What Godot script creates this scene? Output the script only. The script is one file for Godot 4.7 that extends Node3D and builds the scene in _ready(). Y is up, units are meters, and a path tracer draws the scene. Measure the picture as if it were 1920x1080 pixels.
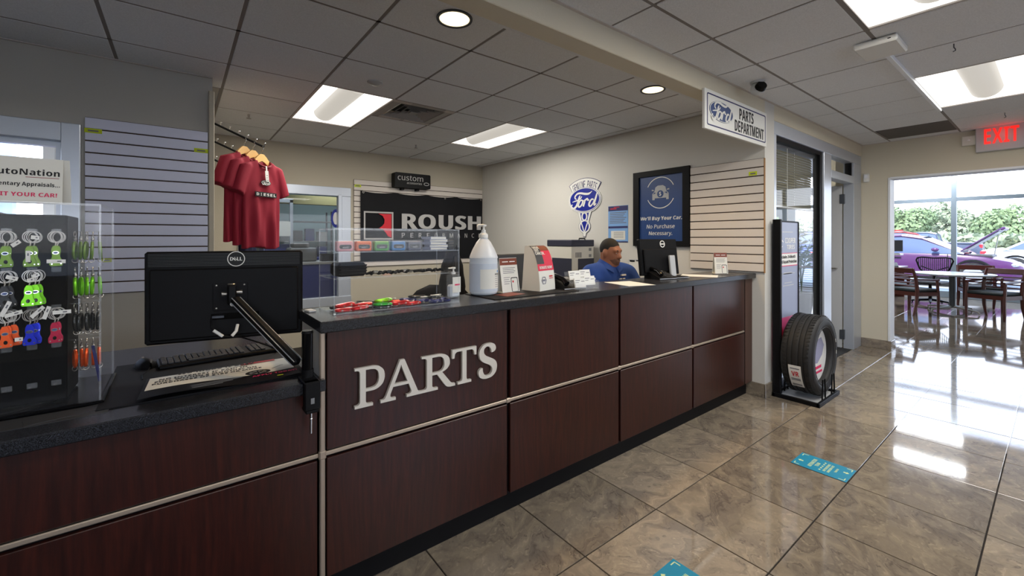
extends Node3D

const H := 2.63       # ceiling
const ZP := -1.60     # front plane of pillar, beam and glass wall
const XW := 4.07      # end wall of the parts alcove
const ZL := -3.97     # wall with the slatwall and window on the left
const ZB := -6.04     # back wall of the alcove
const XE := 7.05      # wall with the exit sign
const X2 := 14.5      # outer window wall of the showroom
const LO := 0.878     # low worktop
const HI := 1.093     # high worktop

var M := {}
var used := {}
var rng := RandomNumberGenerator.new()


# ------------------------------------------------------------------ mesh builder
class MB:
	var x := Transform3D()
	var fv := PackedVector3Array()
	var fn := PackedVector3Array()
	var sv := PackedVector3Array()

	func at(p: Vector3, e := Vector3.ZERO) -> MB:
		x = Transform3D(Basis.from_euler(e * PI / 180.0), p)
		return self

	func tri(a: Vector3, b: Vector3, c: Vector3, s := false) -> void:
		a = x * a
		b = x * b
		c = x * c
		if s:
			sv.append(a)
			sv.append(c)
			sv.append(b)
			return
		var n := (b - a).cross(c - a)
		if n.length_squared() < 1e-18:
			return
		n = n.normalized()
		fv.append(a)
		fv.append(c)
		fv.append(b)
		for i in 3:
			fn.append(n)

	func quad(a: Vector3, b: Vector3, c: Vector3, d: Vector3, s := false) -> void:
		tri(a, b, c, s)
		tri(a, c, d, s)

	func box(c: Vector3, s: Vector3) -> MB:
		var h := s * 0.5
		var p := []
		for i in 8:
			p.append(c + Vector3(h.x if i & 1 else -h.x, h.y if i & 2 else -h.y, h.z if i & 4 else -h.z))
		quad(p[4], p[5], p[7], p[6])
		quad(p[1], p[0], p[2], p[3])
		quad(p[5], p[1], p[3], p[7])
		quad(p[0], p[4], p[6], p[2])
		quad(p[6], p[7], p[3], p[2])
		quad(p[0], p[1], p[5], p[4])
		return self

	func bx(x0: float, x1: float, y0: float, y1: float, z0: float, z1: float, b := 0.0) -> MB:
		var c := Vector3(x0 + x1, y0 + y1, z0 + z1) * 0.5
		var s := Vector3(absf(x1 - x0), absf(y1 - y0), absf(z1 - z0))
		return cbox(c, s, b) if b > 0.0 else box(c, s)

	func cbox(c: Vector3, s: Vector3, b: float) -> MB:
		var h := s * 0.5
		b = minf(b, minf(h.x, minf(h.y, h.z)) * 0.95)
		var q := func(sx: int, sy: int, sz: int, ax: int) -> Vector3:
			var e := Vector3(h.x - b, h.y - b, h.z - b)
			e[ax] = h[ax]
			return c + Vector3(e.x * sx, e.y * sy, e.z * sz)
		for ax in 3:
			for sg in [1, -1]:
				var u := (ax + 1) % 3
				var w := (ax + 2) % 3
				var pts := []
				for k in [[-1, -1], [1, -1], [1, 1], [-1, 1]]:
					var sn := [0, 0, 0]
					sn[ax] = sg
					sn[u] = k[0]
					sn[w] = k[1]
					pts.append(q.call(sn[0], sn[1], sn[2], ax))
				if sg > 0:
					quad(pts[0], pts[1], pts[2], pts[3])
				else:
					quad(pts[3], pts[2], pts[1], pts[0])
		for ax in 3:
			var u := (ax + 1) % 3
			var w := (ax + 2) % 3
			for su in [1, -1]:
				for sw in [1, -1]:
					var s0 := [0, 0, 0]
					s0[u] = su
					s0[w] = sw
					var s1: Array = s0.duplicate()
					s0[ax] = -1
					s1[ax] = 1
					var a: Vector3 = q.call(s0[0], s0[1], s0[2], u)
					var bb: Vector3 = q.call(s0[0], s0[1], s0[2], w)
					var cc: Vector3 = q.call(s1[0], s1[1], s1[2], w)
					var d: Vector3 = q.call(s1[0], s1[1], s1[2], u)
					if su * sw > 0:
						quad(bb, cc, d, a) if (cc - bb).cross(a - bb).dot((a + cc) * 0.5 - c) > 0 else quad(a, d, cc, bb)
					else:
						quad(a, d, cc, bb) if (d - a).cross(bb - a).dot((a + cc) * 0.5 - c) > 0 else quad(bb, cc, d, a)
		for i in 8:
			var sx := 1 if i & 1 else -1
			var sy := 1 if i & 2 else -1
			var sz := 1 if i & 4 else -1
			var a: Vector3 = q.call(sx, sy, sz, 0)
			var bb: Vector3 = q.call(sx, sy, sz, 1)
			var cc: Vector3 = q.call(sx, sy, sz, 2)
			if sx * sy * sz > 0:
				tri(a, bb, cc)
			else:
				tri(a, cc, bb)
		return self

	func grid(rows: Array, cu := false, s := true) -> MB:      # rows of points, counter-clockwise seen from outside when u goes right and rows go up
		for j in rows.size() - 1:
			var r0: PackedVector3Array = rows[j]
			var r1: PackedVector3Array = rows[j + 1]
			var n := r0.size()
			for i in (n if cu else n - 1):
				var k := (i + 1) % n
				quad(r0[i], r0[k], r1[k], r1[i], s)
		return self

	func cap(row: PackedVector3Array, up: bool) -> void:
		var c := Vector3.ZERO
		for p in row:
			c += p
		c /= row.size()
		for i in row.size():
			var k := (i + 1) % row.size()
			if up:
				tri(c, row[i], row[k])
			else:
				tri(c, row[k], row[i])

	func lathe(prof: Array, n := 20, sx := 1.0, sz := 1.0) -> MB:   # Vector2(radius, y) from the bottom up
		var rows := []
		for p in prof:
			var r := PackedVector3Array()
			for i in n:
				var a := -TAU * i / n
				r.append(Vector3(cos(a) * p.x * sx, p.y, sin(a) * p.x * sz))
			rows.append(r)
		grid(rows, true, true)
		if prof[0].x > 0.0:
			cap(rows[0], false)
		if prof[-1].x > 0.0:
			cap(rows[-1], true)
		return self

	func tube(pts: Array, r, n := 8, caps := true) -> MB:
		var rows := []
		var up := Vector3.UP
		for i in pts.size():
			var d: Vector3 = (pts[mini(i + 1, pts.size() - 1)] - pts[maxi(i - 1, 0)]).normalized()
			if i == 0:
				up = Vector3.UP if absf(d.y) < 0.9 else Vector3.RIGHT
			var sd := d.cross(up).normalized()
			up = sd.cross(d).normalized()
			var rr: float = r[i] if r is Array else r
			var row := PackedVector3Array()
			for k in n:
				var a := TAU * k / n
				row.append(pts[i] + (sd * cos(a) - up * sin(a)) * rr)
			rows.append(row)
		grid(rows, true, true)
		if caps:
			cap(rows[0], false)
			cap(rows[-1], true)
		return self

	func cyl(p0: Vector3, p1: Vector3, r0: float, r1 := -1.0, n := 12) -> MB:
		return tube([p0, p1], [r0, r0 if r1 < 0.0 else r1], n)

	func torus(c: Vector3, ax: Vector3, R: float, r: float, n := 20, m := 6, sc := Vector3.ONE) -> MB:
		var u := ax.cross(Vector3.UP if absf(ax.y) < 0.9 else Vector3.RIGHT).normalized()
		var w := ax.cross(u).normalized()
		var rows := []
		for i in n + 1:
			var a := TAU * i / n
			var d := u * cos(a) + w * sin(a)
			var row := PackedVector3Array()
			for k in m:
				var b := TAU * k / m
				row.append(c + (d * (R + r * cos(b)) - ax * r * sin(b)) * sc)
			rows.append(row)
		return grid(rows, true, true)

	func ball(c: Vector3, r: Vector3, n := 12, m := 8) -> MB:
		var rows := []
		for j in m + 1:
			var t := -PI / 2 + PI * j / m
			var row := PackedVector3Array()
			for i in n:
				var a := -TAU * i / n
				row.append(c + Vector3(cos(a) * cos(t), sin(t), sin(a) * cos(t)) * r)
			rows.append(row)
		return grid(rows, true, true)

	func prism(poly: PackedVector2Array, z0: float, z1: float, s := false) -> MB:   # outline in x and y, from z0 to z1
		if Geometry2D.is_polygon_clockwise(poly):
			poly = poly.duplicate()
			poly.reverse()
		var id := Geometry2D.triangulate_polygon(poly)
		for i in range(0, id.size(), 3):
			var a := poly[id[i]]
			var b := poly[id[i + 1]]
			var c := poly[id[i + 2]]
			if (b - a).cross(c - a) < 0:
				var t := b
				b = c
				c = t
			tri(Vector3(a.x, a.y, z1), Vector3(b.x, b.y, z1), Vector3(c.x, c.y, z1))
			tri(Vector3(a.x, a.y, z0), Vector3(c.x, c.y, z0), Vector3(b.x, b.y, z0))
		for i in poly.size():
			var a := poly[i]
			var b := poly[(i + 1) % poly.size()]
			quad(Vector3(a.x, a.y, z0), Vector3(b.x, b.y, z0), Vector3(b.x, b.y, z1), Vector3(a.x, a.y, z1), s)
		return self

	func ring(o: PackedVector2Array, i2: PackedVector2Array, z0: float, z1: float) -> MB:  # both outlines counter-clockwise, of one length
		for i in o.size():
			var k := (i + 1) % o.size()
			var a := Vector3(o[i].x, o[i].y, z1)
			var b := Vector3(o[k].x, o[k].y, z1)
			var c := Vector3(i2[k].x, i2[k].y, z1)
			var d := Vector3(i2[i].x, i2[i].y, z1)
			var dz := Vector3(0, 0, z0 - z1)
			quad(a, b, c, d)
			quad(d + dz, c + dz, b + dz, a + dz)
			quad(a + dz, b + dz, b, a)
			quad(c + dz, d + dz, d, c)
		return self

	func stroke(pts: Array, w, z0: float, z1: float, steps := 5) -> MB:     # brush stroke through 2D points, smoothed
		var P := []
		var W := []
		for i in pts.size() - 1:
			var a: Vector2 = pts[maxi(i - 1, 0)]
			var d: Vector2 = pts[mini(i + 2, pts.size() - 1)]
			var w0: float = w[i] if w is Array else w
			var w1: float = w[i + 1] if w is Array else w
			for k in steps:
				var t := float(k) / steps
				P.append(pts[i].cubic_interpolate(pts[i + 1], a, d, t))
				W.append(lerpf(w0, w1, t))
		P.append(pts[-1])
		W.append(w[-1] if w is Array else w)
		var L := []
		var R := []
		for i in P.size():
			var d: Vector2 = (P[mini(i + 1, P.size() - 1)] - P[maxi(i - 1, 0)]).normalized()
			var nn: Vector2 = Vector2(-d.y, d.x) * W[i] * 0.5
			L.append(P[i] + nn)
			R.append(P[i] - nn)
		for i in P.size() - 1:
			var l0: Vector2 = L[i]
			var l1: Vector2 = L[i + 1]
			var r0: Vector2 = R[i]
			var r1: Vector2 = R[i + 1]
			var v := func(p: Vector2, z: float) -> Vector3: return Vector3(p.x, p.y, z)
			var zz := z1 + 0.00004 * i
			var ar := (r1 - r0).cross(l0 - r0) + (l0 - l1).cross(r1 - l1)
			if ar > 0.0:
				quad(v.call(r0, zz), v.call(r1, zz), v.call(l1, zz), v.call(l0, zz))
		return self

	func commit(deg := 48.0) -> ArrayMesh:
		var v := fv.duplicate()
		var n := fn.duplicate()
		var m := sv.size()
		if m:
			var tn := PackedVector3Array()
			tn.resize(m / 3)
			var lookup := {}
			var idx := PackedInt32Array()
			idx.resize(m)
			var lists := []
			for t in m / 3:
				tn[t] = (sv[t * 3 + 2] - sv[t * 3]).cross(sv[t * 3 + 1] - sv[t * 3])
				for k in 3:
					var key := Vector3i((sv[t * 3 + k] * 20000.0).round())
					if not lookup.has(key):
						lookup[key] = lists.size()
						lists.append(PackedInt32Array())
					var id: int = lookup[key]
					idx[t * 3 + k] = id
					lists[id].append(t)
			var co := cos(deg_to_rad(deg))
			for t in m / 3:
				if tn[t].length_squared() < 1e-20:
					continue
				var own := tn[t].normalized()
				for k in 3:
					var s := Vector3.ZERO
					for o in lists[idx[t * 3 + k]]:
						if tn[o].normalized().dot(own) > co:
							s += tn[o]
					v.append(sv[t * 3 + k])
					n.append(s.normalized() if s.length_squared() > 1e-24 else own)
		var arr := []
		arr.resize(Mesh.ARRAY_MAX)
		arr[Mesh.ARRAY_VERTEX] = v
		arr[Mesh.ARRAY_NORMAL] = n
		var me := ArrayMesh.new()
		if v.size():
			me.add_surface_from_arrays(Mesh.PRIMITIVE_TRIANGLES, arr)
		return me


# ------------------------------------------------------------------ scene helpers
func numbered(nm: String) -> String:
	var n: int = used.get(nm, 0)
	used[nm] = n + 1
	return nm if n == 0 else "%s_%03d" % [nm, n]


func tag(o: Node, label := "", cat := "", grp := "", kind := "") -> void:
	if label: o.set_meta("label", label)
	if cat: o.set_meta("category", cat)
	if grp: o.set_meta("group", grp)
	if kind: o.set_meta("kind", kind)


func T(nm: String, label: String, cat: String, pos := Vector3.ZERO, ry := 0.0, grp := "") -> Node3D:
	var o := Node3D.new()
	o.name = numbered(nm)
	o.position = pos
	o.rotation_degrees.y = ry
	tag(o, label, cat, grp)
	add_child(o)
	return o


func add(parent: Node, nm: String, mb, m: Material, label := "") -> MeshInstance3D:
	var o := MeshInstance3D.new()
	o.name = nm
	o.mesh = mb.commit() if mb is MB else mb
	o.material_override = m
	if label: o.set_meta("label", label)
	parent.add_child(o, true)
	return o


func S(nm: String, mb, m: Material) -> MeshInstance3D:
	var o := add(self, nm, mb, m)
	o.set_meta("kind", "structure")
	return o


func one(nm: String, label: String, cat: String, mb, m: Material, pos := Vector3.ZERO, ry := 0.0, grp := "") -> MeshInstance3D:
	var o := MeshInstance3D.new()
	o.name = numbered(nm)
	o.mesh = mb.commit() if mb is MB else mb
	o.material_override = m
	o.position = pos
	o.rotation_degrees.y = ry
	tag(o, label, cat, grp)
	add_child(o)
	return o


func dup(src: Node3D, nm: String, label: String, pos: Vector3, ry := 0.0, grp := "") -> Node3D:
	var o: Node3D = src.duplicate()
	o.name = numbered(nm)
	o.position = pos
	o.rotation_degrees.y = ry
	tag(o, label, "", grp)
	add_child(o)
	return o


var fonts := {}
func font(k: String) -> SystemFont:
	if not fonts.has(k):
		var f := SystemFont.new()
		f.font_names = PackedStringArray(["Droid Serif"] if k.begins_with("serif") else ["Droid Sans"])
		f.font_weight = 700 if k.ends_with("bold") else 400
		fonts[k] = f
	return fonts[k]


# lettering fitted into w x h about the middle of xf, its face towards +z of xf
func letters(mb: MB, s: String, k: String, w: float, h: float, depth: float, xf: Transform3D, slant := 0.0) -> void:
	var t := TextMesh.new()
	t.text = s
	t.font = font(k)
	t.font_size = 48
	t.pixel_size = 0.01
	t.depth = 0.02
	t.curve_step = 2.0
	var a := t.surface_get_arrays(0)
	var v: PackedVector3Array = a[Mesh.ARRAY_VERTEX]
	if v.is_empty():
		return
	var n: PackedVector3Array = a[Mesh.ARRAY_NORMAL]
	var id: PackedInt32Array = a[Mesh.ARRAY_INDEX] if a[Mesh.ARRAY_INDEX] != null else PackedInt32Array(range(v.size()))
	var bb := AABB(v[0], Vector3.ZERO)
	for p in v:
		bb = bb.expand(p)
	var sc := Vector3(w / bb.size.x, h / bb.size.y, depth / bb.size.z)
	var c := bb.get_center()
	var q := mb.x * xf
	for i in id:
		var p := (v[i] - c) * sc
		p.x += p.y * slant
		mb.fv.append(q * p)
		mb.fn.append((q.basis * (n[i] / sc)).normalized())


func text(parent: Node, nm: String, s: String, k: String, w: float, h: float, depth: float, xf: Transform3D, m: Material, slant := 0.0) -> MeshInstance3D:
	var mb := MB.new()
	letters(mb, s, k, w, h, depth, xf, slant)
	return add(parent, nm, mb, m)


func xf(p: Vector3, e := Vector3.ZERO) -> Transform3D:
	return Transform3D(Basis.from_euler(e * PI / 180.0), p)


func ell(a: float, b: float, n := 32, c := Vector2.ZERO) -> PackedVector2Array:
	var p := PackedVector2Array()
	for i in n:
		p.append(c + Vector2(cos(TAU * i / n) * a, sin(TAU * i / n) * b))
	return p


func rrect(w: float, h: float, r: float, n := 4, c := Vector2.ZERO) -> PackedVector2Array:
	var p := PackedVector2Array()
	for k in 4:
		var cc := c + Vector2((w / 2 - r) * (1 if k in [0, 3] else -1), (h / 2 - r) * (1 if k < 2 else -1))
		for i in n + 1:
			var a := PI / 2 * (k + float(i) / n)
			p.append(cc + Vector2(cos(a), sin(a)) * r)
	return p


func pv(a: Array) -> PackedVector2Array:
	var p := PackedVector2Array()
	for i in range(0, a.size(), 2):
		p.append(Vector2(a[i], a[i + 1]))
	return p


# wall across z (or across x when turn) with rectangular holes [u0, u1, y0, y1]
func wall(u0: float, u1: float, y0: float, y1: float, t0: float, t1: float, holes: Array, turn := false) -> MB:
	var us := [u0, u1]
	var ys := [y0, y1]
	for h in holes:
		us.append_array([h[0], h[1]])
		ys.append_array([h[2], h[3]])
	us.sort()
	ys.sort()
	var mb := MB.new()
	for i in us.size() - 1:
		for j in ys.size() - 1:
			var cu: float = (us[i] + us[i + 1]) / 2
			var cy: float = (ys[j] + ys[j + 1]) / 2
			if us[i + 1] - us[i] < 1e-4 or ys[j + 1] - ys[j] < 1e-4:
				continue
			var open := false
			for h in holes:
				open = open or (cu > h[0] and cu < h[1] and cy > h[2] and cy < h[3])
			if open:
				continue
			if turn:
				mb.bx(t0, t1, ys[j], ys[j + 1], us[i], us[i + 1])
			else:
				mb.bx(us[i], us[i + 1], ys[j], ys[j + 1], t0, t1)
	return mb


func mat(nm: String, c: Color, rough := 0.6, metal := 0.0) -> StandardMaterial3D:
	var m := StandardMaterial3D.new()
	m.resource_name = nm
	m.albedo_color = c
	m.roughness = rough
	m.metallic = metal
	M[nm] = m
	return m


func rgb(r: int, g: int, b: int) -> Color:
	return Color(r / 255.0, g / 255.0, b / 255.0)


func tex(m: StandardMaterial3D, t: Texture2D, scale: Vector3, world := false) -> StandardMaterial3D:
	m.albedo_texture = t
	m.uv1_triplanar = true
	m.uv1_world_triplanar = world
	m.uv1_scale = scale
	m.uv1_triplanar_sharpness = 8.0
	return m


func bump(m: StandardMaterial3D, t: Texture2D, cm: float) -> void:
	m.heightmap_enabled = true
	m.heightmap_texture = t
	m.heightmap_scale = cm


func picture(w: int, h: int, f: Callable) -> ImageTexture:
	var im := Image.create(w, h, false, Image.FORMAT_RGB8)
	for j in h:
		for i in w:
			im.set_pixel(i, j, f.call(i, j))
	return ImageTexture.create_from_image(im)


func noise(sd: int, freq: float, oct := 4) -> FastNoiseLite:
	var n := FastNoiseLite.new()
	n.seed = sd
	n.frequency = freq
	n.fractal_octaves = oct
	n.noise_type = FastNoiseLite.TYPE_SIMPLEX_SMOOTH
	return n


func tiled(n: FastNoiseLite, x: float, y: float, w: float, sx := 1.0, sy := 1.0) -> float:   # noise that repeats after w
	var a := TAU * x / w
	var b := TAU * y / w
	var r := w / TAU
	return n.get_noise_3d(cos(a) * r * sx + 91.0, sin(a) * r * sx + cos(b) * r * sy, sin(b) * r * sy)


func materials() -> void:
	mat("paint_cream", rgb(208, 199, 178), 0.75)
	mat("paint_grey", rgb(206, 203, 196), 0.7)
	mat("paint_left", rgb(182, 178, 170), 0.75)  # darker tone: the weaker light on this wall is put into the colour
	mat("paint_tan", rgb(188, 179, 160), 0.75)
	mat("trim_white", rgb(232, 234, 238), 0.45)
	mat("white", rgb(228, 227, 222), 0.5)
	mat("paper", rgb(222, 220, 212), 0.75)
	mat("black", rgb(15, 15, 17), 0.5)
	mat("black_gloss", rgb(12, 12, 14), 0.12)
	mat("black_matte", rgb(24, 24, 27), 0.65)
	mat("rubber", rgb(30, 29, 29), 0.62)
	mat("charcoal", rgb(52, 53, 56), 0.55)
	mat("grey", rgb(120, 122, 125), 0.5)
	mat("grey_light", rgb(186, 187, 188), 0.5)
	mat("alu", rgb(198, 204, 214), 0.36, 0.5)
	mat("alu_dark", rgb(84, 88, 96), 0.4, 0.6)
	mat("steel", rgb(172, 168, 162), 0.3, 0.95)
	mat("chrome", rgb(220, 220, 222), 0.12, 1.0)
	mat("letter", rgb(214, 208, 198), 0.42, 0.25)
	mat("rail", rgb(176, 160, 144), 0.4, 0.55)
	mat("maroon", rgb(138, 10, 38), 0.82)
	mat("maroon_rib", rgb(116, 14, 32), 0.82)
	mat("navy", rgb(22, 28, 62), 0.8)
	mat("hanger", rgb(224, 178, 108), 0.42)
	mat("ford_blue", rgb(10, 32, 142), 0.4)
	mat("sign_blue", rgb(34, 62, 118), 0.45)
	mat("poster_blue", rgb(22, 62, 122), 0.4)
	mat("ink", rgb(22, 22, 26), 0.7)
	mat("ink_grey", rgb(110, 110, 116), 0.7)
	mat("pink", rgb(214, 40, 92), 0.6)
	mat("red", rgb(196, 24, 40), 0.55)
	mat("red_banner", rgb(206, 24, 44), 0.6)
	mat("silver_print", rgb(178, 176, 174), 0.6)
	mat("yellow_tag", rgb(190, 206, 20), 0.7)
	mat("teal", rgb(0, 132, 168), 0.5)
	mat("teal_print", rgb(206, 222, 168), 0.6)
	mat("green_key", rgb(120, 190, 20), 0.3, 0.5)
	mat("olive_key", rgb(104, 138, 36), 0.32, 0.5)
	mat("lime_key", rgb(120, 206, 20), 0.3, 0.5)
	mat("blue_key", rgb(24, 48, 214), 0.3, 0.5)
	mat("orange_key", rgb(226, 84, 16), 0.3, 0.5)
	mat("crimson_key", rgb(176, 16, 62), 0.3, 0.5)
	mat("dark_key", rgb(40, 42, 44), 0.3, 0.5)
	mat("red_key", rgb(204, 26, 30), 0.3, 0.3)
	mat("navy_key", rgb(30, 34, 90), 0.3, 0.3)
	mat("green2_key", rgb(44, 170, 40), 0.3, 0.3)
	mat("skin", rgb(150, 96, 70), 0.55)
	mat("hair", rgb(26, 22, 20), 0.8)
	mat("polo", rgb(18, 62, 138), 0.8)
	mat("eye_white", rgb(220, 214, 206), 0.3)
	mat("lips", rgb(140, 72, 62), 0.5)
	mat("wood_red", rgb(84, 34, 26), 0.35)
	mat("seat_dark", rgb(40, 48, 50), 0.7)
	mat("mesh_dark", rgb(46, 44, 48), 0.7)
	mat("leather", rgb(56, 66, 78), 0.45)
	mat("table_top", rgb(196, 204, 214), 0.25)
	mat("purple", rgb(78, 36, 88), 0.3, 0.0)
	mat("blue_car", rgb(30, 48, 120), 0.25, 0.3)
	mat("red_car", rgb(150, 52, 46), 0.3, 0.0)
	mat("dark_car", rgb(70, 78, 96), 0.3, 0.3)
	mat("white_car", rgb(222, 226, 230), 0.3)
	mat("car_glass", rgb(86, 100, 130), 0.08)
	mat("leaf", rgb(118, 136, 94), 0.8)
	mat("leaf_pale", rgb(150, 160, 130), 0.8)  # paler leaf: the bright haze outside is put into the colour
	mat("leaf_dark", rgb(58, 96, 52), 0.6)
	mat("bark", rgb(120, 108, 92), 0.9)
	mat("asphalt", rgb(150, 152, 152), 0.9)
	mat("concrete", rgb(206, 206, 200), 0.9)
	mat("grout", rgb(34, 28, 25), 0.9)
	mat("groove", rgb(64, 44, 34), 0.8)
	mat("brown_edge", rgb(150, 110, 66), 0.7)
	mat("orange_cloth", rgb(212, 140, 36), 0.8)
	mat("cream_plastic", rgb(210, 206, 194), 0.5)
	mat("blue_bin", rgb(24, 42, 128), 0.5)
	mat("teal_wall", rgb(150, 178, 182), 0.7)
	mat("wood_dark", rgb(70, 44, 34), 0.5)
	mat("bag_black", rgb(16, 16, 18), 0.75)
	mat("flyer_blue", rgb(124, 168, 220), 0.6)
	mat("flyer_navy", rgb(40, 42, 96), 0.6)
	mat("book_edge", rgb(214, 212, 204), 0.7)
	mat("book_cover", rgb(170, 178, 204), 0.6)
	mat("fade_pink", rgb(216, 84, 140), 0.45)
	mat("fade_grey", rgb(146, 154, 180), 0.45)
	mat("brochure_pink", rgb(214, 20, 62), 0.5)
	mat("brochure_fire", rgb(120, 52, 30), 0.5)
	mat("blind", rgb(98, 94, 72), 0.6)
	mat("blind_light", rgb(206, 216, 222), 0.5)
	mat("grille", rgb(168, 164, 160), 0.6)
	mat("dark_hole", rgb(8, 8, 9), 0.9)
	mat("plaster", rgb(188, 176, 152), 0.8)
	for k in ["black", "black_gloss", "black_matte", "bag_black"]:
		M[k].metallic_specular = 0.28
	for k in ["maroon", "maroon_rib", "navy", "polo", "orange_cloth", "bag_black"]:
		M[k].rim_enabled = true
		M[k].rim = 0.08
	for k in ["leaf", "leaf_pale", "leaf_dark"]:
		M[k].backlight_enabled = true
		M[k].backlight = M[k].albedo_color * 0.6
	# glass and clear plastics
	for g in [["glass", rgb(236, 242, 244), 0.02], ["acrylic", rgb(240, 244, 248), 0.006], ["acrylic_edge", rgb(226, 232, 240), 0.1], ["clear", rgb(222, 228, 236), 0.07]]:
		var m := mat(g[0], g[1], 0.0)
		m.metallic_specular = {"glass": 0.24, "acrylic": 0.2}.get(g[0], 0.3)
		m.albedo_color.a = g[2]
		m.transparency = BaseMaterial3D.TRANSPARENCY_ALPHA
	var jm := mat("jug", rgb(222, 228, 236), 0.3)
	jm.backlight_enabled = true
	jm.backlight = rgb(150, 156, 162)
	mat("jug_fluid", rgb(196, 204, 216), 0.25)
	# things that glow
	for e in [["lamp_white", Color(1, 0.985, 0.96), 1.55], ["lamp_basket", Color(0.98, 0.95, 0.9), 0.52], ["lamp_warm", Color(1.0, 0.9, 0.7), 2.2], ["exit_red", Color(1.0, 0.12, 0.08), 1.0], ["tube_white", Color(0.95, 0.98, 1.0), 2.0], ["oval_glow", Color(0.7, 0.85, 1.0), 0.9]]:
		var m := mat(e[0], Color(0.25, 0.25, 0.25), 0.5)
		m.emission_enabled = true
		m.emission = e[1]
		m.emission_energy_multiplier = e[2]
	# computed surfaces
	var n1 := noise(3, 0.02, 4)
	var n2 := noise(8, 0.09, 3)
	var wood := picture(512, 512, func(i, j):
		var a := tiled(n1, i, j, 512, 5.0, 0.35)
		var b := tiled(n2, i, j, 512, 4.0, 0.2)
		var t := clampf(0.5 + a * 0.55 + b * 0.35, 0.0, 1.0)
		return Color(0.14, 0.05, 0.036).lerp(Color(0.27, 0.108, 0.074), t))
	var w := mat("mahogany", Color(0.96, 0.96, 0.96), 0.3)
	tex(w, wood, Vector3(1.1, 1.1, 1.1), true)
	w.roughness = 0.33
	var sp := noise(21, 0.32, 2)
	var sp2 := noise(22, 0.6, 1)
	var stone := picture(256, 256, func(i, j):
		var a := tiled(sp, i, j, 256)
		var b := tiled(sp2, i, j, 256)
		var c := Color(0.10, 0.105, 0.12)
		if a > 0.3: c = Color(0.25, 0.26, 0.29)
		elif b > 0.3: c = Color(0.19, 0.19, 0.21)
		elif a < -0.3: c = Color(0.05, 0.05, 0.06)
		return c)
	tex(mat("worktop", Color(1, 1, 1), 0.24), stone, Vector3(5.5, 5.5, 5.5), true)
	# stone-look floor tile: long drifting clouds, with pale and dark flecks
	var f1 := noise(31, 0.012, 5)
	var f2 := noise(32, 0.05, 4)
	var f3 := noise(33, 0.11, 5)
	var slab := picture(768, 768, func(i, j):
		var wx: float = i + 60.0 * tiled(f1, i, j, 768)
		var wy: float = j + 60.0 * tiled(f1, j, i, 768)
		var a := tiled(f1, wx, wy, 768, 0.8, 1.5)
		var b := tiled(f2, wx, wy, 768, 0.7, 1.6)
		var d := tiled(f3, wx, wy, 768, 0.6, 1.3)
		var t := clampf(0.5 + a * 0.9 + b * 0.3 + d * 0.16, 0.0, 1.0)
		var c := Color(0.485, 0.452, 0.412).lerp(Color(0.635, 0.592, 0.52), t)
		if b * 0.6 + d * 0.9 > 0.36: c = c.lerp(Color(0.74, 0.695, 0.61), clampf((b * 0.6 + d * 0.9 - 0.36) * 2.0, 0, 0.45))
		if b * 0.5 - d * 0.9 - a * 0.5 > 0.36: c = c.lerp(Color(0.34, 0.318, 0.3), clampf((b * 0.5 - d * 0.9 - a * 0.5 - 0.36) * 2.2, 0, 0.5))
		return c)
	for k in 6:
		var m := mat("tile%d" % k, Color(0.985, 0.965, 0.95) * [1.0, 0.93, 1.03, 0.96, 1.0, 0.9][k], 0.055)
		m.metallic_specular = 0.8
		m.albedo_color.a = 1.0
		tex(m, slab, Vector3(0.5, 0.5, 0.5))
		m.uv1_offset = Vector3(0.17 * k, 0.0, 0.37 * k + 0.11)
	# mineral fibre ceiling tile
	var c1 := noise(41, 0.22, 3)
	var fibre := picture(256, 256, func(i, j):
		var a := tiled(c1, i, j, 256)
		var t := clampf(0.5 + a * 1.1, 0, 1)
		return Color(0.87, 0.875, 0.885).lerp(Color(0.925, 0.93, 0.94), t))
	for k in 3:
		var m := mat("fibre%d" % k, Color.WHITE * [1.0, 0.97, 0.985][k], 0.9)
		m.albedo_color.a = 1.0
		tex(m, fibre, Vector3(2.2, 2.2, 2.2))
		m.uv1_offset = Vector3(0.31 * k, 0, 0.2 * k)
		bump(m, fibre, 0.12)
	mat("tee_bar", rgb(196, 188, 182), 0.55)
	mat("mullion", rgb(150, 164, 176), 0.45, 0.2)  # pale grey blue: glare of the window wall put into the colour
	mat("tee_shaded", rgb(128, 121, 117), 0.6)  # darker copy of the tee tone, with the groove shade in its colour
	var wv := noise(51, 0.05, 3)
	var wall_grain := picture(256, 256, func(i, j):
		var t := 0.5 + tiled(wv, i, j, 256) * 0.5
		return Color(t, t, t))
	for k in ["paint_cream", "paint_grey", "paint_tan"]:
		M[k].uv1_triplanar = true
		M[k].uv1_world_triplanar = true
		M[k].uv1_scale = Vector3(6, 6, 6)
		bump(M[k], wall_grain, 0.05)
	mat("slat", rgb(214, 216, 236), 0.5)  # white boards, with the blue cast of daylight put into the colour
	mat("board_black", rgb(9, 9, 10), 0.3)
	M.board_black.metallic_specular = 0.06
	mat("slat_warm", rgb(214, 205, 196), 0.5)


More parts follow.
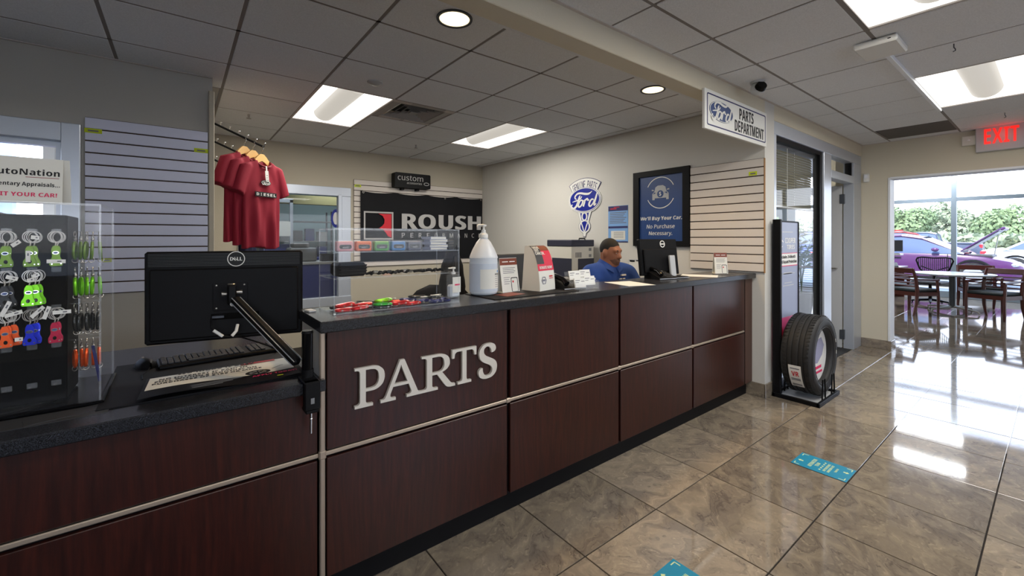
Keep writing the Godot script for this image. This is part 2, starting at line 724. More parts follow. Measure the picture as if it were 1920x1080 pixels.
func _ready() -> void:
	rng.seed = 7
	# camera: level, with the lens shifted down
	var cam := Camera3D.new()
	cam.name = "camera"
	cam.position = Vector3(0, 1.4, 0)
	cam.rotation.y = -(PI / 2 - atan(1028.0 / 801.0))
	cam.projection = Camera3D.PROJECTION_FRUSTUM
	cam.near = 0.05
	cam.far = 300.0
	cam.size = 0.05 * 1080.0 / 801.0
	cam.frustum_offset = Vector2(0, -92.0 / 801.0 * 0.05)
	cam.current = true
	add_child(cam)
	# sky: bright hazy day
	var sm := ProceduralSkyMaterial.new()
	sm.sky_top_color = Color(0.60, 0.72, 0.92)
	sm.sky_horizon_color = Color(0.95, 0.97, 1.0)
	sm.sky_curve = 0.25
	sm.ground_bottom_color = Color(0.55, 0.55, 0.55)
	sm.ground_horizon_color = Color(0.85, 0.87, 0.9)
	sm.sky_energy_multiplier = 1.0
	var sky := Sky.new()
	sky.sky_material = sm
	var env := Environment.new()
	env.background_mode = Environment.BG_SKY
	env.sky = sky
	env.background_energy_multiplier = 5.5
	env.tonemap_mode = Environment.TONE_MAPPER_LINEAR
	env.tonemap_exposure = 1.1
	env.sdfgi_enabled = true
	env.ssao_enabled = true
	env.ssil_enabled = true
	var we := WorldEnvironment.new()
	we.name = "environment"
	we.environment = env
	add_child(we)
	# sun high behind the building: it lights the car lot from the viewer's side
	var sun := DirectionalLight3D.new()
	sun.name = "sun"
	sun.basis = Basis.looking_at(Vector3(0.62, -0.78, -0.02).normalized(), Vector3.UP)
	sun.light_energy = 2.2
	sun.light_color = Color(1.0, 0.97, 0.92)
	sun.light_angular_distance = 1.0
	sun.shadow_enabled = true
	add_child(sun)
	materials()
	shell()
	fittings()
	counter()
	wall_things()
	shirts()
	key_display()
	low_counter_things()
	glass_case()
	high_counter_things()
	worker()
	office_front()
	far_office()
	showroom()
	outside()


func area(nm: String, p: Vector3, sx: float, sz: float, e: float, c: Color, down := true) -> void:
	var l := AreaLight3D.new()
	l.name = nm
	l.position = p
	if down:
		l.rotation_degrees.x = -90
	l.area_size = Vector2(sx, sz)
	l.light_energy = e
	l.light_color = c
	l.set("area_range", 30.0)
	l.shadow_enabled = true
	add_child(l, true)


func floor_tiles() -> void:
	var p := 0.5362
	var fl := S("floor", MB.new().bx(-3.3, X2 + 0.2, -0.2, -0.006, -6.2, 3.8), M.grout)
	var shapes := []
	for k in 2:
		var e := p - 0.006
		shapes.append(MB.new().cbox(Vector3(0, -0.006, 0), Vector3(e, 0.012, e), 0.0012).commit())
	for i in range(-2, 25):
		for j in range(-6, 4):
			var x := 1.4125 + p * (i + 0.5)
			var z := -0.2155 + p * (j + 0.5)
			if x > X2 - 0.05 or (j < -3 and (x < 4.9)) or (x > 7.2 and x < 8.9 and j < -3):
				continue
			var t := MeshInstance3D.new()
			t.name = "tile"
			t.mesh = shapes[0]
			t.material_override = M["tile%d" % (rng.randi() % 6)]
			t.position = Vector3(x, 0, z)
			t.rotation.y = PI * (rng.randi() % 2)
			fl.add_child(t, true)


func ceiling_panels() -> void:
	var c := S("ceiling", MB.new().bx(-3.3, XE + 0.2, H + 0.12, H + 0.2, ZB - 0.2, 3.8), M.plaster)
	var p := 0.6115
	var tile := MB.new().cbox(Vector3(0, 0.008, 0), Vector3(p - 0.017, 0.03, p - 0.017), 0.004).commit()
	var tees := MB.new()
	var lit := func(x: float, z: float) -> bool:    # where a lamp, vent or grille takes the place of a tile
		for r in [[0.8865, 1.498, -4.805, -3.585], [2.721, 3.333, -4.805, -3.585], [1.498, 2.11, -4.195, -3.585], [3.333, 3.9445, -5.42, -4.805]]:
			if x > r[0] and x < r[1] and z > r[2] and z < r[3] and r[0] < 3.3:
				return true
		return false
	# alcove
	for i in range(-6, 7):
		for j in range(-1, 7):
			var x0 := 0.275 + p * i
			var z1 := -2.3635 + p - p * j
			var x := x0 + p / 2
			var z := z1 - p / 2
			if lit.call(x, z) or (x < 0.1 and z < ZL) or x0 > 3.94 or z > -1.7 or z - p / 2 < ZB - 0.05:
				continue
			var t := MeshInstance3D.new()
			t.name = "ceiling_tile"
			t.mesh = tile
			t.material_override = M["fibre%d" % (rng.randi() % 3)]
			t.position = Vector3(x, H, z)
			c.add_child(t, true)
	for i in range(-6, 7):
		var x := 0.275 + p * i
		tees.bx(x - 0.012, x + 0.012, H - 0.004, H + 0.012, (ZL if x < 0.1 else ZB), -1.97)
	for j in range(0, 6):
		var z := -2.3635 - p * j
		for r in ([[-3.2 if z > ZL else 0.2, XW]] if j != 3 else [[0.2, 0.8865], [1.498, 2.721], [3.333, XW]]):
			tees.bx(r[0], r[1], H - 0.004, H + 0.012, z - 0.012, z + 0.012)
	var border := MB.new()
	for j in 8:
		border.bx(3.951, XW, H - 0.006, H + 0.02, maxf(ZB, -2.3635 - p * j + 0.004), -2.3635 + p - p * j - 0.004)
	border.bx(-3.2, XW, H - 0.007, H + 0.02, -1.985, -1.735)
	# hall
	for i in range(-9, 9):
		for j in range(-2, 8):
			var x0 := 1.96 + 0.613 * i
			var z0 := -1.31 + 0.61 * j
			var x := x0 + 0.3065
			var z := z0 + 0.305
			if z0 < ZP - 0.4 or z > 3.4 or x0 + 0.613 > XE + 0.12:
				continue
			if (j == 1 and i in [0, 1, 4, 5, -4, -3, -8, -7]) or (j == 5 and i in [0, 1]):
				continue
			if i == 7 and j == 0:
				continue
			if z0 < ZP:
				continue
			var t := MeshInstance3D.new()
			t.name = "ceiling_tile"
			t.mesh = tile
			t.material_override = M["fibre%d" % (rng.randi() % 3)]
			t.position = Vector3(x, H, z)
			c.add_child(t, true)
	for i in range(-8, 9):
		var x := 1.96 + 0.613 * i
		for r in ([[ZP, 3.6]] if not i in [1, 5, -3, -7] else ([[ZP, -0.7], [-0.09, 1.74], [2.35, 3.6]] if i == 1 else [[ZP, -0.7], [-0.09, 3.6]])):
			tees.bx(x - 0.012, x + 0.012, H - 0.003, H + 0.012, r[0], r[1])
	for j in range(0, 8):
		var z := -1.31 + 0.61 * j
		tees.bx(-3.2, XE, H - 0.006, H + 0.012, z - 0.014, z + 0.014)
	# border pieces along the walls
	for i in range(-9, 9):
		border.bx(1.96 + 0.613 * i + 0.008, minf(1.96 + 0.613 * (i + 1) - 0.008, XE), H - 0.007, H + 0.02, ZP, -1.318)
	for j in 8:
		border.bx(6.872, XE, H - 0.007, H + 0.02, -1.31 + 0.61 * j + 0.008, -1.31 + 0.61 * (j + 1) - 0.008)
	add(c, "border_tiles", border, M.fibre1)
	var tees_all := tees
	tees = MB.new()
	tees.bx(-3.2, XE, H - 0.012, H + 0.012, ZP, ZP + 0.018)
	tees.bx(XE - 0.018, XE, H - 0.012, H + 0.012, ZP, 3.6)
	tees.bx(0.2, XW, H - 0.012, H + 0.012, ZB, ZB + 0.024)
	tees.bx(XW - 0.024, XW, H - 0.012, H + 0.012, ZB, ZP)
	tees.bx(-3.2, 0.2, H - 0.012, H + 0.012, ZL, ZL + 0.02)
	add(c, "wall_angle", tees, M.tee_bar)
	add(c, "tee_grid", tees_all, M.tee_shaded)


func shell() -> void:
	floor_tiles()
	ceiling_panels()
	# left wall behind the low counter, with a window
	S("wall_left", wall(-3.2, 0.2, 0.0, H, ZL - 0.13, ZL, [[-2.2, -0.573, 0.95, 2.06]]), M.paint_left)
	S("wall_nook", MB.new().bx(0.07, 0.2, 0, H, ZB, ZL - 0.13), M.paint_tan)
	S("trim_1", MB.new().bx(0.176, 0.212, 0, 2.52, ZL - 0.02, ZL + 0.022, 0.004), M.paint_tan)
	S("wall_back", wall(0.07, XW + 0.2, 0.0, H, ZB - 0.14, ZB, [[0.62, 1.80, 0.6, 2.04]]), M.paint_tan)
	S("wall_right", MB.new().bx(XW, XW + 0.2, 0, H, ZB, ZP), M.paint_grey)
	S("wall_beam", MB.new().bx(-3.2, XE + 0.2, 2.48, H + 0.12, ZP - 0.135, ZP, 0.004), M.paint_cream)
	S("wall_exit", wall(ZP - 0.14, 3.6, 0, H + 0.12, XE, XE + 0.2, [[-1.33, 1.1, -0.1, 2.17]], true), M.paint_cream)
	S("wall_passage", MB.new().bx(XE, 8.7, 0, 3.3, -1.88, -1.74).bx(8.58, 8.7, 0, 3.3, -2.4, -1.74), M.paint_cream)
	S("wall_front", wall(-3.3, XE + 0.2, 0, H + 0.12, 3.6, 3.8, [[-2.6, 0.6, 0.9, 2.3], [1.6, 4.6, 0.9, 2.3]]), M.paint_cream)
	S("wall_side", wall(ZL - 0.1, 3.6, 0, H + 0.12, -3.4, -3.2, [], true), M.paint_cream)
	# trim of the opening to the showroom
	S("trim_2", MB.new().bx(XE - 0.012, XE + 0.212, 0.0, 2.17, -1.335, -1.312, 0.003).bx(XE - 0.012, XE + 0.212, 2.15, 2.175, -1.3118, 1.1, 0.003), M.trim_white)
	S("baseboard_exit", MB.new().bx(XE - 0.014, XE + 0.0, 0, 0.115, -1.6, -1.33, 0.003).bx(XE - 0.014, XE + 0.21, 0, 0.115, -1.345, -1.3, 0.003), M.tile3)
	S("baseboard_pillar", MB.new().bx(XW - 0.014, XW, 0, 0.12, -1.95, -1.59, 0.003).bx(XW - 0.014, XW + 0.2, 0, 0.12, ZP, ZP + 0.014, 0.003), M.tile5)
	# frame of the left window
	var f := MB.new()
	f.bx(-2.2, -0.6, 2.03, 2.15, ZL - 0.06, ZL + 0.03, 0.004).bx(-0.6, -0.51, 0.96, 2.15, ZL - 0.06, ZL + 0.03, 0.004).bx(-2.3, -0.51, 0.88, 0.96, ZL - 0.06, ZL + 0.05, 0.004)
	f.bx(-2.2, -0.6, 2.0, 2.03, ZL - 0.09, ZL - 0.03).bx(-0.63, -0.6, 0.96, 2.0, ZL - 0.09, ZL - 0.03)
	var w := S("window_1", f, M.alu)
	add(w, "pane", MB.new().bx(-2.2, -0.6, 0.96, 2.03, ZL - 0.07, ZL - 0.064), M.glass)
	# frame of the window in the back wall
	f = MB.new()
	f.bx(0.62, 1.87, 1.98, 2.1, ZB - 0.05, ZB + 0.03, 0.004).bx(1.75, 1.87, 0.5, 2.1, ZB - 0.05, ZB + 0.02, 0.004).bx(0.55, 0.66, 0.5, 2.1, ZB - 0.05, ZB + 0.03, 0.004).bx(0.55, 1.87, 0.5, 0.62, ZB - 0.05, ZB + 0.05, 0.004)
	f.bx(1.70, 1.75, 0.6, 2.0, ZB - 0.05, ZB + 0.035, 0.004)
	w = S("window_2", f, M.alu)
	add(w, "pane", MB.new().bx(0.62, 1.76, 0.6, 2.04, ZB - 0.06, ZB - 0.054), M.glass)
	# unseen windows behind the viewer, placed to light the left side with daylight
	for r in [[-2.6, 0.6], [1.6, 4.6]]:
		w = S("window_%d" % (3 if r[0] < 0 else 4), MB.new().bx(r[0], r[1], 0.9, 0.96, 3.6, 3.75).bx(r[0], r[1], 2.24, 2.3, 3.6, 3.75).bx(r[0], r[0] + 0.07, 0.96, 2.24, 3.6, 3.75).bx(r[1] - 0.07, r[1], 0.96, 2.24, 3.6, 3.75), M.alu)
		add(w, "pane", MB.new().bx(r[0] + 0.07, r[1] - 0.07, 0.96, 2.24, 3.66, 3.666), M.glass)


# ------------------------------------------------------------------ things on the ceiling
func troffer(label: String, c: Vector3, along_z: bool, e: float, col: Color, grp := "recessed fluorescent ceiling lights", squeeze := 1.0) -> void:
	var t := T("ceiling_light", label, "ceiling light", c, 0.0 if along_z else 90.0, grp)
	t.scale.x = squeeze
	var w := 0.3
	var l := 0.605
	var fr := MB.new()
	for s in [-1, 1]:
		fr.bx(s * w - 0.01, s * w + 0.01, -0.006, 0.02, -l, l)
		fr.bx(-w, w, -0.006, 0.02, s * l - 0.01, s * l + 0.01)
	fr.bx(-w, w, 0.1, 0.11, -l, l)
	add(t, "frame", fr, M.tee_bar)
	var rf := MB.new()
	for s in [-1.0, 1.0]:
		var rows := []
		for k in 7:
			var a := k / 6.0
			var xx: float = s * lerpf(0.29, 0.09, a)
			var yy := 0.002 + 0.085 * sin(a * PI / 2)
			var z0 := l - 0.012 - 0.07 * sin(a * PI / 2)
			rows.append(PackedVector3Array([Vector3(xx, yy, -z0), Vector3(xx, yy, z0)]))
		if s > 0:
			for r in rows: r.reverse()
		rf.grid(rows)
	for s in [-1.0, 1.0]:
		var er := []
		for k in 7:
			var a := k / 6.0
			var xx := lerpf(0.29, 0.09, a)
			var zz: float = s * (l - 0.012 - 0.07 * sin(a * PI / 2))
			er.append(PackedVector3Array([Vector3(-xx, 0.002 + 0.085 * sin(a * PI / 2), zz), Vector3(xx, 0.002 + 0.085 * sin(a * PI / 2), zz)]))
		if s > 0:
			for r in er: r.reverse()
		rf.grid(er)
	add(t, "reflector", rf, M.lamp_white)
	var bs := MB.new()
	var rows2 := []
	for k in 13:
		var a := PI * k / 12.0
		rows2.append(PackedVector3Array([Vector3(-cos(a) * 0.1, 0.088 - sin(a) * 0.085, l - 0.075), Vector3(-cos(a) * 0.1, 0.088 - sin(a) * 0.085, -l + 0.075)]))
	bs.grid(rows2)
	for s in [-1.0, 1.0]:
		for k in 12:
			var a0 := PI * k / 12.0
			var a1 := PI * (k + 1) / 12.0
			var p0 := Vector3(-cos(a0) * 0.1, 0.088 - sin(a0) * 0.085, s * (l - 0.075))
			var p1 := Vector3(-cos(a1) * 0.1, 0.088 - sin(a1) * 0.085, s * (l - 0.075))
			var cc := Vector3(0, 0.088, s * (l - 0.075))
			if s > 0: bs.tri(cc, p0, p1)
			else: bs.tri(cc, p1, p0)
	add(t, "basket_diffuser", bs, M.lamp_basket)
	area("troffer_light", c + Vector3(0, -0.02, 0), 0.56 * squeeze if along_z else 1.15, 1.15 if along_z else 0.56, e, col)


func fittings() -> void:
	var fc := Color(1.0, 0.98, 0.94)
	troffer("fluorescent ceiling light in the alcove, left of the square air vent", Vector3(1.192, H, -4.195), true, 3.0, fc)
	troffer("fluorescent ceiling light in the alcove, the far one right of the air vent", Vector3(3.027, H, -4.195), true, 3.0, fc)
	var oc := Color(1.0, 0.985, 0.95)
	troffer("large ceiling light cut by the top picture edge, before the white wireless box", Vector3(2.573, H, -0.395), false, 3.0, oc)
	troffer("large bright ceiling light above the hall, near the exit sign", Vector3(5.025, H, -0.395), false, 3.0, oc)
	troffer("added ceiling light over the low counter, out of the picture", Vector3(0.12, H, -0.395), false, 0.6, oc)  # added dim fill lamp, outside the view
	troffer("added ceiling light near the side wall, out of the picture", Vector3(-2.33, H, -0.395), false, 0.4, oc)  # added weak fill lamp, outside the view
	troffer("unseen ceiling light behind the viewer, placed to light the hall", Vector3(2.573, H, 2.045), false, 2.2, oc)  # unseen lamp, placed to light the hall from behind
	for q in [[Vector3(1.205, H, -2.065), "round warm recessed downlight near the beam, the larger one at the top of the picture"], [Vector3(3.056, H, -2.048), "small round warm recessed downlight, the far one left of the parts department sign"]]:
		var t := T("downlight", q[1], "downlight", q[0] - Vector3(0, 0.008, 0), 0, "warm recessed downlights along the beam")
		add(t, "trim_ring", MB.new().lathe([Vector2(0.084, 0.012), Vector2(0.084, -0.006), Vector2(0.098, -0.008), Vector2(0.1, -0.003), Vector2(0.1, 0.01)], 28), M.alu_dark)
		add(t, "lens", MB.new().lathe([Vector2(0.0, -0.004), Vector2(0.06, -0.004), Vector2(0.083, -0.003), Vector2(0.083, 0.02), Vector2(0, 0.02)], 28), M.lamp_warm)
		var l := SpotLight3D.new()
		l.name = "downlight_glow"
		l.position = q[0] + Vector3(0, -0.03, 0)
		l.rotation_degrees.x = -90
		l.spot_angle = 62
		l.spot_angle_attenuation = 0.8
		l.light_color = Color(1.0, 0.83, 0.58)
		l.light_energy = 1.3
		l.light_size = 0.08
		l.spot_range = 20
		l.spot_attenuation = 2
		l.shadow_enabled = true
		add_child(l, true)
	# square air diffuser
	var v := T("air_vent", "square louvered air vent set in the alcove ceiling between the two lights", "vent", Vector3(1.804, H, -3.89))
	var pl := MB.new()
	pl.ring(rrect(0.605, 0.605, 0.001, 1), rrect(0.46, 0.46, 0.001, 1), -0.008, 0.004)
	var pn := add(v, "panel", pl, M.grille)
	pn.rotation_degrees.x = 90
	add(v, "duct", MB.new().bx(-0.24, 0.24, 0.06, 0.07, -0.24, 0.24), M.dark_hole)
	for k in 4:
		var a := 0.215 - 0.052 * k
		var b := a - 0.034
		var mb := MB.new()
		var o := [Vector3(-a, -0.004, -a), Vector3(a, -0.004, -a), Vector3(a, -0.004, a), Vector3(-a, -0.004, a)]
		var i2 := [Vector3(-b, 0.03, -b), Vector3(b, 0.03, -b), Vector3(b, 0.03, b), Vector3(-b, 0.03, b)]
		for q in 4:
			var n := (q + 1) % 4
			mb.quad(o[n], o[q], i2[q], i2[n])
			mb.quad(o[q], o[n], i2[n] + Vector3(0, 0.003, 0), i2[q] + Vector3(0, 0.003, 0))
		add(v, "louver", mb, M.grille)
	add(v, "centre_plate", MB.new().bx(-0.035, 0.035, -0.004, 0.004, -0.035, 0.035), M.grille)
	add(v, "tape", MB.new().bx(-0.24, -0.02, -0.009, -0.004, -0.29, -0.245).bx(0.02, 0.3, -0.009, -0.004, -0.29, -0.25).bx(0.2, 0.3, -0.009, -0.004, 0.24, 0.3).bx(-0.3, -0.14, -0.009, -0.004, 0.25, 0.3), M.tee_bar)
	# detector and sprinklers
	one("smoke_detector", "round pale smoke detector disc on the ceiling before the left alcove light", "detector", MB.new().lathe([Vector2(0.0, -0.03), Vector2(0.03, -0.028), Vector2(0.045, -0.016), Vector2(0.058, -0.012), Vector2(0.062, 0)], 24), M.grey_light, Vector3(1.207, H, -3.29))
	for q in [[Vector3(2.435, H, -5.16), "small sprinkler head on the ceiling near the back wall"], [Vector3(0.54, H, -4.9), "tiny sprinkler head on the ceiling above the maroon shirts"]]:
		var t := T("sprinkler", q[1], "sprinkler", q[0], 0, "ceiling sprinkler heads")
		add(t, "plate", MB.new().lathe([Vector2(0.03, -0.004), Vector2(0.034, 0)], 16), M.grille)
		add(t, "head", MB.new().cyl(Vector3(0, -0.045, 0), Vector3(0, 0, 0), 0.008, 0.012, 8).lathe([Vector2(0.0, -0.05), Vector2(0.022, -0.048), Vector2(0.022, -0.044), Vector2(0, -0.04)], 10), M.grille)
	# small dome camera on the beam side
	var k := T("security_camera", "small grey ball security camera with a black lens face by the beam", "camera", Vector3(3.554, H, -1.45))
	add(k, "base", MB.new().lathe([Vector2(0.05, -0.022), Vector2(0.055, 0)], 20), M.grey_light)
	add(k, "body", MB.new().ball(Vector3(0, -0.06, 0), Vector3(0.05, 0.05, 0.05), 18, 12), M.grey_light)
	add(k, "lens", MB.new().at(Vector3(-0.012, -0.066, 0.018), Vector3(-25, -35, 0)).cyl(Vector3(0, 0, 0.01), Vector3(0, 0, 0.042), 0.042, 0.036, 20).at(Vector3.ZERO), M.black_gloss)
	# wireless access point and its conduit
	var ap := T("access_point", "flat white wireless box on the ceiling, with a conduit running on to a light", "router", Vector3(3.48, H - 0.028, -0.695), 0)
	add(ap, "case", MB.new().bx(-0.14, 0.14, -0.022, 0.018, -0.105, 0.105, 0.008), M.white)
	add(ap, "indicator", MB.new().bx(-0.141, -0.139, -0.006, 0.0, 0.06, 0.075), M.black)
	add(ap, "conduit", MB.new().bx(0.13, 2.15, -0.008, 0.024, -0.014, 0.014, 0.003), M.trim_white)
	# grey return grille
	one("return_grille", "dark grey perforated return air panel in the ceiling by the exit wall", "vent", MB.new().bx(-0.3, 0.3, -0.008, 0.01, -0.29, 0.29, 0.003), mat("grille_dark", rgb(96, 92, 88), 0.8), Vector3(6.56, H, -1.0))
	for q in [[Vector3(3.83, H, -0.41), "first"], [Vector3(6.31, H, -0.33), "last"]]:
		var n := "near the camera end" if q[1] == "first" else "by the exit sign"
		one("ceiling_hook", "tiny wire hook hanging from the ceiling grid " + ("between the two big lights" if q[1] == "first" else "by the exit sign"), "hook", MB.new().tube([Vector3(0, 0, 0), Vector3(0, -0.03, 0), Vector3(0.008, -0.04, 0), Vector3(0.008, -0.05, 0), Vector3(-0.004, -0.056, 0)], 0.003, 6), M.alu_dark, q[0], -50)
	# exit sign on its wall
	var ex := T("exit_sign", "grey box sign with glowing red EXIT letters on the wall above the opening", "exit sign", Vector3(XE - 0.05, 2.495, -0.38), -90)
	add(ex, "case", MB.new().bx(-0.2, 0.2, -0.135, 0.145, -0.05, 0.02, 0.006), M.grey_light)
	add(ex, "canopy", MB.new().bx(-0.1, 0.1, 0.14, 0.16, -0.05, 0.02, 0.004), M.black)
	text(ex, "exit_letters", "EXIT", "sansbold", 0.25, 0.165, 0.004, xf(Vector3(-0.01, 0.025, 0.022)), M.exit_red)
	var el := OmniLight3D.new()
	el.name = "exit_glow"
	el.position = Vector3(XE - 0.12, 2.53, -0.38)
	el.light_color = Color(1, 0.1, 0.06)
	el.light_energy = 0.008
	el.light_size = 0.1
	el.omni_range = 10
	el.omni_attenuation = 2
	el.shadow_enabled = true
	add_child(el)
	var em := T("alarm_light", "small beige alarm box on the wall left of the exit sign", "alarm", Vector3(XE, 2.5, -0.63), -90)
	add(em, "case", MB.new().bx(-0.06, 0.06, -0.05, 0.06, 0, 0.05, 0.008), M.cream_plastic)
	add(em, "lens", MB.new().ball(Vector3(0, 0.01, 0.05), Vector3(0.014, 0.014, 0.008), 10, 6), M.white)
	var st := T("motion_sensor", "small white sensor box high on the wall beside the office door frame", "sensor", Vector3(XE, 2.19, -1.545), -90)
	add(st, "case", MB.new().bx(-0.03, 0.03, -0.055, 0.055, 0, 0.035, 0.008), M.white)
	add(st, "lens", MB.new().bx(-0.018, 0.018, -0.005, 0.04, 0.034, 0.04, 0.003), M.trim_white)


# ------------------------------------------------------------------ the parts counter
func counter() -> void:
	var px := [0.44, 1.294, 1.314, 2.1715, 2.1925, 3.042, 3.065, 3.907]
	var zf := -1.70
	var c := T("parts_counter", "dark red wood counter front with steel rail and kick base, carrying the PARTS letters", "counter", Vector3.ZERO)
	add(c, "kick_base", MB.new().bx(0.43, XW - 0.002, 0, 0.122, -1.95, -1.752, 0.002), M.black)
	add(c, "carcass", MB.new().bx(0.425, XW - 0.002, 0.122, 1.05, -1.95, zf - 0.02).bx(3.93, XW - 0.002, 0.122, 1.05, zf - 0.02, zf - 0.006), M.black)
	for k in 4:
		add(c, "upper_panel", MB.new().bx(px[k * 2], px[k * 2 + 1], 0.603, 1.048, zf - 0.02, zf, 0.002), M.mahogany)
		add(c, "lower_panel", MB.new().bx(px[k * 2], px[k * 2 + 1], 0.122, 0.572, zf - 0.02, zf, 0.002), M.mahogany)
		add(c, "rail", MB.new().bx(px[k * 2] - 0.005, px[k * 2 + 1] + 0.005, 0.581, 0.597, zf - 0.016, zf - 0.002, 0.003), M.rail)
	add(c, "end_panel", MB.new().bx(3.93, XW - 0.003, 0.122, 1.048, zf - 0.016, zf - 0.004, 0.002), M.wood_dark)
	for x in [1.304, 2.182, 3.0535]:
		add(c, "rail_joint", MB.new().bx(x - 0.014, x + 0.014, 0.577, 0.601, zf - 0.014, zf + 0.001, 0.004), M.rail)
	add(c, "side_panel", MB.new().bx(0.417, 0.43, LO, 1.05, -2.0, zf - 0.012), M.grey_light)
	one("high_worktop", "raised black speckled countertop along the parts counter", "countertop", MB.new().bx(0.409, XW - 0.001, 1.05, HI, -2.035, -1.671, 0.004), M.worktop)
	var s := T("parts_letters", "silver serif letters spelling PARTS on the counter front", "letters", Vector3(0, 0, zf))
	for q in [["P", 0.538, 0.658, 0.894], ["A", 0.641, 0.822, 0.898], ["R", 0.822, 0.986, 0.892], ["T", 0.971, 1.101, 0.898], ["S", 1.113, 1.220, 0.9]]:
		var y0 := 0.737 if q[0] != "S" else 0.733
		text(s, "letter_" + q[0].to_lower(), q[0], "serifbold" if q[0] == "S" else "serif", q[2] - q[1], q[3] - y0, 0.014, xf(Vector3((q[1] + q[2]) / 2, (q[3] + y0) / 2, 0.009)), M.letter)
	# low counter
	var l := T("low_counter", "dark red wood front of the low counter at the left, below the key display", "counter", Vector3.ZERO)
	add(l, "kick_base", MB.new().bx(-3.1, 0.40, 0, 0.122, -2.6, -1.752), M.black)
	add(l, "carcass", MB.new().bx(-3.1, 0.41, 0.122, 0.835, -2.6, zf - 0.02), M.black)
	var xs := [-3.1, -1.7, -0.66, 0.406]
	for k in 3:
		add(l, "upper_panel", MB.new().bx(xs[k] + 0.01, xs[k + 1], 0.603, 0.834, zf - 0.02, zf, 0.002), M.mahogany)
		add(l, "lower_panel", MB.new().bx(xs[k] + 0.01, xs[k + 1], 0.122, 0.572, zf - 0.02, zf, 0.002), M.mahogany)
		add(l, "rail", MB.new().bx(xs[k] + 0.005, xs[k + 1] + 0.005, 0.581, 0.597, zf - 0.016, zf - 0.002, 0.003), M.rail)
	var post := T("corner_post", "pale metal strip standing between the low counter front and the PARTS panel", "post", Vector3(0.424, 0, zf - 0.006))
	add(post, "strip", MB.new().bx(-0.0095, 0.0095, 0.122, 1.05, -0.01, 0.009, 0.004), M.rail)
	add(post, "joint", MB.new().bx(-0.013, 0.013, 0.572, 0.606, -0.01, 0.0115, 0.005), M.rail)
	one("low_worktop", "lower black speckled countertop at the left, under the monitor", "countertop", MB.new().bx(-3.1, 0.43, 0.836, LO, -2.72, -1.672, 0.004), M.worktop)
	one("desk", "plain work surface behind the high counter, hidden below its top", "desk", MB.new().bx(0.46, 3.6, 0.765, 0.798, -2.33, -2.04, 0.004).bx(0.5, 0.54, 0, 0.765, -2.3, -2.06).bx(3.4, 3.44, 0, 0.765, -2.3, -2.06), M.grey)


# ------------------------------------------------------------------ wall boards, signs and posters
func slatwall(nm: String, label: String, pos: Vector3, ry: float, w: float, h: float, m: Material, grp := "white grooved slatwall panels") -> Node3D:
	var t := T(nm, label, "slatwall", pos + Basis(Vector3.UP, deg_to_rad(ry)) * Vector3(0, 0, 0.002), ry, grp)     # at the lower left corner, face towards +z
	add(t, "backing", MB.new().bx(0, w, 0, h, 0, 0.008), M.groove)
	var n := int(round(h / 0.0762))
	var p := h / n
	var slat := MB.new().bx(0, w, 0.0045, p - 0.0045, 0.008, 0.02, 0.002).commit()
	for k in n:
		var o := add(t, "slat", slat, m)
		o.position.y = p * k
	return t


func price_tag(label: String, p: Vector3, ry: float, w := 0.085, h := 0.03) -> void:
	var t := T("price_tag", label, "tag", p, ry, "yellow shelf tags on the slatwalls")
	add(t, "card", MB.new().bx(-w / 2, w / 2, -h / 2, h / 2, 0, 0.002), M.yellow_tag)
	add(t, "print", MB.new().bx(-w * 0.3, w * 0.3, -h * 0.18, h * 0.18, 0.002, 0.0025), M.ink_grey)


func ford_script(mb: MB, s: float, z0: float, z1: float, o := Vector2.ZERO, wk := 1.0) -> void:
	var f := func(px: Array) -> Array:
		var r := []
		for i in range(0, px.size(), 2):
			r.append(o + Vector2((px[i] - 415) / 205.0, (375 - px[i + 1]) / 205.0) * s)
		return r
	var g := func(ws: Array) -> Array:
		var r := []
		for a in ws: r.append(a / 205.0 * s * wk)
		return r
	mb.stroke(f.call([312, 362, 292, 352, 292, 330, 325, 306, 372, 304, 425, 314, 478, 316, 522, 294]), g.call([8, 16, 18, 18, 20, 22, 20, 4]), z0, z1)
	mb.stroke(f.call([362, 326, 346, 350, 330, 395, 305, 436, 270, 456, 242, 446, 240, 424, 256, 416]), g.call([10, 22, 24, 24, 22, 18, 14, 8]), z0, z1)
	mb.stroke(f.call([252, 388, 290, 380, 332, 372, 372, 352, 384, 334]), g.call([6, 12, 14, 12, 6]), z0, z1)
	mb.stroke(f.call([392, 378, 368, 376, 342, 404, 336, 434, 356, 442, 384, 420, 398, 390, 390, 376, 410, 384, 428, 374]), g.call([14, 16, 22, 22, 16, 20, 20, 12, 10, 10]), z0, z1)
	mb.stroke(f.call([430, 368, 420, 400, 402, 440]), g.call([12, 22, 22]), z0, z1)
	mb.stroke(f.call([414, 408, 436, 376, 458, 366, 466, 380, 484, 378]), g.call([8, 16, 20, 18, 8]), z0, z1)
	mb.stroke(f.call([540, 378, 514, 376, 488, 404, 482, 432, 502, 442, 532, 416, 552, 380]), g.call([14, 16, 22, 22, 16, 14, 12]), z0, z1)
	mb.stroke(f.call([588, 312, 570, 360, 550, 412, 552, 434, 576, 420]), g.call([14, 22, 24, 20, 5]), z0, z1)


func ford_oval(parent: Node, a: float, b: float, z: float, c: Vector2, blue: Material) -> void:
	var p := add(parent, "oval", MB.new().prism(ell(a, b, 48, c), z, z + 0.003), blue)
	add(p, "oval_rim", MB.new().ring(ell(a * 0.985, b * 0.975, 48, c), ell(a * 0.945, b * 0.915, 48, c), z + 0.003, z + 0.0045), M.white)
	var mb := MB.new()
	ford_script(mb, a * 0.98, z + 0.003, z + 0.005, c + Vector2(0, -b * 0.02))
	add(p, "script_lettering", mb, M.white)


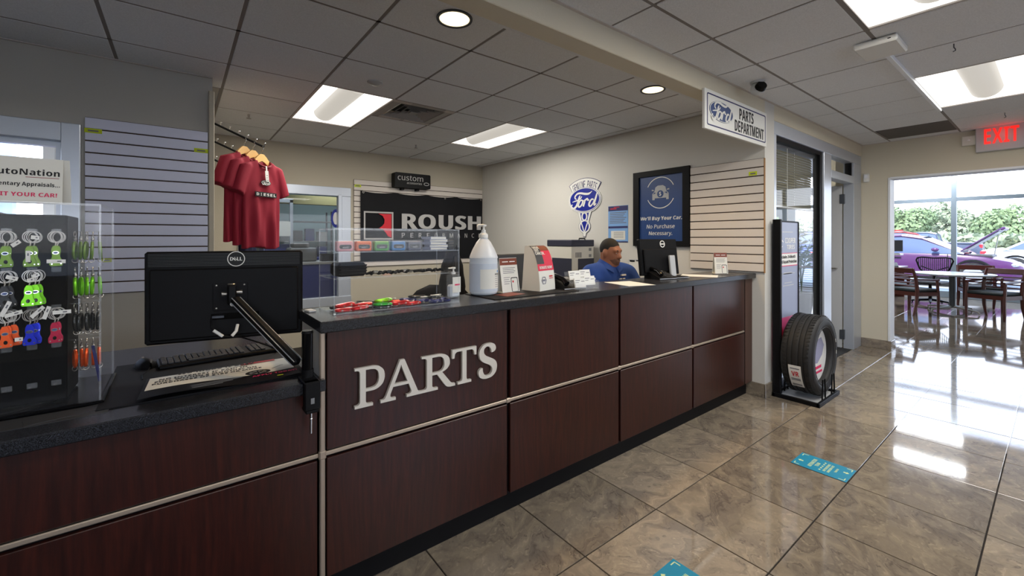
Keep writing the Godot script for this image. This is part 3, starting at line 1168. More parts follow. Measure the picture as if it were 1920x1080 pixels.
func wall_things() -> void:
	slatwall("slatwall", "white slatwall panel on the left wall, behind the key display and the black monitor", Vector3(-0.49, 1.03, ZL), 0, 0.66, 1.178, M.slat)
	slatwall("slatwall", "white slatwall panel on the back wall, behind the black racing banner", Vector3(1.914, 1.01, ZB), 0, 2.14, 1.22, M.slat_warm)
	slatwall("slatwall", "white slatwall panel with brown edge on the right end wall, beside the framed poster", Vector3(XW, 1.105, -2.285), -90, 0.685, 1.01, M.slat_warm)
	one("edge_strip", "thin tan strip down the outer edge of the right slatwall", "trim", MB.new().bx(XW - 0.022, XW, 1.1, 2.112, -1.6, -1.594), M.brown_edge)
	price_tag("yellow tag near the top left corner of the left slatwall", Vector3(-0.45, 2.118, ZL + 0.021), 0)
	price_tag("yellow tag at the right edge of the left slatwall", Vector3(0.13, 2.06, ZL + 0.021), 0)
	price_tag("yellow tag on the left slatwall just beside the key display", Vector3(-0.385, 1.256, ZL + 0.021), 0, 0.05, 0.025)
	price_tag("yellow tag at the top left of the slatwall behind the racing banner", Vector3(1.965, 2.14, ZB + 0.021), 0, 0.09, 0.035)
	price_tag("yellow tag near the right edge of the slatwall beside the framed poster", Vector3(XW - 0.021, 1.985, -1.69), -90, 0.07, 0.035)
	# racing banner
	var b := T("banner", "black cloth banner with a red horse-shaped R logo and ROUSH lettering on the back wall", "banner", Vector3(3.02, 1.58, ZB + 0.035))
	var rows := []
	for j in 15:
		var r := PackedVector3Array()
		for i in 41:
			var u := i / 40.0
			var v := j / 14.0
			var d := 0.008 * sin(u * 26.0 + v * 3.0) * v * v + 0.006 * sin(u * 9.0 - v * 7.0) * v
			var sag := -0.02 * absf(sin(u * PI * 4.0)) * v * v
			r.append(Vector3(lerpf(-1.025, 1.02, u), lerpf(-0.495, 0.495, v) + sag, 0.006 + d))
		rows.append(r)
	var cl := MB.new().grid(rows)
	add(b, "cloth", cl.bx(-1.02, 1.015, -0.49, 0.47, -0.012, -0.008), M.black_matte)
	for q in [[-0.99, 0.475], [0.3, 0.46], [0.98, 0.475]]:
		add(b, "grommet", MB.new().torus(Vector3(q[0], q[1], 0.02), Vector3.BACK, 0.012, 0.004, 12, 6), M.steel)
	var z := 0.024
	var lg := MB.new()
	lg.ring(pv([0.0, 0.0, 0.43, 0.0, 0.43, 0.4, 0.0, 0.4]), pv([0.022, 0.022, 0.408, 0.022, 0.408, 0.378, 0.022, 0.378]), z, z + 0.002)
	var lo := add(b, "logo_frame", lg, M.silver_print)
	lo.position = Vector3(-0.985, -0.19, 0)
	var rd := MB.new()
	rd.prism(pv([0.40, 0.03, 0.40, 0.37, 0.21, 0.37, 0.27, 0.34, 0.3, 0.29, 0.295, 0.235, 0.265, 0.195, 0.22, 0.165, 0.27, 0.15, 0.31, 0.11, 0.35, 0.05]), z, z + 0.002)
	add(lo, "logo_shape", rd, M.red_banner)
	var big := MB.new()
	for q in 3:
		letters(big, "ROUSH", "sansbold", 1.385, 0.225, 0.002, xf(Vector3(0.268 + 0.009 * q, 0.083, z + 0.0012 * q)))
	add(b, "big_lettering", big, M.silver_print)
	var sp := "PERFORMANCE"
	var mb := MB.new()
	for i in sp.length():
		letters(mb, sp[i], "sans", 0.046 if sp[i] != "M" else 0.06, 0.068, 0.002, xf(Vector3(-0.4 + 0.1355 * i, -0.125, z)))
	add(b, "small_lettering", mb, M.silver_print)
	# black box sign above it
	var k := T("sign", "small black box sign reading custom accessories, standing proud above the banner", "sign", Vector3(2.735, 2.26, ZB + 0.12))
	add(k, "box", MB.new().prism(rrect(0.565, 0.215, 0.02, 3), -0.1, 0.03), M.black)
	text(k, "lettering", "custom", "sans", 0.4, 0.075, 0.002, xf(Vector3(-0.04, 0.035, 0.031)), M.silver_print)
	text(k, "lettering", "accessories", "sans", 0.24, 0.035, 0.002, xf(Vector3(0.02, -0.035, 0.031)), M.silver_print)
	add(k, "emblem", MB.new().ring(ell(0.045, 0.024, 24, Vector2(0.215, -0.035)), ell(0.036, 0.016, 24, Vector2(0.215, -0.035)), 0.03, 0.032), M.silver_print)
	for q in [-0.14, 0.1]:
		add(k, "bracket", MB.new().bx(q - 0.02, q + 0.02, -0.14, -0.1, -0.11, -0.02), M.black)
	# ford emblem, a flat shaped sign on the end wall
	var e := T("wall_sign", "blue and white Ford genuine parts V8 emblem sign on the end wall", "sign", Vector3(XW - 0.004, 1.92, -3.715), -90)
	var arc := func(r0: float, r1: float, a0: float, a1: float, cy: float) -> PackedVector2Array:
		var p := PackedVector2Array()
		for i in 17:
			var a := deg_to_rad(lerpf(a0, a1, i / 16.0))
			p.append(Vector2(cos(a) * r1, cy + sin(a) * r1))
		for i in 17:
			var a := deg_to_rad(lerpf(a1, a0, i / 16.0))
			p.append(Vector2(cos(a) * r0, cy + sin(a) * r0))
		return p
	add(e, "arch_border", MB.new().prism(arc.call(0.335, 0.50, 57, 123, -0.245), -0.002, 0.003), M.flyer_navy)
	add(e, "arch", MB.new().prism(arc.call(0.342, 0.493, 58, 122, -0.245), 0.003, 0.005), M.white)
	var gp := "GENUINE PARTS"
	mb = MB.new()
	for i in gp.length():
		if gp[i] == " ": continue
		var a := 116.0 - 52.0 * i / 12.0
		var q := Vector3(cos(deg_to_rad(a)) * 0.418, -0.245 + sin(deg_to_rad(a)) * 0.418, 0.006)
		letters(mb, gp[i], "sans", 0.011 if gp[i] == "I" else 0.027, 0.092, 0.002, xf(q, Vector3(0, 0, a - 90)))
	add(e, "lettering", mb, M.flyer_navy)
	add(e, "oval_back", MB.new().prism(ell(0.275, 0.172, 48, Vector2(0, -0.022)), -0.002, 0.006), M.white)
	ford_oval(e, 0.262, 0.158, 0.006, Vector2(0, -0.022), M.ford_blue)
	add(e, "shield", MB.new().prism(pv([-0.12, -0.16, 0.12, -0.16, 0.075, -0.3, 0.1, -0.34, 0.1, -0.38, 0.075, -0.42, 0.03, -0.45, 0.02, -0.5, -0.02, -0.5, -0.03, -0.45, -0.075, -0.42, -0.1, -0.38, -0.1, -0.34, -0.075, -0.3]), -0.002, 0.003), M.ink_grey)
	add(e, "shield_face", MB.new().prism(pv([-0.114, -0.165, 0.114, -0.165, 0.07, -0.302, 0.094, -0.342, 0.094, -0.378, 0.071, -0.416, 0.025, -0.445, 0.016, -0.488, -0.016, -0.488, -0.025, -0.445, -0.071, -0.416, -0.094, -0.378, -0.094, -0.342, -0.07, -0.302]), 0.003, 0.004), M.white)
	add(e, "shield_panel", MB.new().prism(pv([-0.075, -0.18, 0.075, -0.18, 0.048, -0.285, -0.048, -0.285]), 0.004, 0.005).prism(ell(0.07, 0.066, 24, Vector2(0, -0.362)), 0.004, 0.005), M.ford_blue)
	var vv := MB.new()
	vv.ring(ell(0.05, 0.06, 24, Vector2(0, -0.235)), ell(0.029, 0.039, 24, Vector2(0, -0.235)), 0.005, 0.0065)
	vv.stroke([Vector2(-0.06, -0.3), Vector2(-0.03, -0.365), Vector2(0, -0.43), Vector2(0.03, -0.365), Vector2(0.06, -0.3)], 0.017, 0.005, 0.0065, 2)
	add(e, "eight_and_v", vv, M.white)
	# notice
	var n := T("notice", "pale blue printed notice taped to the end wall, left of the framed poster", "poster", Vector3(XW, 1.575, -3.195), -90)
	add(n, "sheet", MB.new().bx(-0.143, 0.143, -0.215, 0.215, 0, 0.003), M.flyer_blue)
	for q in [[0.155, 0.212], [-0.05, -0.025], [-0.215, -0.202]]:
		add(n, "heading_band", MB.new().bx(-0.14, 0.14, q[0], q[1], 0.003, 0.004), M.flyer_navy)
	add(n, "red_stripe", MB.new().bx(-0.11, -0.02, 0.175, 0.187, 0.004, 0.0045).bx(-0.06, 0.02, 0.195, 0.203, 0.004, 0.0045), M.red)
	add(n, "form", MB.new().bx(-0.1, 0.105, -0.185, -0.08, 0.003, 0.004), M.paper)
	mb = MB.new()
	for i in 7:
		mb.bx(-0.12, 0.12 - 0.02 * (i % 3), 0.13 - i * 0.02, 0.138 - i * 0.02, 0.003, 0.0036)
	for i in 5:
		mb.bx(-0.06, 0.08, -0.1 - i * 0.015, -0.096 - i * 0.015, 0.004, 0.0045)
	add(n, "text_lines", mb, M.ink_grey)
	# framed poster
	var p := T("framed_poster", "blue poster with a car outline in a wide black frame on the end wall", "poster", Vector3(XW, 1.73, -2.627), -90)
	add(p, "frame", MB.new().ring(pv([-0.336, -0.41, 0.336, -0.41, 0.336, 0.41, -0.336, 0.41]), pv([-0.262, -0.352, 0.262, -0.352, 0.262, 0.35, -0.262, 0.35]), 0.002, 0.03), M.black)
	var ps := add(p, "print", MB.new().bx(-0.265, 0.265, -0.355, 0.353, 0.001, 0.012), M.poster_blue)
	mb = MB.new()
	for a in [[25.0, 155.0], [205.0, 335.0]]:
		var pts := []
		for i in 15:
			var t := deg_to_rad(lerpf(a[0], a[1], i / 14.0))
			pts.append(Vector2(cos(t) * 0.17, 0.165 + sin(t) * 0.165))
		mb.stroke(pts, 0.009, 0.012, 0.014, 1)
	add(ps, "circle_lines", mb, M.white)
	var cr := pv([-0.098, 0.09, -0.098, 0.155, -0.07, 0.185, -0.06, 0.225, -0.03, 0.243, 0.03, 0.243, 0.06, 0.225, 0.07, 0.185, 0.098, 0.155, 0.098, 0.09, 0.07, 0.09, 0.068, 0.108, -0.068, 0.108, -0.07, 0.09])
	add(ps, "car_outline", MB.new().prism(cr, 0.012, 0.014).prism(pv([-0.105, 0.19, -0.075, 0.19, -0.08, 0.2, -0.105, 0.205]), 0.012, 0.014).prism(pv([0.105, 0.19, 0.075, 0.19, 0.08, 0.2, 0.105, 0.205]), 0.012, 0.014), M.grey_light)
	add(ps, "coin", MB.new().prism(ell(0.038, 0.038, 20, Vector2(0, 0.152)), 0.014, 0.0155).prism(pv([-0.086, 0.15, -0.05, 0.165, -0.075, 0.172]), 0.014, 0.0155).prism(pv([0.086, 0.15, 0.05, 0.165, 0.075, 0.172]), 0.014, 0.0155), M.poster_blue)
	text(ps, "lettering", "$", "sansbold", 0.026, 0.052, 0.0015, xf(Vector3(0, 0.152, 0.0165)), M.white)
	text(ps, "lettering", "We'll Buy Your Car.", "sansbold", 0.5, 0.052, 0.002, xf(Vector3(0, -0.113, 0.0135)), M.white, 0.12)
	text(ps, "lettering", "No Purchase", "sans", 0.335, 0.045, 0.002, xf(Vector3(0, -0.195, 0.0135)), M.white, 0.12)
	text(ps, "lettering", "Necessary.", "sans", 0.28, 0.052, 0.002, xf(Vector3(0, -0.275, 0.0135)), M.white, 0.12)
	# hanging department sign on the beam
	var d := T("hanging_sign", "white sign board with a blue Ford oval and PARTS DEPARTMENT lettering, on the beam", "sign", Vector3(3.522, 2.35, ZP + 0.004))
	add(d, "board", MB.new().bx(-0.531, 0.526, -0.148, 0.145, 0, 0.02, 0.002), M.white)
	add(d, "border", MB.new().ring(rrect(1.0, 0.236, 0.015, 3), rrect(0.982, 0.218, 0.01, 3), 0.02, 0.0215), M.flyer_navy)
	ford_oval(d, 0.185, 0.077, 0.02, Vector2(-0.283, 0.008), M.sign_blue)
	text(d, "lettering", "PARTS", "sansbold", 0.255, 0.088, 0.0015, xf(Vector3(0.135, 0.05, 0.021)), M.ink)
	text(d, "lettering", "DEPARTMENT", "sansbold", 0.53, 0.088, 0.0015, xf(Vector3(0.195, -0.052, 0.021)), M.ink)


# ------------------------------------------------------------------ shirts on sloping display arms
var shirt_mesh: ArrayMesh = null


func make_shirt(label: String, m: Material, rib: Material, pos: Vector3, ry: float, print_it: bool) -> Node3D:
	var t := T("t_shirt", label, "t-shirt", pos, ry, "shirts hung on the waterfall arm")
	t.scale.x = 0.92
	# one cloth surface for body and sleeves; the origin is the neck
	if shirt_mesh == null:
		var cloth := func(p: Vector3) -> float:
			var hang := clampf((-p.y - 0.14) / 0.45, 0.0, 1.0)
			var ax := absf(p.x)
			var w := lerpf(0.2, 0.19, clampf((-p.y - 0.1) / 0.2, 0, 1))
			var dp := 0.037 + hang * (0.016 * sin(p.x * 41.0 + p.y * 5.0 + 0.8) + 0.008 * sin(p.x * 67.0 - p.y * 3.0)) + 0.006 * hang + 0.004 * sin(p.y * 26.0 + ax * 40.0) * (1.0 - hang)
			var q := sqrt(pow(ax / w, 3.0) + pow(absf(p.z) / dp, 2.4))
			var d := (pow(q, 0.75) - 1.0) * 0.05
			var a := Vector3(0.165, -0.085, 0)
			var b := Vector3(0.252, -0.3, 0)
			var ab := b - a
			var pp := Vector3(ax, p.y, p.z * 1.25)
			var tt := (pp - a).dot(ab) / ab.length_squared()
			var e := (pp - a - ab * clampf(tt, 0, 1)).length() - lerpf(0.056, 0.056 + 0.006 * sin(p.z * 60.0 + p.x * 30.0), clampf(tt, 0, 1))
			e = maxf(e, (tt - 1.0) * 0.2)
			d = smin(d, e, 0.012)
			d = maxf(d, (p.y + 0.022 + 0.36 * maxf(ax - 0.075, 0.0)) * 0.94)
			d = maxf(d, -0.755 - p.y - 0.01 * sin(p.x * 20.0))
			return maxf(d, -blob(p, Vector3(0, 0.0, 0.016), Vector3(0.083, 0.075, 0.052)))
		var sb := MB.new()
		field_mesh(sb, cloth, Vector3(-0.35, -0.78, -0.085), Vector3(0.35, 0.02, 0.09), 0.0085)
		shirt_mesh = sb.commit(70.0)
	add(t, "cloth", shirt_mesh, m)
	var nk := []
	for i in 29:
		var a := TAU * i / 28.0
		var sn := sin(a)
		nk.append(Vector3(cos(a) * 0.083, -0.022 - (0.05 * sn if sn > 0 else 0.0), 0.012 + sn * (0.037 if sn > 0 else 0.05)))
	add(t, "collar", MB.new().tube(nk, 0.009, 6, false), rib)
	if print_it:
		var z := 0.052
		var o := add(t, "print", MB.new().prism(ell(0.053, 0.023, 28, Vector2(-0.005, -0.205)), z, z + 0.002).bx(-0.115, 0.112, -0.325, -0.285, z - 0.004, z + 0.002), M.ink)
		var mb := MB.new()
		mb.ring(ell(0.047, 0.018, 28, Vector2(-0.005, -0.205)), ell(0.043, 0.015, 28, Vector2(-0.005, -0.205)), z + 0.002, z + 0.003)
		ford_script(mb, 0.045, z + 0.002, z + 0.003, Vector2(-0.005, -0.205))
		var w := "DIESEL"
		for i in 6:
			letters(mb, w[i], "sansbold", 0.024 if w[i] != "I" else 0.008, 0.022, 0.001, xf(Vector3(-0.09 + 0.036 * i, -0.305, z + 0.0025)))
		add(o, "print_lettering", mb, M.white)
		var tg := add(t, "swing_tag", MB.new().at(Vector3(-0.004, -0.135, 0.062), Vector3(0, 0, 6)).bx(-0.017, 0.017, -0.06, 0.03, 0, 0.002).bx(-0.007, 0.007, 0.03, 0.07, 0, 0.002), M.white)
		add(tg, "tag_text", MB.new().at(Vector3(-0.004, -0.135, 0.062), Vector3(0, 0, 6)).bx(-0.01, 0.012, -0.05, -0.045, 0.002, 0.0025).bx(-0.01, 0.008, -0.03, -0.026, 0.002, 0.0025).bx(-0.01, 0.01, -0.01, -0.006, 0.002, 0.0025), M.ink_grey)
	return t


func make_hanger(label: String, pos: Vector3, ry: float) -> void:
	var t := T("hanger", label, "hanger", pos, ry, "wooden hangers on the waterfall arm")
	var o := pv([-0.17, -0.09, -0.1, -0.052, -0.045, 0.012, -0.018, 0.036, 0.018, 0.036, 0.045, 0.012, 0.1, -0.052, 0.17, -0.09, 0.172, -0.108, 0.16, -0.112, 0.09, -0.088, 0.03, -0.035, 0, -0.022, -0.03, -0.035, -0.09, -0.088, -0.16, -0.112, -0.172, -0.108])
	add(t, "arms", MB.new().prism(o, -0.008, 0.008), M.hanger)
	var h := []
	h.append(Vector3(0, 0.036, 0))
	h.append(Vector3(0, 0.06, 0))
	for i in 9:
		var a := deg_to_rad(-90 + 28 * i)
		h.append(Vector3(cos(a) * 0.0, 0.085 + sin(a) * 0.022, cos(a) * 0.022))
	add(t, "hook", MB.new().tube(h, 0.0025, 6), M.chrome)


func shirts() -> void:
	# three waterfall arms on the nook wall, sloping down towards the shirts
	for q in [[Vector3(0.2, 2.345, -4.21), Vector3(0.37, -0.165, 0.05), "sloping chrome-studded display arm holding the three maroon shirts, the topmost arm"], [Vector3(0.2, 2.27, -4.55), Vector3(0.33, -0.15, 0.05), "sloping studded display arm behind the maroon shirts, the middle arm"], [Vector3(0.2, 2.12, -4.6), Vector3(0.3, -0.14, 0.04), "short display arm partly hidden behind the rearmost maroon shirt"]]:
		var t := T("garment_rack", q[2], "rack", q[0], 0, "waterfall display arms on the nook wall")
		var d: Vector3 = q[1]
		add(t, "bracket", MB.new().bx(0, 0.012, -0.05, 0.03, -0.02, 0.02), M.black)
		add(t, "bar", MB.new().cyl(Vector3.ZERO, d, 0.009, 0.009, 6), M.black)
		for i in 6:
			var p := d * (0.18 + 0.164 * i) + Vector3(0, 0.008, 0)
			add(t, "stud", MB.new().cyl(p, p + Vector3(0.006, 0.022, 0), 0.003, 0.003, 6).ball(p + Vector3(0.006, 0.025, 0), Vector3.ONE * 0.0075, 8, 6), M.chrome)
	var P0 := Vector3(0.2, 2.345, -4.21)
	var D := Vector3(0.37, -0.165, 0.05)
	var lb := ["rearmost of the three maroon t-shirts, at the left under the first hanger", "middle maroon t-shirt, half hidden by the printed one", "front maroon t-shirt with a black oval and diesel print and a white tag"]
	for i in 3:
		var a := P0 + D * (0.62 + 0.165 * i)
		var pos := Vector3(a.x - 0.0, a.y - 0.107, a.z)
		make_hanger(["pale wooden hanger of the rearmost maroon shirt", "pale wooden hanger of the middle maroon shirt", "pale wooden hanger of the front printed maroon shirt"][i], pos + Vector3(0, 0.0, 0), 34.0)
		make_shirt(lb[i], M.maroon, M.maroon_rib, pos + Vector3(0, -0.004, 0), 34.0, i == 2)
	make_hanger("pale hanger of the dark navy shirt, hidden behind the maroon shirts", Vector3(0.49, 1.9, -4.565), 75.0)
	make_shirt("dark navy shirt hanging low behind the maroon shirts", M.navy, M.navy, Vector3(0.49, 1.896, -4.565), 75.0, false)


# ------------------------------------------------------------------ key ring display
func make_fob(m: Material, tags: Array) -> Node3D:      # bell-shaped bottle opener on a split ring; origin at the hook, hangs down, faces +z
	var t := Node3D.new()
	add(t, "split_ring", MB.new().torus(Vector3(0, -0.018, 0), Vector3.BACK, 0.018, 0.0016, 22, 6).torus(Vector3(0.004, -0.019, -0.003), Vector3(0.25, 0, 1).normalized(), 0.0175, 0.0014, 22, 6), M.steel)
	add(t, "link", MB.new().tube([Vector3(0, -0.033, 0), Vector3(0.002, -0.04, 0.001), Vector3(0, -0.047, 0)], 0.0022, 6), M.steel)
	var o := pv([-0.009, -0.047, 0.009, -0.047, 0.016, -0.056, 0.0175, -0.068, 0.015, -0.078, 0.0175, -0.086, 0.0255, -0.096, 0.026, -0.108, 0.022, -0.113, -0.022, -0.113, -0.026, -0.108, -0.0255, -0.096, -0.0175, -0.086, -0.015, -0.078, -0.0175, -0.068, -0.016, -0.056])
	for i in o.size():
		o[i].x *= 0.66
	var bd := MB.new().prism(o, -0.004, 0.003)
	var s := PackedVector2Array()
	for p in o:
		s.append(Vector2(p.x * 0.86, (p.y + 0.08) * 0.92 - 0.08))
	bd.prism(s, 0.003, 0.0045)
	add(t, "body", bd, m)
	add(t, "opening", MB.new().prism(ell(0.0052, 0.0062, 16, Vector2(0, -0.097)), 0.0045, 0.0052), M.black_gloss)
	var lg := add(t, "badge", MB.new().prism(ell(0.0088, 0.0052, 20, Vector2(0, -0.07)), 0.0045, 0.0056), M.chrome)
	add(lg, "badge_face", MB.new().prism(ell(0.0066, 0.0034, 20, Vector2(0, -0.07)), 0.0056, 0.006), M.sign_blue)
	add(t, "rivet", MB.new().prism(ell(0.0022, 0.0022, 8, Vector2(-0.012, -0.106)), 0.0045, 0.0056).prism(ell(0.0022, 0.0022, 8, Vector2(0.012, -0.106)), 0.0045, 0.0056), M.chrome)
	for q in tags:    # [x, y, turn, length]
		var mb := MB.new().at(Vector3(q[0], q[1], 0.007), Vector3(0, 0, q[2]))
		mb.bx(-q[3] / 2, q[3] / 2, -0.006, 0.006, 0, 0.0008)
		var tg := add(t, "price_tag", mb, M.white)
		add(tg, "tag_print", MB.new().at(Vector3(q[0], q[1], 0.007), Vector3(0, 0, q[2])).bx(q[3] * 0.05, q[3] * 0.28, -0.002, 0.002, 0.0008, 0.0012), M.ink_grey)
	return t


func place_fob(src: Node3D, label: String, p: Vector3, ry: float, grp: String) -> void:
	src.name = numbered("key_fob")
	src.position = p
	src.scale = Vector3(0.8, 0.94, 0.8)
	src.rotation_degrees = Vector3(rng.randf_range(-4, 2), ry, rng.randf_range(-4, 4))
	tag(src, label, "key ring", grp)
	add_child(src)


func make_clip(m: Material) -> Node3D:      # slim carabiner key clip on a swivel; hangs down, its flat side along z
	var t := Node3D.new()
	add(t, "swivel", MB.new().torus(Vector3(0, -0.008, 0), Vector3.RIGHT, 0.008, 0.0014, 14, 5).cyl(Vector3(0, -0.034, 0), Vector3(0, -0.016, 0), 0.003, 0.004, 8).ball(Vector3(0, -0.026, 0), Vector3(0.005, 0.005, 0.005), 8, 6), M.steel)
	var pts := []
	for i in 21:
		var a := TAU * i / 20.0
		pts.append(Vector3(0, -0.062 + 0.027 * sin(a), 0.013 * cos(a)))
	add(t, "loop", MB.new().tube(pts, 0.0046, 6, false), m)
	add(t, "gate", MB.new().cyl(Vector3(0.001, -0.045, 0.0125), Vector3(0.001, -0.08, 0.0115), 0.0022, 0.0022, 6).torus(Vector3(0, -0.094, 0), Vector3(0.5, 0, 1).normalized(), 0.008, 0.0014, 12, 5), M.steel)
	return t


func key_display() -> void:
	var g := "key rings on the display"
	# clear box
	var b := T("display_case", "clear acrylic counter case around the black key ring board", "display case", Vector3(0, LO, 0))
	var x0 := -0.66
	var x1 := -0.196
	var z0 := -2.21
	var z1 := -1.87
	add(b, "front_pane", MB.new().bx(x0, x1, 0.012, 0.626, z1 - 0.005, z1), M.acrylic)
	add(b, "side_pane", MB.new().bx(x1 - 0.005, x1, 0.012, 0.626, z0, z1 - 0.005), M.acrylic)
	add(b, "back_pane", MB.new().bx(x0, x1 - 0.005, 0.012, 0.626, z0, z0 + 0.005), M.acrylic)
	add(b, "top_pane", MB.new().bx(x0, x1, 0.626, 0.632, z0, z1), M.acrylic)
	add(b, "edges", MB.new().bx(x1 - 0.004, x1 + 0.001, 0.012, 0.63, z1 - 0.004, z1 + 0.001).bx(x1 - 0.005, x1 + 0.001, 0.012, 0.63, z0, z0 + 0.005).bx(x0, x1, 0.626, 0.633, z1 - 0.003, z1 + 0.001).bx(x1 - 0.003, x1 + 0.001, 0.626, 0.633, z0, z1), M.acrylic_edge)
	add(b, "base_tray", MB.new().bx(x0 - 0.01, x1 + 0.008, 0.001, 0.012, z0 - 0.008, z1 + 0.008, 0.003), M.black_gloss)
	add(b, "lock_tube", MB.new().cyl(Vector3(-0.365, 0.585, -1.98), Vector3(-0.365, 0.626, -1.98), 0.013, 0.013, 14), M.clear)
	var k := T("key_board", "black pegboard stand inside the clear case, hung with key rings", "display stand", Vector3(0, LO + 0.012, 0))
	add(k, "body", MB.new().bx(-0.64, -0.279, 0.005, 0.585, -2.12, -1.932, 0.003), M.board_black)
	add(k, "rotating_foot", MB.new().at(Vector3(-0.44, 0.006, -2.03)).lathe([Vector2(0.15, -0.005), Vector2(0.15, 0.0)], 24).at(Vector3.ZERO), M.black)
	var hk := MB.new().tube([Vector3(0, 0, -0.012), Vector3(0, 0, 0.018), Vector3(0, 0.004, 0.022)], 0.0018, 6).bx(-0.011, 0.011, -0.008, 0.008, -0.012, -0.0105)
	var hook := hk.commit()
	for r in 5:
		for c in 4:
			var o := add(k, "hook", hook, M.clear)
			o.position = Vector3(-0.303 - 0.0515 * c, 0.533 - 0.118 * r, -1.92)
	for r in 4:
		for c in 2:
			var o := add(k, "hook", hook, M.clear)
			o.position = Vector3(-0.266, 0.534 - 0.118 * r, -1.985 - 0.07 * c)
			o.rotation_degrees.y = 90
			o.scale = Vector3(1, 1, 2.6)
	var px := [-0.303, -0.354, -0.406, -0.458]
	# rows of fobs: colour, how many deep, tags, what it is
	var rows := [
		[[M.olive_key, 2, [[0.0, -0.098, -4, 0.05]], "olive key ring fob at the right end of the top row"], [M.olive_key, 2, [[0.014, -0.02, -8, 0.022], [-0.004, -0.08, 90, 0.036]], "olive key ring fob with an upright tag, top row middle"], [M.olive_key, 2, [[0.028, -0.04, 35, 0.026]], "olive key ring fob at the left picture edge, top row"]],
		[[null, 0, [], ""], [M.lime_key, 3, [[0.004, -0.03, 20, 0.018], [0.016, -0.016, 30, 0.02]], "bright lime key ring fob in the second row"], [M.dark_key, 2, [[0.02, -0.022, -20, 0.03]], "dark grey key ring fob in the second row"]],
		[[M.crimson_key, 2, [[-0.02, -0.012, 70, 0.042], [0.02, -0.014, 0, 0.05]], "crimson key ring fob at the right end of the third row"], [M.blue_key, 3, [[0.02, -0.008, 45, 0.045], [-0.026, -0.09, 0, 0.02]], "bright blue key ring fob in the third row"], [M.orange_key, 3, [[0.024, -0.01, 12, 0.045], [0.006, 0.008, 62, 0.05]], "orange key ring fob at the left edge in the third row"]]]
	for r in 3:
		for c in 3:
			var q = rows[r][c]
			for d in q[1]:
				var front: bool = d == q[1] - 1
				var f := make_fob(q[0], q[2] if front else [])
				var lb: String = q[3] if front else ("second" if d == q[1] - 2 else "rearmost") + " " + q[3]
				if not front:
					f.position = Vector3.ZERO
				place_fob(f, lb, Vector3(px[c] + 0.006 * (q[1] - 1 - d), LO + 0.545 - 0.118 * r, -1.9 - 0.0135 * (q[1] - 1 - d) + (-0.002)), 8.0, g)
	# clips along the right side
	var side := [[M.olive_key, "olive"], [M.lime_key, "lime"], [M.dark_key, "dark grey"], [M.orange_key, "orange"]]
	var order := ["nearest the board", "second from the board", "in the middle", "fourth from the board", "outermost"]
	for r in 4:
		for c in 5:
			var f := make_clip(side[r][0])
			f.name = numbered("key_clip")
			f.position = Vector3(-0.2695 + 0.0142 * c, LO + 0.546 - 0.118 * r, -1.985)
			f.rotation_degrees = Vector3(rng.randf_range(-3, 3), rng.randf_range(-16, 22), rng.randf_range(-3, 3))
			tag(f, "%s carabiner clip on the display side, %s of its row" % [side[r][1], order[c]], "key ring", "carabiner key clips on the display side")
			add_child(f)
	one("key_fob_strap", "thin white-edged blue strap dangling at the lower right of the key display", "strap", MB.new().at(Vector3(-0.216, LO + 0.13, -1.94), Vector3(0, 10, 8)).bx(-0.004, 0.004, -0.075, 0.045, -0.001, 0.001).at(Vector3.ZERO), M.navy_key)
	# tent sign on the case
	var s := T("tent_sign", "white folded card sign about appraisals standing on the clear key case", "sign", Vector3(-0.425, LO + 0.634, -1.97), 0)
	var sh := MB.new().at(Vector3(0, 0, 0.022), Vector3(-8, 0, 0)).bx(-0.132, 0.132, 0, 0.142, -0.001, 0.001)
	add(s, "front_sheet", sh, M.paper)
	add(s, "back_sheet", MB.new().at(Vector3(0, 0, -0.03), Vector3(13, 0, 0)).bx(-0.132, 0.146, 0, 0.144, -0.001, 0.001), M.paper)
	var q := xf(Vector3(0, 0, 0.022), Vector3(-8, 0, 0))
	text(s, "lettering", "AutoNation", "sansbold", 0.15, 0.0205, 0.0008, q * xf(Vector3(0.05, 0.096, 0.0013)), M.ink)
	add(s, "underline", MB.new().at(Vector3(0, 0, 0.022), Vector3(-8, 0, 0)).bx(0.052, 0.124, 0.079, 0.0805, 0.001, 0.0014), M.maroon)
	text(s, "lettering", "Complimentary Appraisals...", "sansbold", 0.188, 0.0165, 0.0008, q * xf(Vector3(0.032, 0.056, 0.0013)), M.ink)
	text(s, "lettering", "IT YOUR CAR!", "sansbold", 0.119, 0.0125, 0.0008, q * xf(Vector3(0.061, 0.025, 0.0013)), M.pink)


# ------------------------------------------------------------------ things on the low counter
func dell_badge(parent: Node, r: float, z: float, c: Vector2, m: Material, flat := 1.0) -> void:
	var mb := MB.new()
	mb.ring(ell(r, r * flat, 40, c), ell(r * 0.9, r * 0.9 * flat, 40, c), z, z + 0.001)
	letters(mb, "D", "sansbold", r * 0.36, r * 0.46, 0.001, xf(Vector3(c.x - r * 0.5, c.y, z + 0.0006)))
	letters(mb, "E", "sansbold", r * 0.3, r * 0.4, 0.001, xf(Vector3(c.x - r * 0.13, c.y, z + 0.0006), Vector3(0, 0, 36)))
	letters(mb, "L", "sansbold", r * 0.28, r * 0.46, 0.001, xf(Vector3(c.x + r * 0.23, c.y, z + 0.0006)))
	letters(mb, "L", "sansbold", r * 0.28, r * 0.46, 0.001, xf(Vector3(c.x + r * 0.55, c.y, z + 0.0006)))
	add(parent, "badge", mb, m)


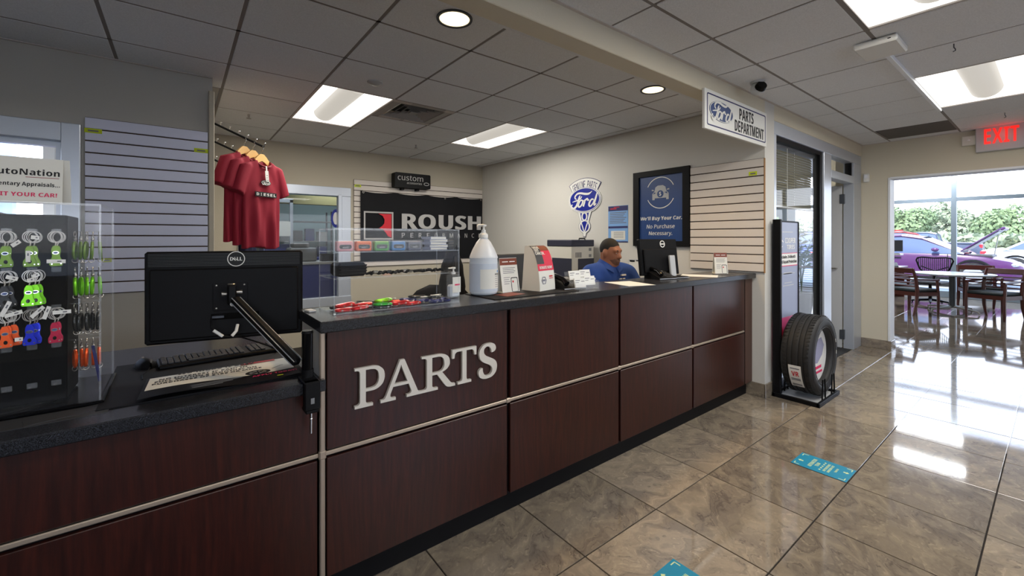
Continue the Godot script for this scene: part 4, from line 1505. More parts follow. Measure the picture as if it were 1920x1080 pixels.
func low_counter_things() -> void:
	# big monitor seen from behind, held by an arm
	var m := T("monitor", "large black monitor seen from behind with a round white badge, above the low counter", "monitor", Vector3(0.1605, 1.17, -2.0945), -11.4)
	add(m, "housing", MB.new().bx(-0.272, 0.272, -0.18, 0.18, -0.03, 0.0, 0.008), M.black)
	add(m, "back_step", MB.new().bx(-0.255, 0.255, -0.165, 0.112, 0.0, 0.012, 0.006), M.black)
	var rb := MB.new()
	for k in 9:
		rb.bx(-0.26, 0.26, 0.122 + k * 0.006, 0.1245 + k * 0.006, 0.0, 0.0018)
	add(m, "ribs", rb, M.charcoal)
	add(m, "screen", MB.new().bx(-0.262, 0.262, -0.168, 0.17, -0.032, -0.03), M.black_gloss)
	dell_badge(m, 0.031, 0.0025, Vector2(0.026, 0.148), M.white)
	add(m, "mount_plate", MB.new().bx(-0.052, 0.068, -0.06, 0.052, 0.012, 0.018, 0.002), M.black_matte)
	var sc := MB.new()
	for q in [[-0.04, 0.042], [0.056, 0.042], [-0.04, -0.05], [0.056, -0.05]]:
		sc.at(Vector3(q[0], q[1], 0.018)).ball(Vector3.ZERO, Vector3(0.004, 0.004, 0.002), 8, 4)
	add(m, "screw", sc.at(Vector3.ZERO), M.steel)
	add(m, "port_recess", MB.new().bx(-0.06, 0.11, -0.098, -0.07, 0.0, 0.0125, 0.002).bx(-0.055, -0.01, -0.092, -0.078, 0.0125, 0.0145), M.black_gloss)
	add(m, "port", MB.new().bx(-0.056, -0.014, -0.09, -0.08, 0.0125, 0.016, 0.002), M.alu_dark)
	add(m, "port", MB.new().bx(0.062, 0.074, -0.09, -0.082, 0.0125, 0.015, 0.002), M.alu_dark)
	var a := T("swivel_mount", "black jointed monitor arm clamped to the low counter edge beside the PARTS panel", "monitor arm", Vector3.ZERO)
	# the clamp and post stand at the right end of the worktop, the arm rises to the middle of the monitor
	var pp := Vector3(0.375, LO, -1.715)
	var hd := Vector3(0.167, 1.17, -2.04)
	add(a, "clamp", MB.new().bx(pp.x - 0.026, pp.x + 0.026, LO - 0.09, LO + 0.012, -1.667, -1.635, 0.004).bx(pp.x - 0.026, pp.x + 0.026, LO, LO + 0.012, -1.75, -1.64, 0.003).bx(pp.x - 0.022, pp.x + 0.022, LO - 0.1, LO - 0.088, -1.698, -1.636, 0.003), M.black)
	add(a, "clamp_slot", MB.new().bx(pp.x - 0.006, pp.x + 0.006, LO - 0.065, LO - 0.045, -1.636, -1.634), M.grey)
	add(a, "clamp_screw", MB.new().cyl(Vector3(pp.x, LO - 0.178, -1.66), Vector3(pp.x, LO - 0.095, -1.66), 0.005, 0.005, 10).torus(Vector3(pp.x, LO - 0.125, -1.66), Vector3.UP, 0.005, 0.0015, 10, 5), M.chrome)
	add(a, "post", MB.new().cyl(pp + Vector3(0, 0.012, 0), pp + Vector3(0, 0.178, 0), 0.019, 0.019, 18), M.black_gloss)
	add(a, "post_collar", MB.new().cyl(pp + Vector3(0, 0.012, 0), pp + Vector3(0, 0.04, 0), 0.021, 0.021, 18), M.black)
	add(a, "post_cap", MB.new().cyl(pp + Vector3(0, 0.174, 0), pp + Vector3(0, 0.183, 0), 0.0205, 0.018, 18), M.black)
	var p0 := pp + Vector3(-0.02, 0.05, -0.02)
	var dv := (hd - p0)
	var bs := Basis.looking_at(dv.normalized(), Vector3.UP)
	var am := MB.new()
	am.x = Transform3D(bs, (p0 + hd) / 2.0)
	am.cbox(Vector3.ZERO, Vector3(0.034, 0.03, dv.length() - 0.03), 0.008)
	add(a, "lower_link", am, M.black)
	var ed := MB.new()
	ed.x = Transform3D(bs, (p0 + hd) / 2.0)
	ed.bx(0.0165, 0.0185, 0.008, 0.0105, -dv.length() / 2 + 0.02, dv.length() / 2 - 0.02).bx(-0.0185, -0.0165, 0.008, 0.0105, -dv.length() / 2 + 0.02, dv.length() / 2 - 0.02).bx(-0.0185, -0.0165, -0.0105, -0.008, -dv.length() / 2 + 0.03, dv.length() / 2 - 0.02)
	add(a, "edge_line", ed, M.alu)
	add(a, "head", MB.new().bx(hd.x - 0.014, hd.x + 0.014, hd.y - 0.035, hd.y + 0.045, hd.z - 0.034, hd.z + 0.012, 0.004), M.black)
	add(a, "knob", MB.new().cyl(hd + Vector3(-0.034, 0.01, -0.012), hd + Vector3(-0.016, 0.01, -0.012), 0.009, 0.007, 12), M.steel)
	add(a, "knob", MB.new().cyl(hd + Vector3(0.016, 0.014, -0.012), hd + Vector3(0.036, 0.014, -0.012), 0.007, 0.009, 12), M.steel)
	add(a, "pivot_bolt", MB.new().cyl(hd + Vector3(0, -0.03, 0.008), hd + Vector3(0, -0.03, 0.018), 0.008, 0.008, 12), M.steel)
	add(a, "loop", MB.new().torus(hd + Vector3(0, 0.048, -0.008), Vector3.UP, 0.012, 0.003, 14, 5), M.steel)
	# keyboard
	var k := T("keyboard", "long black keyboard lying below the monitor, behind the printed counter mat", "keyboard", Vector3(0.155, LO + 0.004, -2.27), 4.0)
	add(k, "case", MB.new().bx(-0.225, 0.225, 0, 0.016, -0.075, 0.075, 0.005), M.black)
	var keys := MB.new()
	for r in 6:
		var n := 21
		for c in n:
			if (c in [14, 18]) or (r == 0 and c in [1, 6, 11]):
				continue
			if r == 5 and c > 3 and c < 10:
				if c == 4:
					keys.bx(-0.128, -0.008, 0.016, 0.023, 0.048, 0.064, 0.002)
				continue
			var x := -0.214 + 0.0205 * c
			var z := -0.06 + 0.0215 * r
			keys.bx(x, x + 0.017, 0.016, 0.023, z - 0.004, z + 0.013, 0.002)
	add(k, "keys", keys, M.charcoal)
	var ms := T("mouse", "small black computer mouse left of the keyboard", "mouse", Vector3(-0.108, LO + 0.004, -2.275), 20.0)
	var rows := []
	for j in 9:
		var t := j / 8.0
		var z := lerpf(0.055, -0.055, t)
		var w := 0.03 * sqrt(maxf(0.02, 1.0 - pow(absf(t - 0.5) * 2.0, 3.0)))
		var hh := 0.036 * sqrt(maxf(0.02, 1.0 - pow(absf(t - 0.42) * 1.75, 2.4)))
		var row := PackedVector3Array()
		for i in 11:
			var g := PI * i / 10.0
			row.append(Vector3(-cos(g) * w, sin(g) * hh, z))
		rows.append(row)
	add(ms, "shell", MB.new().grid(rows), M.black)
	add(ms, "wheel", MB.new().cyl(Vector3(-0.004, 0.03, -0.028), Vector3(0.004, 0.03, -0.028), 0.007, 0.007, 10), M.grey)
	add(ms, "cord", MB.new().tube([Vector3(0, 0.008, 0.05), Vector3(-0.02, 0.004, 0.09), Vector3(-0.05, 0.004, 0.13), Vector3(-0.07, 0.004, 0.2)], 0.002, 6), M.black)
	one("mouse_mat", "black desk mat under the mouse and keyboard on the low counter", "mat", MB.new().bx(-0.2, 0.39, LO, LO + 0.004, -2.36, -1.79, 0.001), M.black_matte)
	# printed counter mat lying slightly wavy
	var b := T("counter_mat", "white and black printed financing mat lying at the front edge of the low counter", "mat", Vector3(0.135, LO + 0.005, -1.915), 0.0)
	var sh := []
	var f := func(u: float, v: float) -> Vector3:
		return Vector3(lerpf(-0.24, 0.232, u) + 0.012 * v, 0.004 + 0.008 * sin(u * 5.5 + 0.6) * (1.0 - v) + 0.004 * (1 - v), lerpf(0.14, -0.14, v) - 0.01 * u)
	for j in 9:
		var r := PackedVector3Array()
		for i in 25:
			r.append(f.call(i / 24.0, j / 8.0))
		sh.append(r)
	add(b, "sheet", MB.new().grid(sh), M.black)
	var wv := []
	for j in 9:
		var r := PackedVector3Array()
		for i in 25:
			r.append(f.call(0.02 + 0.96 * i / 24.0, 0.34 + 0.63 * j / 8.0) + Vector3(0, 0.0008, 0))
		wv.append(r)
	var wt := add(b, "white_area", MB.new().grid(wv), M.paper)
	var lay := func(s: String, fk: String, u: float, v: float, w: float, h: float, mt: Material, par: Node) -> void:
		var p: Vector3 = f.call(u, v)
		text(par, "lettering", s, fk, w, h, 0.0006, xf(p + Vector3(0, 0.0042, 0), Vector3(-90, 0, 0)), mt)
	lay.call("We make it easy", "sansbold", 0.45, 0.92, 0.25, 0.03, M.ink, wt)
	lay.call("NO INTEREST IF PAID IN", "sansbold", 0.37, 0.76, 0.27, 0.016, M.ink, wt)
	lay.call("FULL WITHIN 6 MONTHS* ON", "sansbold", 0.39, 0.66, 0.31, 0.016, M.ink, wt)
	lay.call("PURCHASES OF $199 OR MORE", "sansbold", 0.40, 0.56, 0.33, 0.016, M.ink, wt)
	lay.call("APPLY TODAY!", "sansbold", 0.83, 0.22, 0.15, 0.016, M.pink, b)
	var fine := MB.new()
	for i in 3:
		var p: Vector3 = f.call(0.35, 0.22 - 0.06 * i)
		fine.bx(p.x - 0.1, p.x + 0.12 - 0.03 * i, p.y + 0.001, p.y + 0.0016, p.z - 0.002, p.z + 0.002)
	add(b, "fine_print", fine, M.grey)
	var pr: Vector3 = f.call(0.66, 0.93)
	add(wt, "red_banner", MB.new().bx(pr.x - 0.02, pr.x + 0.1, pr.y + 0.002, pr.y + 0.0026, pr.z - 0.014, pr.z + 0.006), M.red)
	pr = f.call(0.72, 0.42)
	var cr := MB.new().at(pr + Vector3(0, 0.002, 0), Vector3(-90, 0, 0))
	cr.ring(ell(0.042, 0.03, 24), ell(0.03, 0.021, 24), 0, 0.0006)
	for i in 8:
		cr.stroke([Vector2.ZERO, Vector2(cos(TAU * i / 8), sin(TAU * i / 8) * 0.7) * 0.03], 0.006, 0, 0.0005, 1)
	cr.stroke([Vector2(0.05, 0.02), Vector2(0.09, 0.05), Vector2(0.13, 0.055), Vector2(0.17, 0.07)], 0.003, 0, 0.0006, 3)
	add(wt, "car_drawing", cr, M.ink)
	pr = f.call(0.88, 0.1)
	add(b, "yellow_mark", MB.new().bx(pr.x - 0.02, pr.x, pr.y + 0.001, pr.y + 0.0016, pr.z - 0.004, pr.z + 0.004), M.yellow_tag)
	# cables and a low shelf edge behind
	one("monitor_cable", "black cable with white sleeves looping below the monitor", "cable", MB.new().tube([Vector3(0.1, 1.085, -2.06), Vector3(0.098, 1.055, -2.03), Vector3(0.13, 1.02, -2.02), Vector3(0.165, 1.01, -2.03), Vector3(0.2, 1.0, -2.05), Vector3(0.27, 0.955, -2.12), Vector3(0.35, 0.9, -2.2), Vector3(0.39, 0.884, -2.32)], 0.0035, 6), M.black)
	var sl := T("cable_sleeve", "two white cable sleeves on the loop below the monitor", "cable", Vector3.ZERO)
	add(sl, "sleeve", MB.new().cyl(Vector3(0.105, 1.045, -2.018), Vector3(0.135, 1.019, -2.014), 0.006, 0.006, 8), M.white)
	add(sl, "sleeve", MB.new().tube([Vector3(0.165, 1.015, -2.02), Vector3(0.18, 1.032, -2.025), Vector3(0.186, 1.055, -2.04)], 0.006, 8), M.white)
	one("flat_papers", "glossy printed sheets lying flat under the front of the key display", "papers", MB.new().bx(-0.62, -0.17, LO, LO + 0.0009, -1.86, -1.76).at(Vector3(-0.25, LO + 0.001, -1.82), Vector3(0, 14, 0)).bx(-0.1, 0.06, 0, 0.001, -0.03, 0.03), M.charcoal)


# ------------------------------------------------------------------ clear shelf case and what it holds
func carabiner(m: Material) -> Node3D:       # lies flat, long side along x
	var t := Node3D.new()
	var pts := []
	for i in 27:
		var a := TAU * i / 26.0
		pts.append(Vector3(signf(cos(a)) * pow(absf(cos(a)), 0.65) * 0.038, 0.006, signf(sin(a)) * pow(absf(sin(a)), 0.75) * 0.0185))
	add(t, "frame", MB.new().tube(pts, 0.0058, 7, false), m)
	add(t, "gate", MB.new().cyl(Vector3(-0.02, 0.006, 0.0185), Vector3(0.02, 0.006, 0.0185), 0.0052, 0.0052, 8), M.steel)
	add(t, "ring", MB.new().torus(Vector3(0.052, 0.005, 0.0), Vector3.UP, 0.014, 0.0014, 16, 5), M.steel)
	return t


func glass_case() -> void:
	var x0 := 0.488
	var x1 := 1.07
	var z0 := -2.015
	var z1 := -1.787
	var c := T("display_case", "clear acrylic shelf case on the high counter beside the hand sanitizer jug", "display case", Vector3.ZERO)
	var y1 := 1.44
	add(c, "front_pane", MB.new().bx(x0, x1, HI + 0.006, y1, z1 - 0.004, z1), M.acrylic)
	add(c, "side_pane", MB.new().bx(x0, x0 + 0.004, HI + 0.006, y1, z0, z1 - 0.004), M.acrylic)
	add(c, "side_pane", MB.new().bx(x1 - 0.004, x1, HI + 0.006, y1, z0, z1 - 0.004), M.acrylic)
	add(c, "top_pane", MB.new().bx(x0, x1, y1, y1 + 0.005, z0, z1), M.acrylic)
	add(c, "base", MB.new().bx(x0, x1, HI + 0.001, HI + 0.006, z0, z1), M.acrylic)
	for y in [1.236, 1.343]:
		add(c, "shelf", MB.new().bx(x0 + 0.004, x1 - 0.004, y, y + 0.005, z0, z1 - 0.004), M.acrylic)
	var e := MB.new()
	for x in [x0, x1 - 0.005]:
		e.bx(x, x + 0.005, HI, y1, z1 - 0.005, z1 + 0.001)
		e.bx(x, x + 0.004, HI, y1, z0, z0 + 0.004)
	for y in [HI + 0.001, 1.236, 1.343, y1]:
		e.bx(x0, x1, y, y + 0.005, z1 - 0.002, z1 + 0.001)
		e.bx(x0, x1, y, y + 0.005, z0, z0 + 0.002)
		e.bx(x0, x0 + 0.002, y, y + 0.005, z0, z1)
	add(c, "edges", e, M.acrylic_edge)
	add(c, "foot", MB.new().ball(Vector3(x0 + 0.004, HI + 0.004, z1 - 0.004), Vector3(0.006, 0.004, 0.006), 8, 5), M.white)
	# five packed bands on the top shelf
	var cols := [["pink", rgb(214, 152, 158)], ["orange", rgb(224, 104, 44)], ["green", rgb(74, 156, 54)], ["blue", rgb(44, 120, 186)], ["grey", rgb(74, 78, 98)]]
	for i in 5:
		var cm := mat("band_" + cols[i][0], cols[i][1], 0.45)
		var t := T("boxed_wristband", "%s boxed wristband on the top shelf of the clear case" % cols[i][0], "box", Vector3(0.545 + 0.0775 * i, 1.348, -1.835), 0, "boxed wristbands on the top shelf")
		add(t, "insert", MB.new().bx(-0.032, 0.032, 0, 0.042, -0.03, 0.012, 0.004), cm)
		add(t, "window", MB.new().prism(rrect(0.05, 0.018, 0.008, 3, Vector2(0, 0.019)), 0.0118, 0.0126), M.black_gloss)
		add(t, "face", MB.new().bx(-0.013, 0.013, 0.012, 0.019, 0.0126, 0.0138, 0.001), M.grey)
		add(t, "plastic_box", MB.new().bx(-0.036, 0.036, 0.0, 0.047, -0.034, 0.016), M.clear)
	for i in 5:
		var dx: float = [0.0, 0.006, -0.004, 0.004, -0.005][i]
		var t := T("booklet", "%s white boxed booklet of the stack on the top shelf" % ["lowest", "second lowest", "middle", "second highest", "highest"][i], "book", Vector3(0.972 + dx, 1.3485 + 0.0125 * i, -1.85), [4, -6, 8, -3, 10][i], "white booklets in a stack")
		add(t, "pages", MB.new().bx(-0.045, 0.045, 0.001, 0.011, -0.035, 0.035, 0.001), M.book_edge)
		add(t, "cover", MB.new().bx(-0.047, -0.045, 0, 0.012, -0.036, 0.036).bx(-0.046, 0.047, 0.011, 0.012, -0.036, 0.036).bx(-0.046, 0.047, 0, 0.001, -0.036, 0.036), M.book_cover)
	for i in 4:
		one("folded_strap", "%s of the dark flat straps stacked at the right end of the top shelf" % ["lowest", "second", "third", "topmost"][i], "strap", MB.new().bx(-0.018, 0.018, 0, 0.011, -0.04, 0.04, 0.003), M.charcoal, Vector3(1.042, 1.3485 + 0.012 * i, -1.86), [3, -4, 5, -2][i], "dark straps on the top shelf")
	# middle shelf
	var bg := T("black_pouch", "black ribbed zip pouch at the left end of the middle shelf", "bag", Vector3(0.575, 1.2415, -1.875), 4)
	add(bg, "body", MB.new().bx(-0.062, 0.062, 0, 0.058, -0.06, 0.045, 0.012), M.bag_black)
	var rb := MB.new()
	for k in 4:
		rb.bx(-0.06, 0.06, 0.008 + 0.012 * k, 0.014 + 0.012 * k, 0.044, 0.048, 0.002)
	add(bg, "rib", rb, M.black_matte)
	add(bg, "zip", MB.new().tube([Vector3(-0.05, 0.057, 0.02), Vector3(0, 0.06, 0.022), Vector3(0.05, 0.057, 0.02)], 0.003, 6), M.charcoal)
	var sx := [0.68, 0.745, 0.82, 0.90, 0.975]
	for i in 5:
		var t := T("lanyard", "black coiled lanyard strap on the middle shelf, %s from the pouch" % ["first", "second", "third", "fourth", "fifth"][i], "strap", Vector3(sx[i], 1.2415, -1.86 + 0.015 * (i % 2)), [10, -20, 5, 25, -10][i], "coiled lanyards on the middle shelf")
		var p := []
		for k in 15:
			var a := k * 0.8 + i
			p.append(Vector3(-0.04 + 0.0058 * k, 0.006 + 0.006 * absf(sin(a * 1.3)), 0.02 * sin(a)))
		add(t, "strap", MB.new().tube(p, [0.004, 0.006, 0.007, 0.007, 0.007, 0.006, 0.007, 0.008, 0.007, 0.007, 0.006, 0.007, 0.007, 0.006, 0.004], 7), M.bag_black)
		if i < 3:
			add(t, "buckle", MB.new().bx(-0.014, 0.008, 0.008, 0.02, 0.01, 0.02, 0.003).torus(Vector3(0.022, 0.01, 0.022), Vector3.UP, 0.008, 0.0015, 12, 5), M.steel if i != 1 else M.charcoal)
	# carabiners heaped on the bottom
	var set_ := [[M.red_key, "orange red", 0.545, -1.825, 0.0, -4], [M.red_key, "red", 0.6, -1.815, 0.004, 28], [M.red_key, "dark red", 0.56, -1.88, 0.012, 15], [M.dark_key, "black", 0.545, -1.93, 0.0, 40], [M.red_key, "bright red", 0.64, -1.9, 0.004, -10], [M.dark_key, "grey", 0.67, -1.945, 0.006, 0],
		[M.green2_key, "green", 0.705, -1.83, 0.008, 6], [M.green_key, "lime green", 0.735, -1.9, 0.014, 12], [M.red_key, "scarlet", 0.79, -1.835, 0.006, 2], [M.dark_key, "charcoal", 0.70, -1.815, 0.0, 0], [M.red_key, "cherry red", 0.845, -1.83, 0.0, 10], [M.red_key, "deep red", 0.80, -1.9, 0.004, -14],
		[M.navy_key, "dark navy", 0.86, -1.91, 0.006, 8], [M.navy_key, "navy blue", 0.92, -1.86, 0.002, 4], [M.dark_key, "blackish", 0.915, -1.93, 0.014, -8], [M.navy_key, "purple navy", 0.965, -1.82, 0.0, 14], [M.dark_key, "silver-tagged black", 0.985, -1.88, 0.012, 30], [M.navy_key, "midnight blue", 1.02, -1.84, 0.0, 75]]
	for q in set_:
		var f := carabiner(q[0])
		f.name = numbered("carabiner")
		f.position = Vector3(q[2], HI + 0.0065 + q[4], q[3])
		f.rotation_degrees = Vector3(rng.randf_range(-5, 5) if q[4] > 0 else 0.0, q[5], rng.randf_range(-5, 5) if q[4] > 0 else 0.0)
		tag(f, "%s carabiner clip in the heap on the bottom of the clear case" % q[1], "carabiner", "carabiners heaped in the clear case")
		add_child(f)
	for q in [[0.93, -1.88, 0.022, 20], [0.975, -1.86, 0.028, -25], [1.01, -1.9, 0.024, 10]]:
		one("clip_tag", "white hang tag lying on the dark carabiners, at the " + ("left" if q[0] < 0.95 else ("middle" if q[0] < 1.0 else "right")) + " of the pile", "tag", MB.new().bx(-0.02, 0.02, 0, 0.001, -0.008, 0.008), M.white, Vector3(q[0], HI + 0.007 + q[2], q[1]), q[3], "hang tags in the clear case")
	one("eraser_block", "small pale block lying on the corner of the high counter", "block", MB.new().bx(-0.016, 0.016, 0, 0.009, -0.026, 0.026, 0.003), M.grey_light, Vector3(0.436, HI, -1.945), 10)


# ------------------------------------------------------------------ things on and behind the high counter
func high_counter_things() -> void:
	# jug of hand sanitizer
	var jug := T("sanitizer_jug", "large translucent hand sanitizer jug with a white pump top", "jug", Vector3(1.318, HI + 0.004, -1.945), -18)
	add(jug, "bottle", MB.new().lathe([Vector2(0.0, 0.002), Vector2(0.062, 0.0), Vector2(0.073, 0.006), Vector2(0.078, 0.02), Vector2(0.078, 0.17), Vector2(0.076, 0.196), Vector2(0.079, 0.2), Vector2(0.077, 0.208), Vector2(0.062, 0.245), Vector2(0.04, 0.285), Vector2(0.026, 0.302), Vector2(0.0215, 0.308), Vector2(0.0215, 0.312)], 40, 1.0, 0.92), M.jug)
	add(jug, "fluid_line", MB.new().lathe([Vector2(0.0782, 0.02), Vector2(0.0786, 0.022), Vector2(0.0786, 0.168), Vector2(0.0782, 0.17)], 40, 1.0, 0.92), M.jug_fluid)
	add(jug, "cap", MB.new().lathe([Vector2(0.023, 0.308), Vector2(0.024, 0.31), Vector2(0.024, 0.326), Vector2(0.02, 0.332), Vector2(0.013, 0.338), Vector2(0.011, 0.352), Vector2(0.006, 0.355), Vector2(0.005, 0.372), Vector2(0.0, 0.372)], 24), M.white)
	add(jug, "pump_spout", MB.new().lathe([Vector2(0.012, 0.37), Vector2(0.016, 0.373), Vector2(0.016, 0.381), Vector2(0.0, 0.384)], 18).tube([Vector3(0, 0.378, 0), Vector3(-0.03, 0.379, 0.004), Vector3(-0.036, 0.374, 0.005), Vector3(-0.037, 0.366, 0.005)], [0.007, 0.006, 0.005, 0.004], 8), M.white)
	var lr := []
	for k in 2:
		var r := PackedVector3Array()
		for i in 17:
			var a := deg_to_rad(lerpf(118, 20, i / 16.0))
			r.append(Vector3(cos(a) * 0.0794, [0.035, 0.14][k], sin(a) * 0.0794 * 0.92))
		lr.append(r)
	var lb := add(jug, "label", MB.new().grid(lr), M.paper)
	var fine := MB.new()
	var lk := func(deg: float, y: float) -> Transform3D:
		var a := deg_to_rad(deg)
		return Transform3D(Basis.from_euler(Vector3(0, PI / 2 - a, 0)), Vector3(cos(a) * 0.0799, y, sin(a) * 0.0735))
	for i in 6:
		for d in [34.0, 42.0, 50.0]:
			fine.x = lk.call(d, 0.1 - 0.011 * i)
			fine.bx(-0.0052, 0.0052, -0.001, 0.001, 0, 0.0004)
	fine.x = Transform3D()
	add(lb, "text_lines", fine, M.ink_grey)
	var tx := MB.new()
	var word := "purell"
	for i in 6:
		letters(tx, word[i], "sansbold", 0.0045 if word[i] != "l" else 0.0015, 0.011, 0.0005, lk.call(53.0 - 5.6 * i, 0.112))
	add(lb, "lettering", tx, M.ink)
	var dp := MB.new()
	dp.x = lk.call(36.0, 0.128)
	dp.prism(ell(0.0055, 0.008, 12), 0, 0.0005)
	dp.x = Transform3D()
	add(lb, "drop_mark", dp, mat("drop_blue", rgb(40, 130, 200), 0.5))
	# small pump bottle
	var p := T("pump_bottle", "small clear pump bottle with a pale label, at the right edge of the clear case", "bottle", Vector3(1.128, HI, -1.945), 10)
	add(p, "bottle", MB.new().bx(-0.034, 0.034, 0.001, 0.125, -0.022, 0.022, 0.009), M.clear)
	add(p, "gel", MB.new().bx(-0.031, 0.031, 0.004, 0.07, -0.019, 0.019, 0.008), M.jug)
	add(p, "label", MB.new().bx(-0.024, 0.03, 0.03, 0.11, 0.0222, 0.0228), M.paper)
	add(p, "label_mark", MB.new().bx(-0.01, 0.024, 0.066, 0.074, 0.0228, 0.0232), M.pink)
	add(p, "pump_top", MB.new().lathe([Vector2(0.012, 0.124), Vector2(0.012, 0.134), Vector2(0.005, 0.136), Vector2(0.004, 0.15), Vector2(0.012, 0.152), Vector2(0.011, 0.16), Vector2(0, 0.161)], 14).bx(-0.034, 0, 0.152, 0.159, -0.005, 0.005, 0.002), M.white)
	one("counter_pad", "thin black counter pad under the jug and the brochures", "mat", MB.new().bx(1.25, 1.86, HI, HI + 0.004, -2.03, -1.742, 0.001), M.black_matte)
	one("loose_leaflet", "orange printed leaflet lying flat in front of the jug", "leaflet", MB.new().bx(-0.075, 0.075, 0, 0.001, -0.05, 0.05), M.brochure_fire, Vector3(1.42, HI + 0.0045, -1.845), 12)
	# brochure card with a phone picture
	var bz := func(nm: String, label: String, pos: Vector3, ry: float, w: float, h: float, tall: bool) -> void:
		var t := T(nm, label, "brochure", pos, ry, "folded brochure cards")
		add(t, "front_leaf", MB.new().at(Vector3(0, 0, 0.03), Vector3(-9, 0, 0)).bx(-w / 2, w / 2, 0, h, -0.001, 0.001), M.paper)
		add(t, "back_leaf", MB.new().at(Vector3(0, 0, -0.03), Vector3(9, 0, 0)).bx(-w / 2, w / 2, 0, h, -0.001, 0.001), M.paper)
		add(t, "base_fold", MB.new().bx(-w / 2, w / 2, 0, 0.0015, -0.03, 0.03), M.paper)
		var mb := MB.new().at(Vector3(0, 0, 0.03), Vector3(-9, 0, 0))
		mb.bx(-w / 2, w / 2, h * 0.79, h * 0.999, 0.001, 0.0016)
		add(t, "heading_band", mb, M.brochure_fire)
		mb = MB.new().at(Vector3(0, 0, 0.03), Vector3(-9, 0, 0))
		mb.bx(-w * 0.36, -w * 0.02, h * 0.875, h * 0.9, 0.0016, 0.002).bx(w * 0.06, w * 0.38, h * 0.875, h * 0.9, 0.0016, 0.002)
		add(t, "heading_text", mb, M.white)
		mb = MB.new().at(Vector3(0, 0, 0.03), Vector3(-9, 0, 0))
		for i in 4:
			mb.bx(-w * 0.36, w * (0.36 - 0.08 * (i % 2)), h * (0.7 - 0.05 * i), h * (0.716 - 0.05 * i), 0.001, 0.0014)
		for i in 4:
			mb.bx(-w * 0.36, w * (0.0 - 0.06 * (i % 2)), h * (0.42 - 0.06 * i), h * (0.435 - 0.06 * i), 0.001, 0.0014)
		add(t, "text_lines", mb, M.ink_grey)
		mb = MB.new().at(Vector3(0, 0, 0.03), Vector3(-9, 0, 0))
		var o := rrect(w * 0.4, h * 0.42, 0.008, 3, Vector2(w * 0.24, h * 0.215))
		var i2 := rrect(w * 0.34, h * 0.385, 0.006, 3, Vector2(w * 0.24, h * 0.205))
		mb.ring(o, i2, 0.001, 0.0018)
		add(t, "phone_picture", mb, M.charcoal)
		mb = MB.new().at(Vector3(0, 0, 0.03), Vector3(-9, 0, 0))
		mb.prism(ell(0.005, 0.007, 10, Vector2(w * 0.16, h * 0.3)), 0.001, 0.0018)
		add(t, "pin_mark", mb, M.red)
	bz.call("brochure_card", "white folded brochure card with a dark heading and a phone picture, right of the jug", Vector3(1.492, HI + 0.004, -1.955), 6.0, 0.135, 0.196, true)
	bz.call("brochure_card", "small white folded brochure card near the far end of the counter, before the right slatwall", Vector3(3.815, HI, -1.87), -38.0, 0.115, 0.185, true)
	# curved donation card
	var d := T("donation_card", "tall curved donation card with a red panel reading DONATE NOW", "brochure", Vector3(1.705, HI + 0.004, -1.915), 14.0)
	var cw := 0.082
	var prof := []
	for i in 17:
		var t := i / 16.0
		prof.append(Vector2(lerpf(0.055, -0.055, pow(t, 1.7)), 0.262 * sin(minf(t * 1.12, 1.0) * PI / 2)))
	var sk := []
	for q in prof:
		sk.append(PackedVector3Array([Vector3(-cw, q.y, q.x), Vector3(cw, q.y, q.x)]))
	add(d, "front_sheet", MB.new().grid(sk), M.paper)
	var sd := PackedVector2Array()
	for q in prof:
		sd.append(q)
	sd.append(Vector2(-0.075, 0.0))
	var sm := MB.new()
	sm.x = Transform3D(Basis(Vector3(0, 0, 1), Vector3(0, 1, 0), Vector3(-1, 0, 0)), Vector3(-cw + 0.002, 0, 0))
	sm.prism(sd, -0.0012, 0.0012)
	sm.x = Transform3D(Basis(Vector3(0, 0, 1), Vector3(0, 1, 0), Vector3(-1, 0, 0)), Vector3(cw - 0.002, 0, 0))
	sm.prism(sd, -0.0012, 0.0012)
	sm.x = Transform3D()
	add(d, "side_flap", sm, M.paper)
	var band := func(a: float, b: float, u0: float, u1: float, m: Material, nm: String) -> void:
		var rr := []
		for i in 9:
			var t := lerpf(a, b, i / 8.0)
			var q := Vector2(lerpf(0.055, -0.055, pow(t, 1.7)), 0.262 * sin(minf(t * 1.12, 1.0) * PI / 2))
			rr.append(PackedVector3Array([Vector3(lerpf(-cw, cw, u0), q.y + 0.0006, q.x + 0.0012), Vector3(lerpf(-cw, cw, u1), q.y + 0.0006, q.x + 0.0012)]))
		add(d, nm, MB.new().grid(rr), m)
	band.call(0.26, 0.36, 0.0, 1.0, M.brochure_pink, "red_band")
	band.call(0.36, 0.62, 0.45, 1.0, M.brochure_pink, "red_picture")
	band.call(0.36, 0.85, 0.0, 0.45, M.charcoal, "dark_panel")
	band.call(0.62, 0.9, 0.45, 1.0, M.brochure_fire, "warm_picture")
	var on := func(t: float, u: float) -> Transform3D:
		var q := Vector2(lerpf(0.055, -0.055, pow(t, 1.7)), 0.262 * sin(minf(t * 1.12, 1.0) * PI / 2))
		var q2 := Vector2(lerpf(0.055, -0.055, pow(t + 0.02, 1.7)), 0.262 * sin(minf((t + 0.02) * 1.12, 1.0) * PI / 2))
		var ang := atan2(q2.x - q.x, q2.y - q.y)
		return Transform3D(Basis.from_euler(Vector3(ang, 0, 0)), Vector3(lerpf(-cw, cw, u), q.y + 0.001, q.x + 0.0022))
	text(d, "lettering", "DONATE NOW!", "sansbold", 0.13, 0.017, 0.0006, on.call(0.305, 0.5), M.white)
	text(d, "lettering", "DRIVE", "sansbold", 0.062, 0.018, 0.0006, on.call(0.72, 0.24), M.white)
	text(d, "lettering", "OUT", "sansbold", 0.045, 0.018, 0.0006, on.call(0.63, 0.2), M.white)
